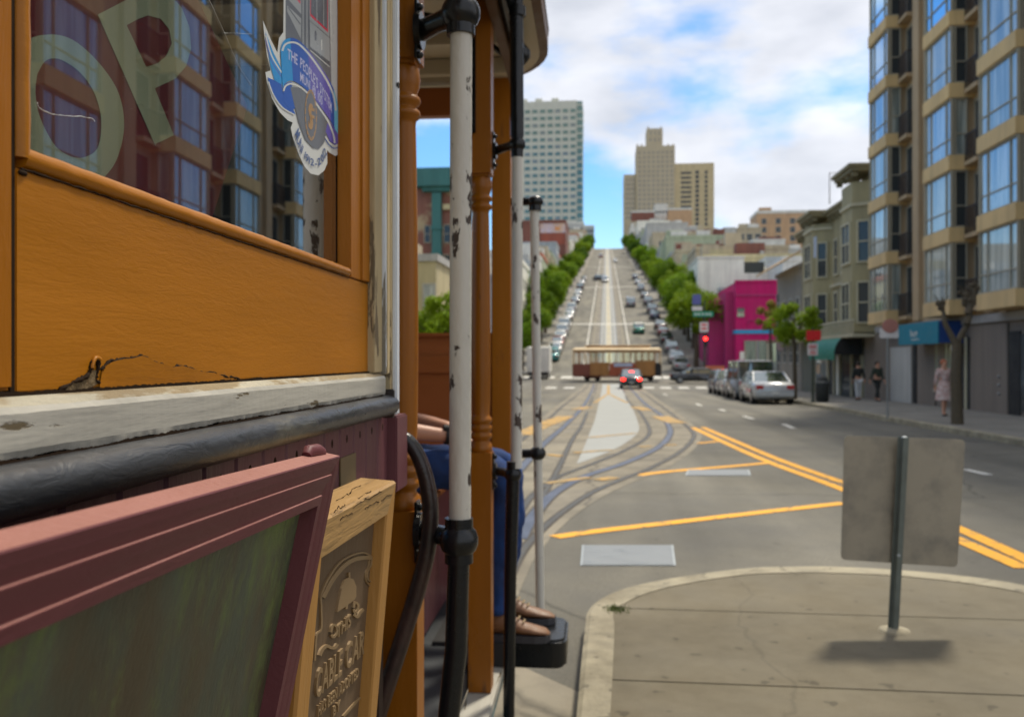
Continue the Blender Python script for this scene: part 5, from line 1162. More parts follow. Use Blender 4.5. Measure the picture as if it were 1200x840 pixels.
base_rect('dark_entry', 1126, 1138, -.3, 2.6, BLACKM, .02); base_rect('entry_gate_post', 1132, 1134, -.3, 2.6, OLIVEL, .06); base_rect('garage_opening', 1183, 1196, -.3, 2.7, BLACKM, .02); base_rect('shop_glass', 1197, 1230, .3, 2.6, W_DARK, .02)
for i, py in enumerate((441, 451, 461)): s = MB(); c = Vector((BX-.07, yb(1173), zpx(py, 1173))); s.ball(c, .07, 0, 8, .6, 1, .7); part(s, 'intercom_lamp', STONE2, apt, bo)
# globe lamps on the base wall
for px, py in ((1132, 408),):
    c = Vector((BX-.35, yb(px), zpx(py, px))); l = empty('globe_lamp', c, 0, 'white globe lamp beside the dark entry behind the pollarded tree', 'wall lamp'); s = MB(); s.ball(c, .15, 0, 14); s.build('globe', CREAMW, l, c); s = MB(); s.tube([c+Vector((.1, 0, -.1)), c+Vector((.34, 0, -.12))], .025, 8); s.build('bracket', DKM, l, c)
# blue awning
AWB = mat('blue_awning_cloth', (.004, .17, .24), .7, var=.1, vs=2); AWD = mat('navy_awning_end_cloth', (.006, .04, .17), .7)
ay0, ay1 = yb(1139), yb(1056); ax0 = BX-.9
ay0 = wx(1099, ax0); az1 = zpx(378, 1085, ax0)+.02; az0 = zpx(403, 1085, ax0)
ay1 = wx(1053, ax0)
ao = Vector((BX, ay0, az0)); aw = empty('awning', ao, 0, 'blue box awning with small white lettering over the apartment entrance', 'awning')
s = MB(); s.box(ax0, ax0+.03, ay0, ay1, az0, az1); part(s, 'front_cloth', AWB, aw, ao)
s = MB(); s.box(ax0+.031, BX-.052, ay0, ay0+.03, az0+.02, az1-.002); part(s, 'end_cloth', AWD, aw, ao)
s = MB(); s.box(ax0+.031, BX-.052, ay1-.03, ay1, az0+.02, az1-.002); s.box(ax0+.031, BX-.052, ay0+.031, ay1-.031, az1-.03, az1-.002); part(s, 'top_cloth', AWB, aw, ao)
def flat_text(body, center, right, up, h, m, par, org, name='lettering', w=None):
    s = MB(); ws = [glyph(c)[2] if c != ' ' else .3 for c in body]; tot = sum(ws)+.1*(len(body)-1); k = h/.72; kx = (w/tot) if w else k; x = -tot/2
    for c, wd in zip(body, ws):
        if c != ' ':
            V, F, _ = glyph(c); s.mesh([center+right*((x+vx)*kx)+up*((vy-.36)*k) for vx, vy in V], F)
        x += wd+.1
    return s.build(name, m, par, org)
tc_ = Vector((ax0-.006, wx(1071, ax0), zpx(390, 1071, ax0))); flat_text('hug', tc_, Vector((0, -1, 0)), Vector((0, 0, 1)), .26, WHITEW, aw, ao, w=.75)
s = MB(); s.box(ax0-.006, ax0-.001, tc_.y-.55, tc_.y+.3, tc_.z-.27, tc_.z-.24); part(s, 'lettering_underline', WHITEW, aw, ao)

# ---- olive Victorian with cornice next door
vo = Vector((BX, 42.1, G(42)+.14)); VX = BX+.1; V1 = wx(940, VX)
vic = empty('victorian_building', vo, 0, 'olive green Victorian house with bay windows and bracketed cornice beside the tan apartment block', 'building')
zt1 = CAMZ+8.7
s = MB(); s.box(VX, 23, 42.05, 47.0, 2.9, zt1); s.box(VX, 23, 47.0, V1, 2.9, zt1-.8); part(s, 'wall', OLIVE, vic, vo)
s = MB(); s.box(VX+.02, 23, 42.07, V1-.02, -2, 2.898); part(s, 'shopfront_wall', mat('dull_shopfront_paint', (.15, .15, .11), .8), vic, vo)
OLIVED = facademat('dark_olive_trim', (.26, .225, .13))
def cornice_run(y0, y1, xo, z):
    s = MB(); s.box(xo-.50, 23.2, y0, y1, z-.02, z+.16); s.box(xo-.36, VX, y0+.06, y1-.06, z-.18, z-.022); part(s, 'cornice', OLIVED, vic, vo, .02)
    n = int((y1-y0)/.75)
    for i in range(n): yy = y0+.3+(y1-y0-.6)*i/max(1, n-1); s = MB(); s.prism([(xo-.32, yy-.07, z-.19), (xo-.32, yy+.07, z-.19), (xo-.02, yy+.07, z-.55), (xo-.02, yy-.07, z-.55)], (.30 if False else .02, 0, -.0)); s = MB(); s.box(xo-.30, xo-.002, yy-.07, yy+.07, z-.42, z-.19); part(s, 'bracket', OLIVED, vic, vo, .03)
vb = [(42.6, 45.6), (50.6, 53.8)]
for a, b in vb:
    s = MB(); s.prism([(VX, a, 3.1), (VX-.9, a+.55, 3.1), (VX-.9, b-.55, 3.1), (VX, b, 3.1)], (0, 0, zt1-3.1-.4-(.8 if a > 50 else 0))); part(s, 'bay', OLIVE, vic, vo)
    cornice_run(a-.15, b+.15, VX-.75, zt1+.2-(.85 if a > 50 else 0))
    s = MB(); s.prism([(VX, a-.1, zt1-1.55), (VX-1.0, a+.5, zt1-1.55), (VX-1.0, b-.5, zt1-1.55), (VX, b+.1, zt1-1.55)], (0, 0, .14)); part(s, 'bay_moulding', OLIVEL, vic, vo)
    for z in (3.5, 6.35):
        window(vic, vo, (VX-.9, (a+b)/2, z), b-a-1.5, 2.0, 'x', -1, W_DARK, OLIVEL, 2, .5, .10, .10); 
        t = math.atan2(.9, .55)
        for yy, sg_ in ((a+.275, 1),):
            w_ = window(vic, vo, (VX-.45, yy, z), .62, 2.0, 'x', -1, W_DARK, OLIVEL, 1, .5, .08, .10); w_.rotation_euler = (0, 0, (pi/2-t)+0.0 if False else radians(58))
for a, b in ((45.75, 50.45),):
    cornice_run(a, b, VX, zt1-.75)
    for z in (3.5, 6.35):
        for yy in (46.7, 48.1, 49.5): window(vic, vo, (VX, yy, z), .85, 2.0, 'x', -1, W_DARK, OLIVEL, 1, .5, .10, .10)
cornice_run(53.95, V1+.3, VX, zt1-.95)
for z in (3.5, 6.35): window(vic, vo, (VX, 54.6, z), .7, 2.0, 'x', -1, W_DARK, OLIVEL, 1, .5, .10, .10)
for z in (5.75,):
    s = MB(); s.box(VX-.14, VX-.001, 45.7, 50.5, z, z+.16); part(s, 'belt_moulding', OLIVEL, vic, vo)
s = MB(); s.box(VX-1.15, VX-.001, 42.2, V1, 2.86, 3.02); part(s, 'balcony_ledge', OLIVEL, vic, vo, .02)
s = MB(); s.box(VX-1.12, VX-1.06, 42.2, V1, 3.62, 3.70)
for i in range(60): yy = 42.3+(V1-42.5)*i/59; s.box(VX-1.11, VX-1.07, yy-.03, yy+.03, 3.02, 3.62)
part(s, 'balustrade', OLIVEL, vic, vo)['kind'] = 'stuff'
for y0_, y1_, m_ in ((42.6, 44.3, STONE2), (45.2, 46.2, BLACKM), (46.6, 48.5, W_DARK), (48.9, 49.6, CREAMW), (50.1, 51.0, BLACKM), (51.4, 54.3, W_CURT)):
    s = MB(); s.box(VX-.03, VX+.018, y0_, y1_, -.3, 2.4); part(s, 'shopfront', m_, vic, vo)
for y0_ in (44.5, 46.3, 48.6, 49.8, 51.1, 54.5): s = MB(); s.box(VX-.12, VX+.018, y0_, y0_+.22, -.3, 2.85); part(s, 'shopfront_column', OLIVEL, vic, vo, .02)
s = MB(); s.tube([(VX-.2, 50.3, zt1-.2), (VX-.2, 50.3, zt1+1.5), (VX+1.2, 50.3, zt1+1.5), (VX+1.2, 50.3, zt1-.2)], .035, 6); part(s, 'roof_ladder_rail', STONE2, vic, vo)
s = MB(); c = at(969, 289, 47.0); s.box(VX-1.35, VX-1.30, c.y-.02, c.y+.45, c.z-.55, c.z+.55); part(s, 'banner', mat('pale_blue_banner', (.42, .46, .55), .7), vic, vo)
# green dome awning
GAW = mat('dark_green_awning_cloth', (.004, .17, .105), .6, var=.12)
g0 = Vector((VX, 45.0, 2.0)); ga = empty('awning', g0, 0, 'dark green rounded awning over the shop doors of the olive Victorian house', 'awning')
s = MB(); y0_, y1_ = 44.2, 49.5; zc = 2.05; n = 10; R_ = 1.5
V = [(VX-.125-R_*cos(pi/2*i/n)*.9, y, zc+R_*.82*sin(pi/2*i/n)) for y in (y0_, y1_) for i in range(n+1)]
s.mesh(V, [(i, i+1, n+2+i, n+1+i) for i in range(n)], 0, True); s.build('curved_cloth', GAW, ga, g0)
s = MB(); s.box(VX-.125-R_*.9, VX-.10-R_*.9, y0_, y1_, zc-.25, zc+.002); s.build('valance', GAW, ga, g0)
for yy, mm in ((y0_, BLACKM), (y1_, GAW)):
    s = MB(); s.prism([(VX-.125-R_*cos(pi/2*i/n)*.9, yy, zc+R_*.82*sin(pi/2*i/n)) for i in range(n+1)]+[(VX-.125, yy, zc)], (0, .02, 0)); s.build('awning_end', mm, ga, g0)
# small shop block with a flared tan roof edge, just before the corner
x0 = BX+.1; e = V1+.1
sh = simple_building('shop_building', 'low drab shop building with flared tan roof edge beyond the olive Victorian house', x0, 24, e, 66.5, G(60), CAMZ+6.0, facademat('drab_wall', (.27, .24, .19)), street='x-', ny=4, nz=2, wsize=(1.0, 1.5), nx=0, parapet=.1)
so_o = Vector(sh.location); s = MB(); za = CAMZ+5.95; s.prism([(x0-1.5, e+.1, za), (x0, e+.1, za+.9), (x0, 66.4, za+.9), (x0-1.5, 66.4, za)], (0, 0, .12)); s.build('flared_roof_edge', facademat('tan_roof_edge', (.50, .32, .15)), sh, so_o)
s = MB(); s.box(x0-.9, x0-.002, e+.5, 66, 3.0, 3.2); s.build('shop_canopy', BRICK, sh, so_o)
# ---- far corner: magenta building
mx0 = 15.0; my0 = 99.0; mz = G(99)-.3
def Xat(px, Y): k = (px-600)/FPX; rx = k*cos(PHI)-sin(PHI); ry = k*sin(PHI)+cos(PHI); return rx/ry*Y
def Zat(py, px, Y): r = wray(px, 420); return CAMZ+(420-py)/FPX*(Y/r.y)
mo = Vector((mx0, my0, mz)); X0 = Xat(862, my0); X1_ = Xat(918, my0); ztop = Zat(331, 880, my0); Xs = Xat(916, my0)
mag = empty('magenta_building', mo, 0, 'bright magenta corner building with a blue stripe across its wall', 'building')
s = MB(); s.box(X0, X1_+6, my0, my0+16, mz-2, ztop); part(s, 'wall', MAG, mag, mo)
s = MB(); s.box(X0-.12, X1_+6.1, my0-.1, my0+.2, ztop, ztop+.25); part(s, 'cornice', MAG, mag, mo)
s = MB(); s.box(X0+.05, X1_+5.9, my0+.25, my0+15.9, ztop+.004, ztop+.1); part(s, 'roof', ROOFG, mag, mo)
s = MB(); za = Zat(347, 880, my0); s.box(X0-.08, X1_+6, my0-.12, my0-.002, za, za+.22); part(s, 'moulding', MAGD, mag, mo)
s = MB(); za = Zat(391, 880, my0); s.box(X0-.05, Xs, my0-.09, my0-.003, za, za+.42); s.box(X0-.09, X0-.003, my0, my0+15, za, za+.42); part(s, 'blue_stripe', mat('bright_blue_paint', (.03, .30, .55), .6), mag, mo)
s = MB(); s.box(Xat(873, my0), Xs-.3, my0-.05, my0-.004, Zat(436, 880, my0), Zat(399, 880, my0)); part(s, 'shop_window', winmat('green_shop_glass', (.05, .09, .07), .2, (.8, .95, .9), (.30, .36, .30)), mag, mo)
for i in range(4): X = Xat(873, my0)+(Xs-.3-Xat(873, my0))*i/3; s = MB(); s.box(X-.08, X+.08, my0-.12, my0-.051, Zat(436, 880, my0), Zat(399, 880, my0)); part(s, 'window_mullion', FRAMED, mag, mo)
s = MB(); c = Vector((Xat(880, my0), my0-.05, Zat(378, 880, my0))); s.tube([c+Vector((.28*cos(a), 0, .28*sin(a))) for a in [pi*.1+pi*1.2*i/12 for i in range(13)]], .07, 6); part(s, 'crescent_emblem', MAGD, mag, mo)
s = MB(); s.box(Xat(867, my0), Xat(874, my0), my0-.08, my0-.004, Zat(421, 870, my0), Zat(412, 870, my0)); part(s, 'poster', CREAMW, mag, mo)
for xx, zz_ in ((868, 372), (892, 366), (906, 366)):
    window(mag, mo, (Xat(xx, my0), my0, Zat(zz_, xx, my0)), .9, 1.1, 'y', -1, W_BLUE, MAGD, 1, .5, .08, .08) if xx == 868 else None
s = MB(); s.tube([(X0+4.7, my0-.1, mz), (X0+4.7, my0-.1, ztop-.3)], .06, 6); part(s, 'drain_pipe', MAGD, mag, mo)
# stepped wing along the street side
s = MB(); xw = X0-.9; s.box(xw, X0-.001, my0+1.5, my0+15, mz-2, Zat(341, 862, my0)); part(s, 'side_wall', MAGD, mag, mo)
s = MB(); s.box(xw-1.6, xw-.001, my0+3.5, my0+15, mz-2, Zat(350, 850, my0)); part(s, 'side_wall', MAGD, mag, mo)
for z_ in (Zat(372, 850, my0+3), Zat(382, 850, my0+3)): window(mag, mo, (Xat(855, my0+3.5), my0+3.5, z_-.5), .8, .9, 'y', -1, W_BLUE, FRAMEW, 1, None, .06, .06)
s = MB(); s.box(Xat(851, my0+3.4), Xat(857.5, my0+3.4), my0+3.3, my0+3.49, Zat(420, 853, my0+3.4), Zat(403, 853, my0+3.4)); part(s, 'poster', PINKT, mag, mo)
# cream blank wall behind it, and the stepped part with a dark billboard back
yw = 122.0; zw = G(yw)-3
wb = Vector((Xat(860, yw), yw, zw)); cw = empty('cream_building', wb, 0, 'large plain cream windowless wall rising behind the magenta building', 'building')
s = MB(); s.box(Xat(818, yw), Xat(872, yw), yw, yw+14, zw-2, Zat(303, 840, yw)); part(s, 'wall', CREAMW, cw, wb)
s = MB(); s.box(Xat(872, yw)+.002, Xat(900, yw), yw+.05, yw+13.9, zw-2, Zat(320, 880, yw)); part(s, 'lower_wall', CREAMW, cw, wb)
s = MB(); s.box(Xat(818, yw)-.1, Xat(872, yw)+.1, yw-.1, yw+14.1, Zat(303, 840, yw), Zat(303, 840, yw)+.3); part(s, 'coping', WHITEW, cw, wb)
s = MB(); s.box(Xat(873, yw), Xat(897, yw), yw+1.0, yw+1.3, Zat(319, 880, yw), Zat(306, 880, yw)); part(s, 'dark_roof_screen', mat('dark_screen', (.05, .055, .05), .8), cw, wb)
s = MB(); c = Vector((Xat(846, yw-1), yw-1, zw+5)); s.tube([(c.x, c.y, zw+5), (c.x, c.y, Zat(340, 846, yw-1))], .45, 10); s.tube([(c.x, c.y, Zat(340, 846, yw-1)), (c.x, c.y, Zat(337, 846, yw-1))], [.6, .5], 10); part(s, 'roof_vent', GREYW, cw, wb)
simple_building('grey_building', 'grey building with tall blue windows behind the magenta roof', Xat(898, 128), Xat(925, 128), 128, 140, G(128)-2, Zat(305, 905, 128), GREYW2, nx=5, nz=4, wsize=(1.0, 2.2), glass=W_BLUE)
simple_building('white_building', 'small white flat-roofed building between grey building and tan roof edge', Xat(917, 112), Xat(950, 112), 112, 124, G(112)-2, Zat(305, 925, 112), WHITEW, nx=3, nz=3, wsize=(.9, 1.3))
# hillside buildings at the right, set back in depth
HB = [(887, 954, 300, 250, 300, PINKT, 'salmon tan apartment block with projecting cornice high on the right hillside', 4, 4, True),
      (864, 893, 270, 268, 320, BEIGE, 'beige stepped hillside house left of the salmon block', 3, 3, False), (842, 867, 250, 278, 320, GREYW, 'pale grey hillside house above the cream wall', 3, 2, False),
      (882, 920, 210, 282, 330, WHITEW, 'whitish hillside house in front of the salmon block', 4, 3, False), (905, 950, 180, 293, 335, GREYW, 'grey flat hillside building right above the magenta roof', 5, 3, False),
      (825, 848, 230, 283, 330, YELW, 'yellowish hillside house above the left end of the cream wall', 2, 2, False), (846, 884, 185, 291, 330, GREYW2, 'blue-grey hillside house directly behind the cream wall', 4, 2, False)]
for a, b, Y, t, bt, m_, lb, nx_, nz_, cor in HB:
    o = simple_building('hillside_building', lb, Xat(a, Y), Xat(b, Y), Y, Y+14, G(Y)-3, Zat(t, a, Y), m_, nx=nx_, nz=nz_+3, wsize=(1.7, 1.9), cornice=WHITEW if cor else m_, parapet=.8 if cor else .3, clutter=3, group='houses on the right hillside')
# ---- rows up the hill, both sides
random.seed(21)
RM = [GREYW, BEIGE, WHITEW, GREYW2, YELW, LIMES, CREAMW, GREENW]; RN = ['grey', 'beige', 'off-white', 'blue-grey', 'pale yellow', 'limestone coloured', 'cream', 'pale green']
ORD = ['first', 'second', 'third', 'fourth', 'fifth', 'sixth', 'seventh', 'eighth', 'ninth', 'tenth', 'eleventh', 'twelfth', 'thirteenth', 'fourteenth', 'fifteenth', 'sixteenth', 'seventeenth', 'eighteenth', 'nineteenth', 'twentieth', 'twenty-first', 'twenty-second', 'twenty-third', 'twenty-fourth', 'twenty-fifth', 'twenty-sixth', 'twenty-seventh', 'twenty-eighth', 'twenty-ninth', 'thirtieth', 'thirty-first', 'thirty-second']
y = 137.0; k = 0
while y < 560:
    L_ = random.uniform(11, 19) if y < 330 else random.uniform(20, 30); h = random.uniform(6.5, 12.5)
    if y > 330: h += 3
    mi = random.randrange(8); x0 = 14.7
    simple_building('row_house', f'{RN[mi]} row house, {ORD[k]} above the cream wall on the right side of the hill', x0, x0+15, y, y+L_-.4, G(y)-.5, G(y+L_/2)+h, RM[mi], street='x-', nx=3, ny=4 if y < 330 else 5, nz=3, wsize=(1.1, 1.6), group='row houses on the right of the hill', bay=2 if k % 2 == 0 else False, clutter=6)
    y += L_; k += 1
y = 99.0; k = 0
while y < 560:
    if 232 < y < 266: y = 268; continue
    L_ = random.uniform(12, 18) if y < 330 else random.uniform(20, 30); h = random.uniform(7.5, 11.5)
    mi = 7 if k == 5 else random.randrange(8)
    if y+L_ > 238 and y < 238: L_ = max(6, 238-y)
    simple_building('row_house', f'{RN[mi]} row house, {ORD[k]} from the crossing on the left side of the hill', -12.3-15, -12.3, y, y+L_-.4, G(y)-.5, G(y+L_/2)+h, RM[mi], street='x+', nx=4, ny=4, nz=3, wsize=(1.1, 1.6), group='row houses on the left of the hill', bay=2 if k % 3 == 0 else False, clutter=4, cornice=REDR if k % 4 == 1 else None)
    y += L_; k += 1
# brick block with a painted advertisement
Yb = 240; bx1 = Xat(663, Yb); bx0 = Xat(612, Yb)
bb = simple_building('brick_building', 'red-brown brick building with pale painted advertisement high on the left of the hill', bx0, bx1, Yb, Yb+20, G(Yb)-2, Zat(260, 650, Yb), BRICK, street='x+', ny=4, nz=4, wsize=(1.2, 1.8), nx=0)
o = Vector(bb.location); s = MB(); s.box(Xat(633, Yb), Xat(662.5, Yb), Yb-.15, Yb-.002, Zat(273, 650, Yb), Zat(262, 650, Yb)); s.build('painted_advert', mat('pale_pink_advert', (.55, .45, .50), .7, var=.15, vs=.5, col2=(.60, .40, .28), mixs=.3), bb, o)
s = MB(); s.box(Xat(634, Yb), Xat(662, Yb), Yb-.12, Yb-.003, Zat(286.5, 650, Yb), Zat(273.5, 650, Yb)); s.build('red_painted_panel', facademat('red_painted_panel', (.33, .09, .055)), bb, o)
s = MB(); s.box(Xat(650, Yb), Xat(656, Yb), Yb-.19, Yb-.153, Zat(270, 650, Yb), Zat(266, 650, Yb)); s.build('orange_patch', mat('orange_patch', (.7, .3, .1), .7), bb, o)
# rooftop house in front with red tiled roof and finial
# ---- towers on the hilltop
def tower(name, label, pa, pb, pt, D, dep, wall, nx, nz, glass, side=None, wfrac=(.62, .5)):
    Y = D; x0 = Xat(pa, Y); x1 = Xat(pb, Y); zt = Zat(pt, (pa+pb)/2, Y); z0 = G(560)-4; org = Vector(((x0+x1)/2, Y, z0)); t = empty(name, org, 0, label, 'tower')
    s = MB(); s.box(x0, x1, Y, Y+dep, z0-40, zt); part(s, 'wall', wall, t, org)
    cw_ = (x1-x0)/nx; ch = (zt-4-z0-4)/nz; n = 0
    for k in range(nz):
        for i in range(nx):
            if n >= 296: break
            n += 1; window(t, org, (x0+cw_*(i+.5), Y, zt-3.5-ch*(k+1)), cw_*wfrac[0], ch*wfrac[1], 'y', -1, glass[(k*7+i*3) % len(glass)], wall, 1, None, .15, .25, flat=True)
    return t, org, x0, x1, zt
tw, to, a, b, zt = tower('glass_tower', 'tall pale green-white tower with a regular grid of windows, left on the hilltop', 596, 676, 119, 640, 30, TOWW, 9, 22, [W_TEAL, W_TEAL, W_TEAL, W_GREY, W_TEAL], wfrac=(.74, .52))
s = MB(); s.box(b+.01, b+4.0, 641, 668, to.z-40, zt-.3); s.build('glazed_corner', W_TEAL, tw, to)
for k in range(22): s = MB(); zz = zt-3.5-(zt-8-to.z)/22*k; s.box(b-.0, b+4.15, 640.85, 668.1, zz, zz+1.1); s.build('corner_band', TOWW, tw, to)
for X in (a+8, a+19, a+31): s = MB(); s.box(X, X+5, 645, 652, zt, zt+3.5); s.build('penthouse', TOWW, tw, to)
Y = 660; z0 = G(560)-4
def tb_(pa, pb, pt, y0, y1, nm, m_=LIMES, b0=z0-40): s = MB(); s.box(Xat(pa, Y), Xat(pb, Y), y0, y1, b0, Zat(pt, (pa+pb)/2, Y)); s.build(nm, m_, lt, lo); 
lo = Vector((Xat(785, Y), Y, z0)); lt = empty('stepped_tower', lo, 0, 'beige stepped hilltop apartment tower with a tall central block', 'tower')
tb_(731, 745.5, 204, Y+2, Y+26, 'west_wing'); tb_(745.6, 791, 171, Y, Y+30, 'main_block'); tb_(758, 777, 149, Y+4, Y+22, 'crown_block'); tb_(791.1, 837, 191, Y+1, Y+28, 'east_wing', facademat('warm_limestone', (.55, .44, .26)))
def wgrid(pa, pb, pt, pb2, nx, nz, Yf, gl, wf=.5, hf=.5):
    xa, xb = Xat(pa, Yf), Xat(pb, Yf); z1_, z0_ = Zat(pt, (pa+pb)/2, Yf), Zat(pb2, (pa+pb)/2, Yf)
    for k in range(nz):
        for i in range(nx):
            window(lt, lo, (xa+(xb-xa)*(i+.5)/nx, Yf, z0_+(z1_-z0_)*(k+.25)/nz), (xb-xa)/nx*wf, (z1_-z0_)/nz*hf, 'y', -1, gl, LIMES, 1, None, .12, .2, flat=True)
W_BR = winmat('brownish_glass', (.12, .10, .075), .12)
wgrid(747, 790, 176, 258, 8, 15, Y, W_BR, .42, .45); wgrid(733, 744, 208, 258, 3, 9, Y+2, W_BR, .45, .5); wgrid(796, 812, 200, 262, 1, 11, Y+1, W_DARK, .8, .5); wgrid(814, 820, 200, 266, 1, 12, Y+1, W_DARK, .75, .75); wgrid(825, 830, 200, 266, 1, 12, Y+1, W_DARK, .7, .75); wgrid(760, 775, 152, 168, 3, 2, Y+4, W_BR, .3, .5)
for px in (747, 752, 783, 789, 760, 775): s = MB(); X = Xat(px, Y); t_ = Zat(171 if px not in (760, 775) else 149, px, Y); s.box(X-.5, X+.5, Y+4.2 if px in (760, 775) else Y+.1, Y+5.4, t_, t_+1.4); s.build('pinnacle', LIMES, lt, lo)
tops = [(740, 767, 249, 560, GREYW2, BRICK, 'dark reddish blank-walled block in front of the stepped tower', 'brown'), (783, 811, 246, 555, WHITEW, PINKT, 'salmon blank-walled block in front of the stepped tower', 'salmon'), (767.5, 782.5, 241, 575, WHITEW, WHITEW, 'narrow white block between the brown and salmon walls on the hilltop', 'white'),
        (683, 696, 266, 575, GREYW2, GREYW2, 'small blue-grey block at the hilltop left of the street', 'g'), (664, 684, 262, 480, GREYW, GREYW, 'grey block on the upper left of the hill below the glass tower', 'h')]
for a, b, t, Yt, r_, w_, lb, kk in tops:
    simple_building('hilltop_building', lb, Xat(a, Yt), Xat(b, Yt), Yt, Yt+14, G(Yt)-4, Zat(t, a, Yt), w_, nx=0 if kk in ('brown', 'salmon') else 4, nz=0 if kk in ('brown', 'salmon') else 5, wsize=(1.4, 1.8), cornice=WHITEW, parapet=1.0)
for j, (a, b, t, Yt, w_, lb) in enumerate([(738, 775, 268, 470, WHITEW, 'long whitish block on the right below the hilltop'), (772, 800, 264, 440, GREYW, 'grey mid-hill block right of the long whitish block'), (797, 828, 270, 400, LIMES, 'stone coloured mid-hill block under the right end of the stepped tower'), (826, 845, 272, 380, BEIGE, 'small beige mid-hill block beside the hillside houses'), (760, 790, 285, 330, GREYW2, 'blue-grey lower-hill block above the right tree row'), (786, 820, 284, 300, WHITEW, 'off-white lower-hill block left of the cream wall')]):
    simple_building('hill_block', lb, Xat(a, Yt), Xat(b, Yt), Yt, Yt+16, G(Yt)-4, Zat(t, a, Yt), w_, nx=6, nz=5, wsize=(1.3, 1.8), parapet=.6, clutter=6)
# ---- left side, seen through the gap between the posts
Yl = 63.0
lb_ = Vector((Xat(512, Yl), Yl, G(Yl))); lv = empty('corner_building', lb_, 0, 'tan and brick Victorian with teal green cornice and bay, seen between the cable car posts', 'building')
X2_ = Xat(534, Yl); s = MB(); s.box(X2_-16, X2_, Yl, Yl+8, G(Yl)-2, Zat(212, 510, Yl)); part(s, 'wall', facademat('mottled_tan_brick_wall', (.42, .32, .19), col2=(.24, .10, .07), mixs=.35, mixlo=.42, mixhi=.5), lv, lb_)
for pa, pb, pt, pb_, y0_ in ((488, 540, 205, 221, -.9), (496, 536, 221, 226, -.6)):
    s = MB(); s.box(Xat(pa, Yl), Xat(pb, Yl)+.3, Yl+y0_, Yl+8.4, Zat(pb_, 510, Yl)+.01, Zat(pt, 510, Yl)+.35); part(s, 'teal_cornice', TEALW, lv, lb_, .05)
s = MB(); s.box(Xat(507.5, Yl), Xat(518, Yl), Yl-.5, Yl-.002, G(Yl), Zat(227, 510, Yl)); part(s, 'teal_bay_column', TEALW, lv, lb_)
for py in (270, 300, 330): s = MB(); s.box(Xat(506.5, Yl), Xat(519, Yl), Yl-.58, Yl-.003, Zat(py, 510, Yl), Zat(py-3, 510, Yl)); part(s, 'teal_moulding', TEALW, lv, lb_)
for py in (285, 320, 352):
    window(lv, lb_, (Xat(524.5, Yl), Yl, Zat(py, 524, Yl)), .62, 1.35, 'y', -1, W_DARK, FRAMED, 1, .5, .07, .08)
    window(lv, lb_, (Xat(501, Yl), Yl, Zat(py, 500, Yl)), .5, 1.3, 'y', -1, W_DARK, FRAMED, 1, .5, .07, .08)
s = MB(); s.box(Xat(519.5, Yl), Xat(530, Yl), Yl-.25, Yl-.004, Zat(246, 524, Yl), Zat(240, 524, Yl)); part(s, 'lintel', YELW, lv, lb_)
s = MB(); s.box(Xat(497, Yl), Xat(526, Yl), Yl+2, Yl+6, Zat(206, 510, Yl), Zat(199, 510, Yl)); part(s, 'roof_gable', YELW, lv, lb_)
Yn = 48.0
simple_building('cream_house', 'low cream house with a pale roof edge seen between the cable car posts', Xat(470, Yn), Xat(511, Yn), Yn, Yn+11, G(Yn)-1, Zat(303, 500, Yn), YELW, nx=0, nz=0, cornice=GREYW, parapet=.25)
ch_ = [o for o in bpy.data.objects if o.name.startswith('cream_house')][0]
window(ch_, Vector(ch_.location), (Xat(503, Yn), Yn, Zat(364, 503, Yn)), .75, 1.5, 'y', -1, W_CURT, FRAMEW, 1, .5, .09, .08)
random.seed(5); y = 10.0; k = 0
while y < 47:
    simple_building('left_row_house', f'{RN[k*3 % 8]} house, {ORD[k]} from near on the left pavement behind the cable car', -27, -12.3, y, y+11.7, G(y)-1, G(y)+9+k % 3, RM[k*3 % 8], street='x+', nx=0, ny=4, nz=3, wsize=(1.0, 1.6)); y += 12; k += 1
# side streets: houses along the crossing street, right of the magenta block and left
for k, (xa, xb_, Y0_, hh) in enumerate(((26, 42, 99, 10), (43, 60, 99, 12), (-45, -28, 99, 11), (-64, -46, 99, 9))):
    simple_building('cross_street_house', ['grey house right of the magenta building down the side street', 'cream house far right down the side street', 'beige house left of the crossing down the side street', 'white house far left down the side street'][k], xa, xb_, Y0_, Y0_+14, G(98)-.5, G(98)+hh, RM[k*2 % 8], nx=5, nz=3, wsize=(1.0, 1.6))
# ------------------------------------------------------------------ TREES
def leafmat(name, c, c2):
    m = mat(name, c, 0.75, spec=0.15, var=0.35, vs=1.2, col2=c2, mixs=.9, mixlo=.4, mixhi=.6); b = m.node_tree.nodes['Principled BSDF']
    t = m.node_tree; o = t.nodes['Material Output']; tr = N(t, 'ShaderNodeBsdfTranslucent'); tr.inputs['Color'].default_value = (c2[0]*1.7, c2[1]*1.7, c2[2]*1.1, 1)
    mxs = N(t, 'ShaderNodeMixShader'); mxs.inputs[0].default_value = .22; oi = N(t, 'ShaderNodeObjectInfo'); rr_ = N(t, 'ShaderNodeMapRange'); rr_.inputs['To Min'].default_value = .68; rr_.inputs['To Max'].default_value = 1.15; t.links.new(oi.outputs['Random'], rr_.inputs['Value']); hh = N(t, 'ShaderNodeHueSaturation'); t.links.new(rr_.outputs[0], hh.inputs['Value']); t.links.new(b.inputs['Base Color'].links[0].from_socket, hh.inputs['Color']); t.links.new(hh.outputs[0], b.inputs['Base Color']); t.links.new(b.outputs[0], mxs.inputs[1]); t.links.new(tr.outputs[0], mxs.inputs[2]); t.links.new(mxs.outputs[0], o.inputs['Surface']); return m
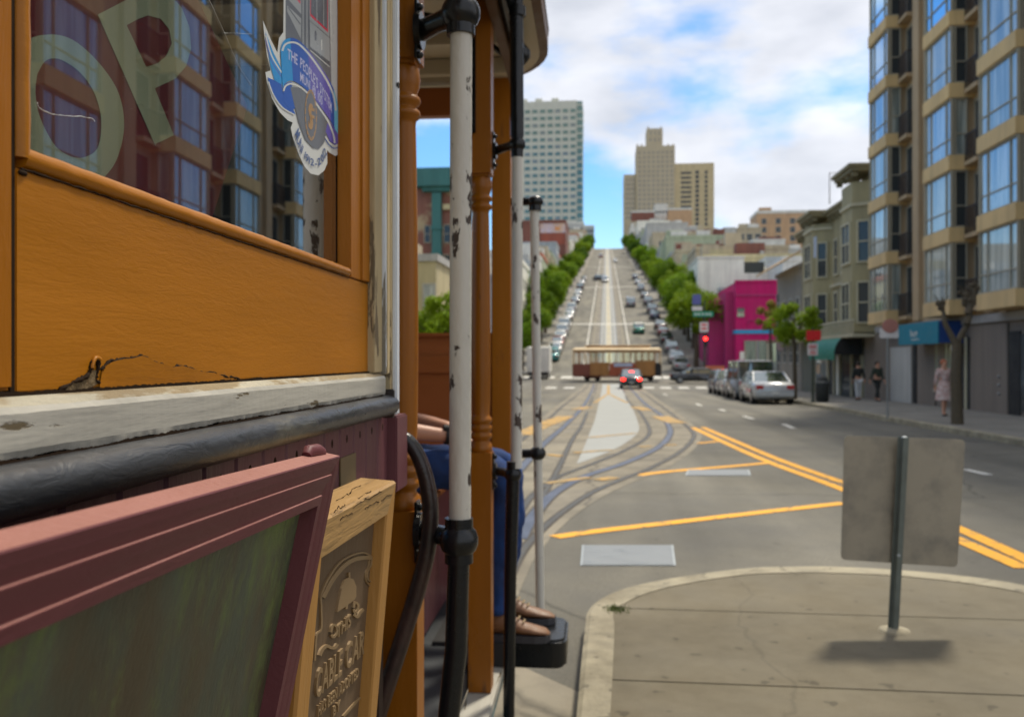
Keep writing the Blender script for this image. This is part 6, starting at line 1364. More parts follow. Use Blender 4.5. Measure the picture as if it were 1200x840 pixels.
LEAFA = leafmat('dense_green_leaves', (.080, .155, .008), (.15, .25, .012)); LEAFB = leafmat('dark_green_leaves', (.05, .11, .016), (.09, .17, .02)); LEAFC = leafmat('yellow_green_leaves', (.125, .205, .008), (.20, .29, .014)); LEAFD = leafmat('reddish_young_leaves', (.20, .15, .03), (.26, .22, .05)); BARK = mat('bark', (.085, .065, .04), .9, var=.3, vs=8, bump=.8, bs=30)
def crown_mb(seed, rx, rz, nclump, nleaf, ls, spread=.8, flatb=.35):
    rnd = random.Random(seed); s = MB(); cl = []
    for i in range(nclump):
        while True:
            p = Vector((rnd.uniform(-1, 1), rnd.uniform(-1, 1), rnd.uniform(-1, 1)))
            if p.length < 1 and p.z > -1+flatb: break
        p = p.normalized()*(p.length**.45)*spread*rnd.uniform(.85, 1.15)
        cl.append((Vector((p.x*rx, p.y*rx, p.z*rz)), rnd.uniform(.20, .40)*min(rx, rz)))
    for c, r in cl:
        for j in range(nleaf):
            d = Vector((rnd.gauss(0, 1), rnd.gauss(0, 1), rnd.gauss(0, 1))).normalized(); q = c+d*r*(rnd.random()**.28)*rnd.uniform(.85, 1.12)
            a = Vector((rnd.gauss(0, 1), rnd.gauss(0, 1), rnd.gauss(0, .6))).normalized(); b = a.cross(d); 
            if b.length < .1: continue
            b = b.normalized(); l = ls*rnd.uniform(.6, 1.3); s.face([q-a*l-b*l*.25, q-a*.1*l-b*l*.55, q+a*l, q+b*l*.5])
    return s, cl
def tree_mesh(seed, h, rx, rz, tr, leaf, nclump=26, nleaf=150, ls=.16, name='street_tree', loc=(0, 0, 0), label=None, group=None, cat='tree'):
    o = empty(name, loc, 0, label, cat, group); s, cl = crown_mb(seed, rx, rz, nclump, nleaf, ls); zc = h-rz
    s.v = [(v[0], v[1], v[2]+zc) for v in s.v]; c = s.build('crown', leaf, o)
    t = MB(); rnd = random.Random(seed+5); t.tube([(0, 0, -.2), (.03, .02, h*.2), (-.02, 0, zc-rz*.5), (0, 0, zc+rz*.3)], [tr*1.25, tr, tr*.8, tr*.3], 8)
    for q, r in cl[::3]: t.tube([(0, 0, zc-rz*.55+rnd.random()*.2), (q.x*.4, q.y*.4, zc+q.z*.35-rz*.15), (q.x*.9, q.y*.9, zc+q.z*.9)], [tr*.5, tr*.3, tr*.08], 5)
    t.build('trunk', BARK, o); return o
PT = [tree_mesh(1, 5.6, 2.0, 1.8, .14, LEAFA, 30, 170, .13, label='x'), tree_mesh(2, 6.4, 2.2, 2.1, .16, LEAFC, 34, 170, .14, label='x'), tree_mesh(3, 5.2, 1.9, 1.6, .13, LEAFB, 27, 170, .13, label='x'), tree_mesh(4, 7.0, 2.4, 2.4, .16, LEAFA, 36, 170, .145, label='x')]
# placed by where they stand along the kerbs
random.seed(8); used = set()
def put_tree(k, X, Y, label, group, sc=1.0):
    if k not in used:
        used.add(k); o = PT[k]; o.location = (X, Y, G(Y)+.14); o['label'] = label; o['group'] = group; o.scale = (sc, sc, sc); o.rotation_euler = (0, 0, random.random()*6); return o
    return copy_tree(PT[k], (X, Y, G(Y)+.14), random.random()*6, label, group, (sc*random.uniform(.94, 1.06), sc, sc*random.uniform(.92, 1.08)))
YR = [104, 113, 121, 128, 135, 142, 160, 172, 184, 197, 222, 250, 268, 290, 318, 352, 380, 410, 440, 470, 500]
KR = [1, 3, 1, 3, 3, 1, 1, 3, 1, 1, 1, 0, 3, 1, 1, 2, 0, 2, 3, 2, 0]
for i, (Y, k) in enumerate(zip(YR, KR)):
    kind = ['mid-green', 'yellow-green', 'dark green', 'tall mid-green'][k]
    put_tree(k, 11.6 if i != 0 else Xat(816, 104), Y, f'{kind} street tree on the right kerb of the hill, {ORD[i]} up from the crossing', 'street trees on the right of the hill', [1.5, 1.25, 1.5, 1.55, 1.4, 1.5][i] if i < 6 else (1.4 if i < 15 else 1.75))
YL = [100, 109, 119, 128, 138, 149, 160, 172, 185, 200, 216, 240, 262, 285, 310, 340, 372, 405, 440, 480, 520]
for i, Y in enumerate(YL):
    k = [0, 3, 1, 0, 3, 1, 0, 1, 3, 1, 0, 3, 1, 0, 2, 1, 0, 2, 3, 2, 2][i]
    kind = ['mid-green', 'yellow-green', 'dark green', 'tall mid-green'][k]
    put_tree(k, -9.5, Y, f'{kind} street tree on the left kerb of the hill, {ORD[i]} up from the crossing', 'street trees on the left of the hill', 1.05 if i < 3 else (1.4 if i < 14 else 1.75))
# tree seen between posts
c = gnd(513, 437); tree_mesh(14, 5.2, 2.1, 1.8, .14, LEAFC, 34, 190, .12, name='street_tree', loc=(Xat(513, 44), 44, G(44)+.1), label='bright green street tree seen between the orange cable car posts')
o = tree_mesh(31, 4.55, 1.25, 1.15, .10, LEAFC, 24, 170, .085, name='young_street_tree', loc=(Xat(931, 42), 42, G(42)+.14), label='young bright green tree standing by the red sign post on the right pavement')
tree_mesh(33, 5.0, .75, .95, .07, LEAFD, 13, 120, .08, name='young_street_tree', loc=(Xat(903, 47), 47, G(47)+.14), label='thin reddish-leaved young tree left of the bright green young tree')
# pollarded bare tree
pb = gnd(1122, 497, .14); dP = pb.dot(Vector((-sin(PHI), cos(PHI), 0))); pol = empty('pollarded_tree', pb, 0, 'bare pollarded street tree with knobbly fists in front of the blue awning', 'tree')
A = lambda px, py, dd=0: at(px, py, dP+dd)
s = MB(); s.tube(catmull([A(1122, 500), A(1121.5, 480), A(1120, 440), A(1121, 410), A(1120, 398)], 4), [.155-.003*i for i in range(17)], 12); s.build('trunk', BARK, pol, pb)
for L_ in ([(1120, 404), (1113, 390), (1107, 378), (1106, 368), (1103, 358)], [(1121, 403), (1127, 391), (1134, 378), (1134, 362), (1131, 345)], [(1133, 380), (1137, 364), (1134, 352)], [(1134, 368), (1141, 350), (1141, 338)]):
    s = MB(); P = catmull([A(*p, dd=.05*i) for i, p in enumerate(L_)], 4); s.tube(P, [.085-.05*i/len(P) for i in range(len(P))], 9)
    e_ = P[-1]; rnd = random.Random(int(L_[0][0]))
    for j in range(7): s.ball(e_+Vector((rnd.gauss(0, .06), rnd.gauss(0, .06), rnd.gauss(0, .05))), rnd.uniform(.05, .10), 0, 7)
    for j in range(6): d = Vector((rnd.gauss(0, .5), rnd.gauss(0, .5), .9)).normalized(); s.tube([e_, e_+d*.16, e_+d*rnd.uniform(.2, .34)], [.016, .011, .005], 5)
    s.build('limb', BARK, pol, pb)
# ------------------------------------------------------------------ CARS
def paint(name, c, r=.28): return mat(name, c, r, var=.04, coat=.6, metal=.15)
P_SIL = paint('silver_car_paint', (.42, .43, .44)); P_WHT = paint('white_car_paint', (.66, .66, .65)); P_BLK = paint('black_car_paint', (.02, .022, .026)); P_GRY = paint('grey_car_paint', (.20, .205, .21)); P_GRN = paint('green_car_paint', (.01, .20, .13)); P_RED = paint('dark_red_car_paint', (.16, .02, .02)); P_TEAL = paint('teal_car_paint', (.02, .22, .22)); P_BLU = paint('blue_grey_car_paint', (.07, .10, .15))
TYRE = mat('tyre_rubber', (.015, .015, .016), .8); RIM = mat('alloy_rim', (.35, .35, .36), .35, metal=.8); CGL = winmat('car_glass', (.015, .02, .022), .28, (.8, .92, .95)); TAILR = mat('red_lamp_lens', (.40, .01, .01), .3); HEADL = mat('clear_lamp_lens', (.6, .6, .58), .2); TAILE = mat('lit_brake_lamp', (.8, .01, .01), .3, emit=(1, .02, .01), es=6.0); PLT = mat('number_plate', (.6, .6, .56), .5)
SHAPES = {'sedan': (4.6, 1.75, 1.42, .95, .50, .80, .60, 2.05, .74), 'suv': (4.6, 1.85, 1.75, 1.05, .62, .35, .10, 3.0, .85), 'van': (4.9, 1.9, 1.95, 1.05, .62, .15, .05, 3.5, .86), 'hatch': (4.1, 1.7, 1.48, .95, .52, .75, .25, 2.4, .78)}
# (length, width, height, belt z, -, rear deck length at belt, rear glass top inset, roof length, roof width factor)
def make_car(kind, pm, name='parked_car', label=None, loc=(0, 0, 0), rz=0, group=None, braking=False):
    Ln, W_, H, belt, _, dk, ri, rl, rwf = SHAPES[kind]; o = empty(name, loc, rz, label, 'car', group); hw = W_/2; y0 = -Ln/2; y1 = Ln/2
    hood0 = y0+dk+ri+rl+.62                        # windscreen base
    zst = [(y0, .42, .70, .86), (y0+.05, .30, belt-.08, .94), (y0+.35, .22, belt, .985), (y0+dk, .2, belt+.02, 1), (0, .2, belt, 1), (hood0, .2, belt-.01, 1), (y1-.7, .2, belt-.12, .985), (y1-.25, .22, belt-.22, .93), (y1-.04, .30, belt-.30, .86), (y1, .42, .58, .78)]
    s = MB(); V = []; k = 8
    for y, lo, hi, wf in zst:
        w_ = hw*wf; sh = hi-.10
        V += [(-w_*.93, y, lo), (-w_, y, min(lo+.18, sh-.05)), (-w_*.99, y, sh), (-w_*.86, y, hi), (w_*.86, y, hi), (w_*.99, y, sh), (w_, y, min(lo+.18, sh-.05)), (w_*.93, y, lo)]
    n = len(zst); s.mesh(V, [(i*k+j, i*k+(j+1) % k, (i+1)*k+(j+1) % k, (i+1)*k+j) for i in range(n-1) for j in range(k)], 0, False); s.mesh(V[:k], [tuple(range(k))]); s.mesh(V[-k:], [tuple(range(k))[::-1]])
    body = s.build('body', pm, o, bevel=.03)
    for p in body.data.polygons: p.use_smooth = True
    b0, b1 = y0+dk, hood0; r0 = b0+ri+.25; r1 = r0+rl-.25; wb = hw*.90; wr = hw*rwf
    c8 = [(-wb, b0, belt-.03), (wb, b0, belt-.03), (wb, b1, belt-.03), (-wb, b1, belt-.03), (-wr, r0, H-.05), (wr, r0, H-.05), (wr, r1, H-.05), (-wr, r1, H-.05)]
    s = MB(); s.mesh(c8, [(0, 1, 5, 4), (1, 2, 6, 5), (2, 3, 7, 6), (3, 0, 4, 7)]); s.build('windows', CGL, o)
    s = MB(); rr = [(-wr, r0, H-.055), (wr, r0, H-.055), (wr, r1, H-.055), (-wr, r1, H-.055)]; r2 = [(-wr*.86, r0+.12, H), (wr*.86, r0+.12, H), (wr*.86, r1-.12, H), (-wr*.86, r1-.12, H)]
    s.mesh(rr+r2, [(0, 1, 5, 4), (1, 2, 6, 5), (2, 3, 7, 6), (3, 0, 4, 7), (4, 5, 6, 7)], 0, True)
    for a_, b_ in ((0, 4), (1, 5), (2, 6), (3, 7)): s.tube([c8[a_], c8[b_]], .042, 6)
    my = (b0+b1)/2
    for sg_ in (-1, 1): s.tube([(sg_*(wb+.005), my, belt-.03), (sg_*(wr+.005), (r0+r1)/2, H-.05)], .035, 5)
    s.build('roof', pm, o)
    for sx in (-1, 1):
        for yy in (y0+.85, y1-.88):
            s = MB(); X = sx*(hw-.10); s.tube([(X-.10, yy, .32), (X+.10, yy, .32)], .32, 16, 0, True, 1, False); w_ = s.build('wheel', TYRE, o)
            s = MB(); X2 = sx*(hw+.004); s.tube([(X2-.01, yy, .32), (X2, yy, .32)], .20, 12, 0, True, 1, False); s.build('rim', RIM, w_)
        s = MB(); s.box(*sorted((sx*hw*.55, sx*hw*.90)), y0-.012, y0+.06, belt-.30, belt-.13); s.build('tail_light', TAILE if braking else TAILR, o, bevel=.01)
        s = MB(); s.box(*sorted((sx*hw*.50, sx*hw*.78)), y1-.10, y1+.008, .56, .68); s.build('headlight', HEADL, o, bevel=.01)
        s = MB(); s.ball((sx*(hw+.05), b1-.35, belt+.03), .09, 0, 8, .9, .6, .7); s.build('mirror', pm, o)
    s = MB(); s.box(-hw*.88, hw*.88, y0-.05, y0+.1, .34, .55); s.build('bumper', pm, o, bevel=.03); s = MB(); s.box(-.16, .16, y0-.056, y0-.051, .46, .54); s.build('number_plate', PLT, o)
    s = MB(); s.box(-hw*.8, hw*.8, y1-.1, y1+.03, .28, .50); s.build('bumper', BLACKM, o, bevel=.03)
    return o
def put(o, X, Y, rz=0): 
    sl = (G(Y+2)-G(Y-2))/4; o.location = (X, Y, G(Y)+.01); o.rotation_euler = (atan(sl)*(cos(rz)), 0, rz); return o
# near right row
p = Vector((Xat(907, 38.8), 38.5, 0)); put(make_car('sedan', P_SIL, label='silver sedan parked nearest at the right kerb, seen from behind'), p.x, p.y+2.3)
put(make_car('van', P_GRY, 'parked_van', label='grey boxy van parked just ahead of the silver sedan'), p.x+.10, p.y+7.5)['category'] = 'van'
put(make_car('hatch', P_SIL, label='silver-grey hatchback parked ahead of the grey van at the right kerb'), p.x+.10, p.y+12.4)
put(make_car('hatch', P_BLU, label='dark blue-grey car parked beyond the silver-grey hatchback'), p.x+.15, p.y+17.2)

q = gnd(740, 456); dc = make_car('hatch', P_BLK, 'driving_car', label='dark car with both brake lights glowing red on the tracks', braking=True); put(dc, q.x, q.y+2)
s = MB(); s.box(-.2, .2, -1.72, -1.69, 1.30, 1.35); s.build('high_brake_light', TAILE, dc)
yy = 82.0; q = Vector((Xat(815, yy), yy, 0)); sb = make_car('sedan', P_BLK, 'driving_car', label='black sedan driving across the intersection, seen from its side'); put(sb, q.x, yy, -pi/2)
# white box truck on the left
tk = make_car('van', P_WHT, 'box_truck', label='white box truck standing left of the crossing behind the white poles'); put(tk, Xat(633, 92), 92); tk['category'] = 'truck'
s = MB(); s.box(-1.15, 1.15, -2.9, .9, .75, 3.25); s.build('cargo_box', WHITEW, tk, bevel=.02); s = MB(); s.box(-1.1, 1.1, -2.96, -2.85, .45, .74); s.build('rear_bumper', BLACKM, tk)
protos = {}
def row_car(kind, pm, X, Y, label, group, rz=0, tilt=True, name='parked_car'):
    key = (kind, pm.name)
    if key not in protos: protos[key] = make_car(kind, pm, name, label=label, group=group); o = protos[key]
    else: o = copy_tree(protos[key], label=label, group=group)
    return put(o, X, Y, rz)
LC = [('hatch', P_TEAL, 'teal'), ('sedan', P_WHT, 'white'), ('sedan', P_RED, 'dark red'), ('sedan', P_WHT, 'white'), ('suv', P_WHT, 'white'), ('van', P_WHT, 'white boxy'), ('sedan', P_WHT, 'white'), ('sedan', P_SIL, 'silver'), ('suv', P_WHT, 'white'), ('sedan', P_BLU, 'blue-grey'), ('hatch', P_WHT, 'white'), ('sedan', P_SIL, 'silver'), ('suv', P_BLK, 'black'), ('sedan', P_WHT, 'white'), ('sedan', P_GRY, 'grey')]
YC = [112, 118, 124, 130.5, 137, 144, 158, 165, 173, 190, 200, 212, 228, 245, 262]
for i, ((k_, pm, cn), Y) in enumerate(zip(LC, YC)): row_car(k_, pm, -6.8, Y, f'{cn} car parked at the left kerb of the hill, {ORD[i]} above the crossing', 'cars parked up the left of the hill')
RCs = [('sedan', P_GRY, 'grey'), ('sedan', P_SIL, 'silver'), ('hatch', P_GRY, 'grey'), ('sedan', P_BLK, 'black'), ('hatch', P_RED, 'dark red'), ('sedan', P_BLK, 'black'), ('sedan', P_BLU, 'blue-grey'), ('suv', P_GRY, 'grey'), ('suv', P_GRY, 'grey'), ('sedan', P_BLK, 'black'), ('suv', P_SIL, 'silver'), ('sedan', P_SIL, 'silver'), ('sedan', P_BLU, 'blue-grey')]
YC2 = [103.5, 110.5, 119, 128, 136, 144.5, 160, 170, 186, 202, 224, 246, 270]
for i, ((k_, pm, cn), Y) in enumerate(zip(RCs, YC2)): row_car(k_, pm, 8.5, Y, f'{cn} car parked at the right kerb of the hill, {ORD[i]} above the crossing', 'cars parked up the right of the hill')
row_car('hatch', P_GRN, Xat(748.5, 139), 139, 'green and white car driving up the right lane of the hill', None, name='driving_car')
gc = protos[('hatch', 'green_car_paint')]; s = MB(); s.box(-.6, .6, -.9, .75, 1.482, 1.51); s.build('white_roof_panel', WHITEW, gc, bevel=.01)
row_car('van', P_GRY, Xat(739, 182), 182, 'grey van driving up the right lane of the hill with red tail lights', None)['category'] = 'van'
row_car('suv', P_BLK, Xat(704, 262), 262, 'dark car crossing the hill street far up', None, rz=-pi/2); row_car('suv', P_WHT, Xat(709, 255), 255, 'white car coming down the hill beside the crossing dark car', None, rz=pi)
row_car('suv', P_RED, Xat(704, 430), 430, 'tiny red car near the top of the hill', None); row_car('sedan', P_WHT, Xat(721, 380), 380, 'tiny white car on the right lane near the hilltop', None)
# ------------------------------------------------------------------ CROSSING CABLE CAR
Yc = 85.5; xc = Xat(722.5, Yc); zc = G(Yc)+.02; cc = empty('cable_car', (xc, Yc, zc), 0, 'brown and cream cable car crossing the street at the foot of the hill', 'cable car'); Z = Vector((0, 0, 0))
LL = 8.4; h2 = LL/2; CB_ = facademat('brown_varnished_side', (.33, .16, .05)); CR_ = facademat('red_painted_side', (.33, .085, .04)); CD_ = facademat('dark_maroon_side', (.19, .06, .04)); CC_ = facademat('cream_roof_paint', (.80, .62, .38), .06)
def cp(name, m, boxes, bev=.01):
    s = MB()
    for q in boxes: s.box(*q)
    return s.build(name, m, cc, bevel=bev)
P_ = rrect(-h2-.05, h2+.05, -1.25, 1.25, .7); s = MB(); ring(s, P_, 2.92, P_, 3.05); s.face([(*p, 2.92) for p in P_]); P2_ = rrect(-h2+.3, h2-.3, -.95, .95, .5); ring(s, P_, 3.05, P2_, 3.18, 0, True); s.face([(*p, 3.18) for p in P2_]); s.build('roof', CC_, cc)
cp('clerestory', CB_, [(-h2+1.3, h2-1.1, -.55, .55, 3.183, 3.36)]); cp('clerestory_roof', CC_, [(-h2+1.15, h2-.95, -.68, .68, 3.362, 3.45)], .02)
def xpx(z): return -h2+(z-72)/(690-72)*LL          # zoom columns of the photograph along the side
sec = [(76, 195, CD_, 'end_dash', 1.65), (197, 328, CB_, 'side_panel', 1.78), (330, 515, CR_, 'side_panel', 1.70), (517, 645, CB_, 'side_panel', 1.98), (647, 688, BLACKM, 'end_dash', 1.75)]
for sy in (-1, 1):
    for a, b, m_, nm, zt in sec: cp(nm, m_, [(xpx(a), xpx(b), *sorted((sy*1.06, sy*1.12)), .55, zt)], .008)
    for a in (78, 118, 160, 198, 238, 285, 330, 380, 430, 480, 516, 560, 605, 646, 686): cp('post', CC_ if a in (78, 160, 686) else CB_, [(xpx(a)-.04, xpx(a)+.04, *sorted((sy*1.05, sy*1.13)), 1.6, 2.93)], .005)
    cp('window_pane', GLASS, [(xpx(200), xpx(640), *sorted((sy*1.085, sy*1.095)), 1.75, 2.75)], 0)
    cp('letter_board', CB_, [(xpx(76), xpx(688), *sorted((sy*1.06, sy*1.125)), 2.74, 2.91)], .005)
    cp('running_board', CD_, [(xpx(80), xpx(515), *sorted((sy*1.12, sy*1.32)), .38, .44)], .005)
cp('advert_board', mat('pale_blue_advert', (.38, .44, .58), .5), [(xpx(362), xpx(488), -1.155, -1.13, 1.40, 1.72)], .004); cp('advert_frame', CR_, [(xpx(350), xpx(500), -1.129, -1.121, 1.33, 1.79)], 0)
cp('floor', CD_, [(-h2+.05, h2-.05, -1.05, 1.05, .5, .6)], 0); cp('bench', CB_, [(-h2+.5, h2-.5, -.6, .6, .6, 1.05)], .01)
for X in (-h2, h2-.06): cp('end_panel', CB_, [(X, X+.06, -1.05, 1.05, .55, 1.6)], .01)
for X in (-h2+1.9, h2-1.5):
    cp('truck_frame', BLACKM, [(X-.8, X+.8, -.8, .8, .25, .5)], .01)
    for xx in (-.5, .5):
        for sy in (-1, 1): s = MB(); s.tube([(X+xx, sy*.62-.05, .28), (X+xx, sy*.62+.05, .28)], .27, 14); s.build('wheel', TYRE, cc)
# riders and gripman as darker shapes are built as people
# ------------------------------------------------------------------ PEOPLE ON THE PAVEMENT
def walker(loc, rz, label, top, bottom, hairm, dress=False, H=1.68, stride=.22, arm=.1, headm=None):
    o = empty('person', loc, rz, label, 'person'); k = H/1.7; v = lambda x, y, z: (x*k, y*k, z*k); Z = (0, 0, 0)
    pel = v(0, 0, .95); ch = v(0, .02, 1.32)
    def lg(sx, f): return [(pel, .12*k), (v(sx*.09, 0, .88), .085*k), (v(sx*.09, f*.5+.03, .50), .058*k), (v(sx*.09, f, .10), .04*k), (v(sx*.09, f+.02, .045), .042*k), (v(sx*.09, f+.14, .035), .035*k)]
    def am(sx, f): return [(ch, .13*k), (v(sx*.19, 0, 1.40), .05*k), (v(sx*.24, -.02, 1.12), .042*k), (v(sx*.23, f, .86), .03*k), (v(sx*.225, f+.02, .79), .032*k), (v(sx*.225, f+.03, .72), .018*k)]
    skel('body', [[(pel, .12*k), (v(0, 0, 1.10), .11*k), (ch, .13*k), (v(0, .01, 1.46), .055*k), (v(0, .02, 1.54), .075*k), (v(0, .03, 1.62), .088*k), (v(0, .02, 1.67), .06*k)], lg(-1, -stride), lg(1, stride), am(-1, arm), am(1, -arm)], SKIN, o, Z, 1)
    skel('top', [[(v(0, 0, .97), .135*k), (v(0, 0, 1.12), .13*k), (ch, .15*k), (v(0, .01, 1.43), .07*k)], [(ch, .15*k), (v(.19, 0, 1.40), .065*k), (v(.24, -.02, 1.10), .055*k), (v(.235, -arm*.8, .93), .045*k)], [(ch, .15*k), (v(-.19, 0, 1.40), .065*k), (v(-.24, -.02, 1.10), .055*k), (v(-.235, arm*.8, .93), .045*k)]], top, o, Z, 1)
    if dress:
        s = MB(); n = 16; V = []; R_ = [(1.08, .15), (.92, .20), (.70, .235), (.48, .26)]
        for z, r in R_:
            for j in range(n): a = 2*pi*j/n; V.append(v(r*(1+.05*sin(5*a))*cos(a), r*.85*sin(a), z))
        s.mesh(V, [(i*n+j, i*n+(j+1) % n, (i+1)*n+(j+1) % n, (i+1)*n+j) for i in range(3) for j in range(n)], 0, True); s.build('skirt', bottom, o)
    else:
        def tl(sx, f): return [(pel, .13*k), (v(sx*.09, 0, .86), .095*k), (v(sx*.09, f*.5+.03, .50), .07*k), (v(sx*.09, f, .12), .052*k)]
        skel('trousers', [tl(-1, -stride), tl(1, stride)], bottom, o, Z, 1)
    s = MB(); s.ball(v(0, -.015, 1.635), .105*k, 0, 12, .95, 1.0, .95); s.build('hair', hairm, o)
    for sx, f in ((-1, -stride), (1, stride)): s = MB(); s.ball(v(sx*.09, f+.06, .035), .06*k, 0, 8, .8, 2.1, .62); s.build('shoe', BLACKM, o)
    return o
PINK = mat('pale_pink_dress_cloth', (.48, .30, .27), .8, var=.15, vs=8, col2=(.60, .50, .46), mixs=12); REDH = mat('red_orange_hair', (.36, .10, .035), .6); BLKC = mat('black_cloth', (.02, .022, .02), .8); WHC = mat('white_cloth', (.55, .55, .55), .8); DKG = mat('dark_olive_cloth', (.035, .045, .03), .85)
p = gnd(1106, 487, .14); walker(Vector((p.x, p.y, G(p.y)+.14)), radians(190), 'woman in a pale pink dress with reddish hair beside the pollarded tree', PINK, PINK, REDH, dress=True, H=1.66, stride=.15)
p = gnd(1028, 470, .14); walker(p, radians(200), 'person in dark olive clothes with arms out standing by the grey service door', DKG, BLKC, HAIR, H=1.7, arm=.2)
p = gnd(1006, 469, .14); walker(p, radians(10), 'person in dark top and white trousers standing under the green awning', BLKC, WHC, HAIR, H=1.7, stride=.06)
# ------------------------------------------------------------------ SIGNS, SIGNALS, STREET FURNITURE
PG = mat('dark_green_pole_paint', (.035, .045, .03), .5); SR = mat('red_sign_paint', (.60, .008, .01), .45); SW = mat('white_sign_face', (.62, .58, .56), .5); SGN = mat('green_sign_face', (.005, .24, .14), .45); SBL = mat('blue_violet_sign_face', (.09, .10, .30), .5); GREYP = mat('galvanised_pole', (.25, .26, .26), .5, metal=.5)
def sign_face(par, org, pxa, pya, pxb, pyb, Y, m, name, th=.03, r=.05):
    q = [Vector((Xat(x, Y), Y, Zat(y, x, Y))) for x, y in ((pxa, pya), (pxb, pya), (pxb, pyb), (pxa, pyb))]
    s = MB(); s.prism(rcorner(q, min(r, .3*(q[0]-q[3]).length), 3), (0, th, 0)); return s.build(name, m, par, org)
Y = 37.5; bs_ = Vector((Xat(953, Y), Y+.06, G(Y)+.14)); rs = empty('parking_sign', bs_, 0, 'red sign over a small white red-lettered sign on a dark pole at the right kerb', 'street sign')
s = MB(); s.tube([bs_, bs_+Vector((0, 0, Zat(384, 953, Y)-bs_.z))], [.06, .045], 10); s.lathe(bs_.x, bs_.y, [(.11, bs_.z), (.11, bs_.z+.06), (.06, bs_.z+.10)], 10); s.build('pole', PG, rs, bs_)
sign_face(rs, bs_, 945, 387, 962, 399, Y, SR, 'red_panel'); w_ = sign_face(rs, bs_, 946.5, 402, 958.5, 416.5, Y, SW, 'white_panel')
for py, a, b in ((404.5, 948, 957), (407, 948.5, 956.5), (411, 950, 955.5), (413.5, 948.5, 956.5)): sign_face(rs, bs_, a, py, b, py+1.2, Y-.012, SR, 'red_print', .008, .005)
# bin beside
o = Vector((Xat(953, Y)+.55, Y+.8, G(Y)+.14)); bn = empty('litter_bin', o, 0, 'dark litter bin just behind the red sign pole', 'litter bin'); s = MB(); s.lathe(o.x, o.y, [(.22, o.z), (.27, o.z+.05), (.29, o.z+.85), (.25, o.z+.88), (.20, o.z+1.0), (.05, o.z+1.05)], 14); s.build('bin_body', BLKC, bn, o); s = MB(); s.lathe(o.x, o.y, [(.30, o.z+.80), (.305, o.z+.86)], 14); s.build('bin_rim', GREYP, bn, o)
# bus stop flag
p = gnd(1040, 490, .14); bf = empty('bus_stop_sign', p, 0, 'pale red and white bus stop flag on a thin pole before the grey service door', 'street sign'); d_ = p.y; s = MB(); s.tube([p, Vector((p.x, p.y, Zat(377, 1040, d_)))], .028, 8); s.build('pole', GREYP, bf, p)
sign_face(bf, p, 1031, 385, 1053, 396, d_-.04, SW, 'white_panel'); c = Vector((Xat(1043, d_-.04), d_-.04, Zat(382, 1043, d_))); s = MB(); s.prism([c+Vector((.22*cos(2*pi*i/20), 0, .20*sin(2*pi*i/20))) for i in range(20)], (0, -.02, 0)); s.build('red_disc', mat('faded_red_disc', (.36, .15, .12), .5), bf, p)
# traffic signal at the far corner
Y = 97.0; p = Vector((Xat(825.5, Y), Y, G(Y)+.14)); ts = empty('traffic_signal', p, 0, 'traffic signal showing red under a green street name sign by the magenta building', 'traffic light')
s = MB(); s.tube([p, Vector((p.x, p.y, Zat(352, 825, Y)))], [.11, .075], 10); s.build('pole', PG, ts, p)
s = MB(); c = Vector((Xat(826.5, Y), Y-.25, Zat(397, 826, Y))); s.box(c.x-.2, c.x+.2, c.y-.06, c.y+.14, c.z-.85, c.z+.28); hd = s.build('signal_head', BLKC, ts, p, .03)
s = MB(); s.ball((c.x, c.y-.07, c.z), .19, 0, 14, 1, .35, 1); s.build('red_light', mat('lit_red_signal', (.8, .02, .02), .3, emit=(1, .015, .01), es=9.0), hd, p); 
for dz in (-.28, -.56): s = MB(); s.ball((c.x, c.y-.06, c.z+dz), .12, 0, 10, 1, .3, 1); s.build('dark_lens', BLACKM, hd, p)
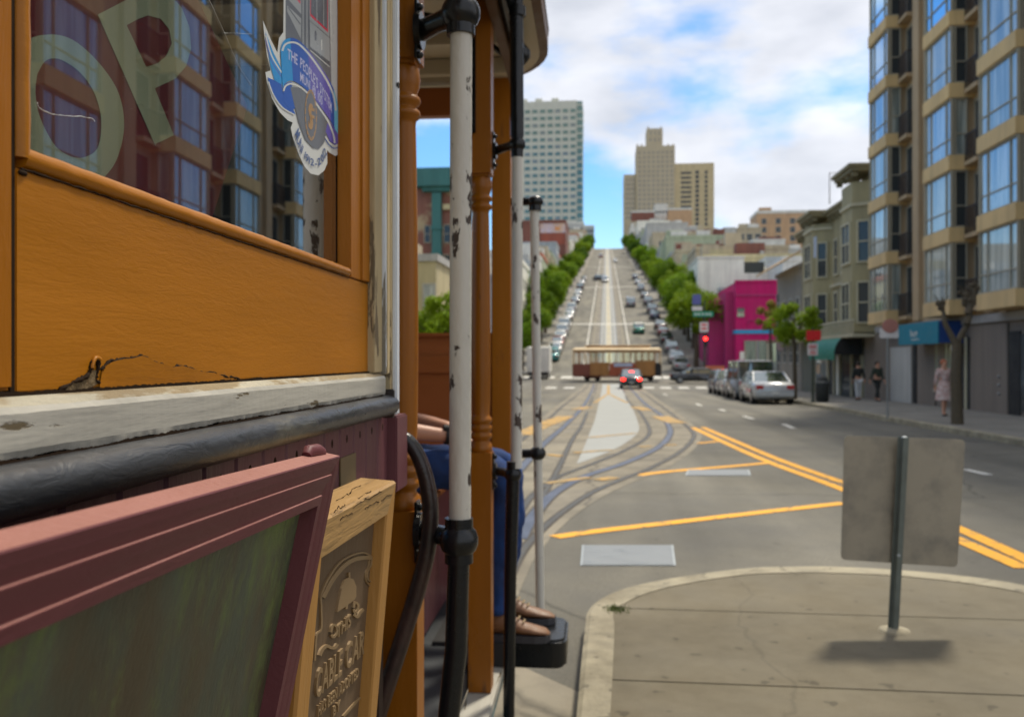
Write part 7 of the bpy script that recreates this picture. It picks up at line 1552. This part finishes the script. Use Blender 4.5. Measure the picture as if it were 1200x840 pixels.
ng = sign_face(ts, p, 812, 365, 836, 371, Y-.12, SGN, 'street_name_sign'); sign_face(ts, p, 811.5, 345, 821.5, 357, Y-.14, SBL, 'blue_sign'); sign_face(ts, p, 811, 359, 823, 363.8, Y-.11, SW, 'white_sign_strip'); sign_face(ts, p, 820, 377.5, 830, 389, Y-.13, SW, 'regulatory_sign'); sign_face(ts, p, 822, 379.5, 828, 381.5, Y-.15, SR, 'red_print', .01, .005); sign_face(ts, p, 822, 384, 828, 386, Y-.15, SR, 'red_print', .01, .005)
for a in (814, 818, 822.5, 827, 831): sign_face(ts, p, a, 367, a+2.2, 369.2, Y-.135, SW, 'white_print', .008, .005)
# street lamp poles on the far right corner
for i, (px, Y, t, lb) in enumerate(((911, 66, 345, 'pale grey utility pole rising beside the magenta building'), (888, 90, 400, 'short grey pole at the corner before the magenta shop window'))):
    p = Vector((Xat(px, Y), Y, G(Y)+.1)); o = empty('street_pole', p, 0, lb, 'pole'); s = MB(); s.tube([p, Vector((p.x, p.y, Zat(t, px, Y)))], [.12, .08], 10); s.build('shaft', GREYP, o, p); s = MB(); s.lathe(p.x, p.y, [(.2, p.z), (.2, p.z+.3), (.13, p.z+.4)], 10); s.build('base', GREYP, o, p)
# no-parking signs by the corner shop
Y = 60; p = Vector((Xat(915, Y), Y, G(Y)+.14)); o = empty('street_sign', p, 0, 'small round pinkish sign on a thin pole behind the parked grey van', 'street sign'); s = MB(); s.tube([p, Vector((p.x, p.y, Zat(398, 915, Y)))], .03, 8); s.build('pole', GREYP, o, p); c = Vector((Xat(914, Y), Y-.05, Zat(405, 914, Y))); s = MB(); s.prism([c+Vector((.28*cos(2*pi*i/16), 0, .34*sin(2*pi*i/16))) for i in range(16)], (0, .02, 0)); s.build('sign_disc', mat('pinkish_sign_face', (.42, .30, .30), .5), o, p)
# orange barrier behind the black sedan
Y = 96; p = Vector((Xat(838, Y), Y, G(Y)+.05)); o = empty('barrier', p, 0, 'orange work barrier by the corner behind the black sedan', 'barrier'); s = MB(); ob_ = mat('orange_barrier', (.50, .14, .06), .6); s.box(p.x-1.0, p.x+1.0, p.y-.05, p.y+.05, p.z+.45, p.z+1.0); s.build('board', ob_, o, p, .01)
for sx in (-.8, .8): s = MB(); s.box(p.x+sx-.05, p.x+sx+.05, p.y-.25, p.y+.25, p.z, p.z+.5); s.build('leg', GREYP, o, p)
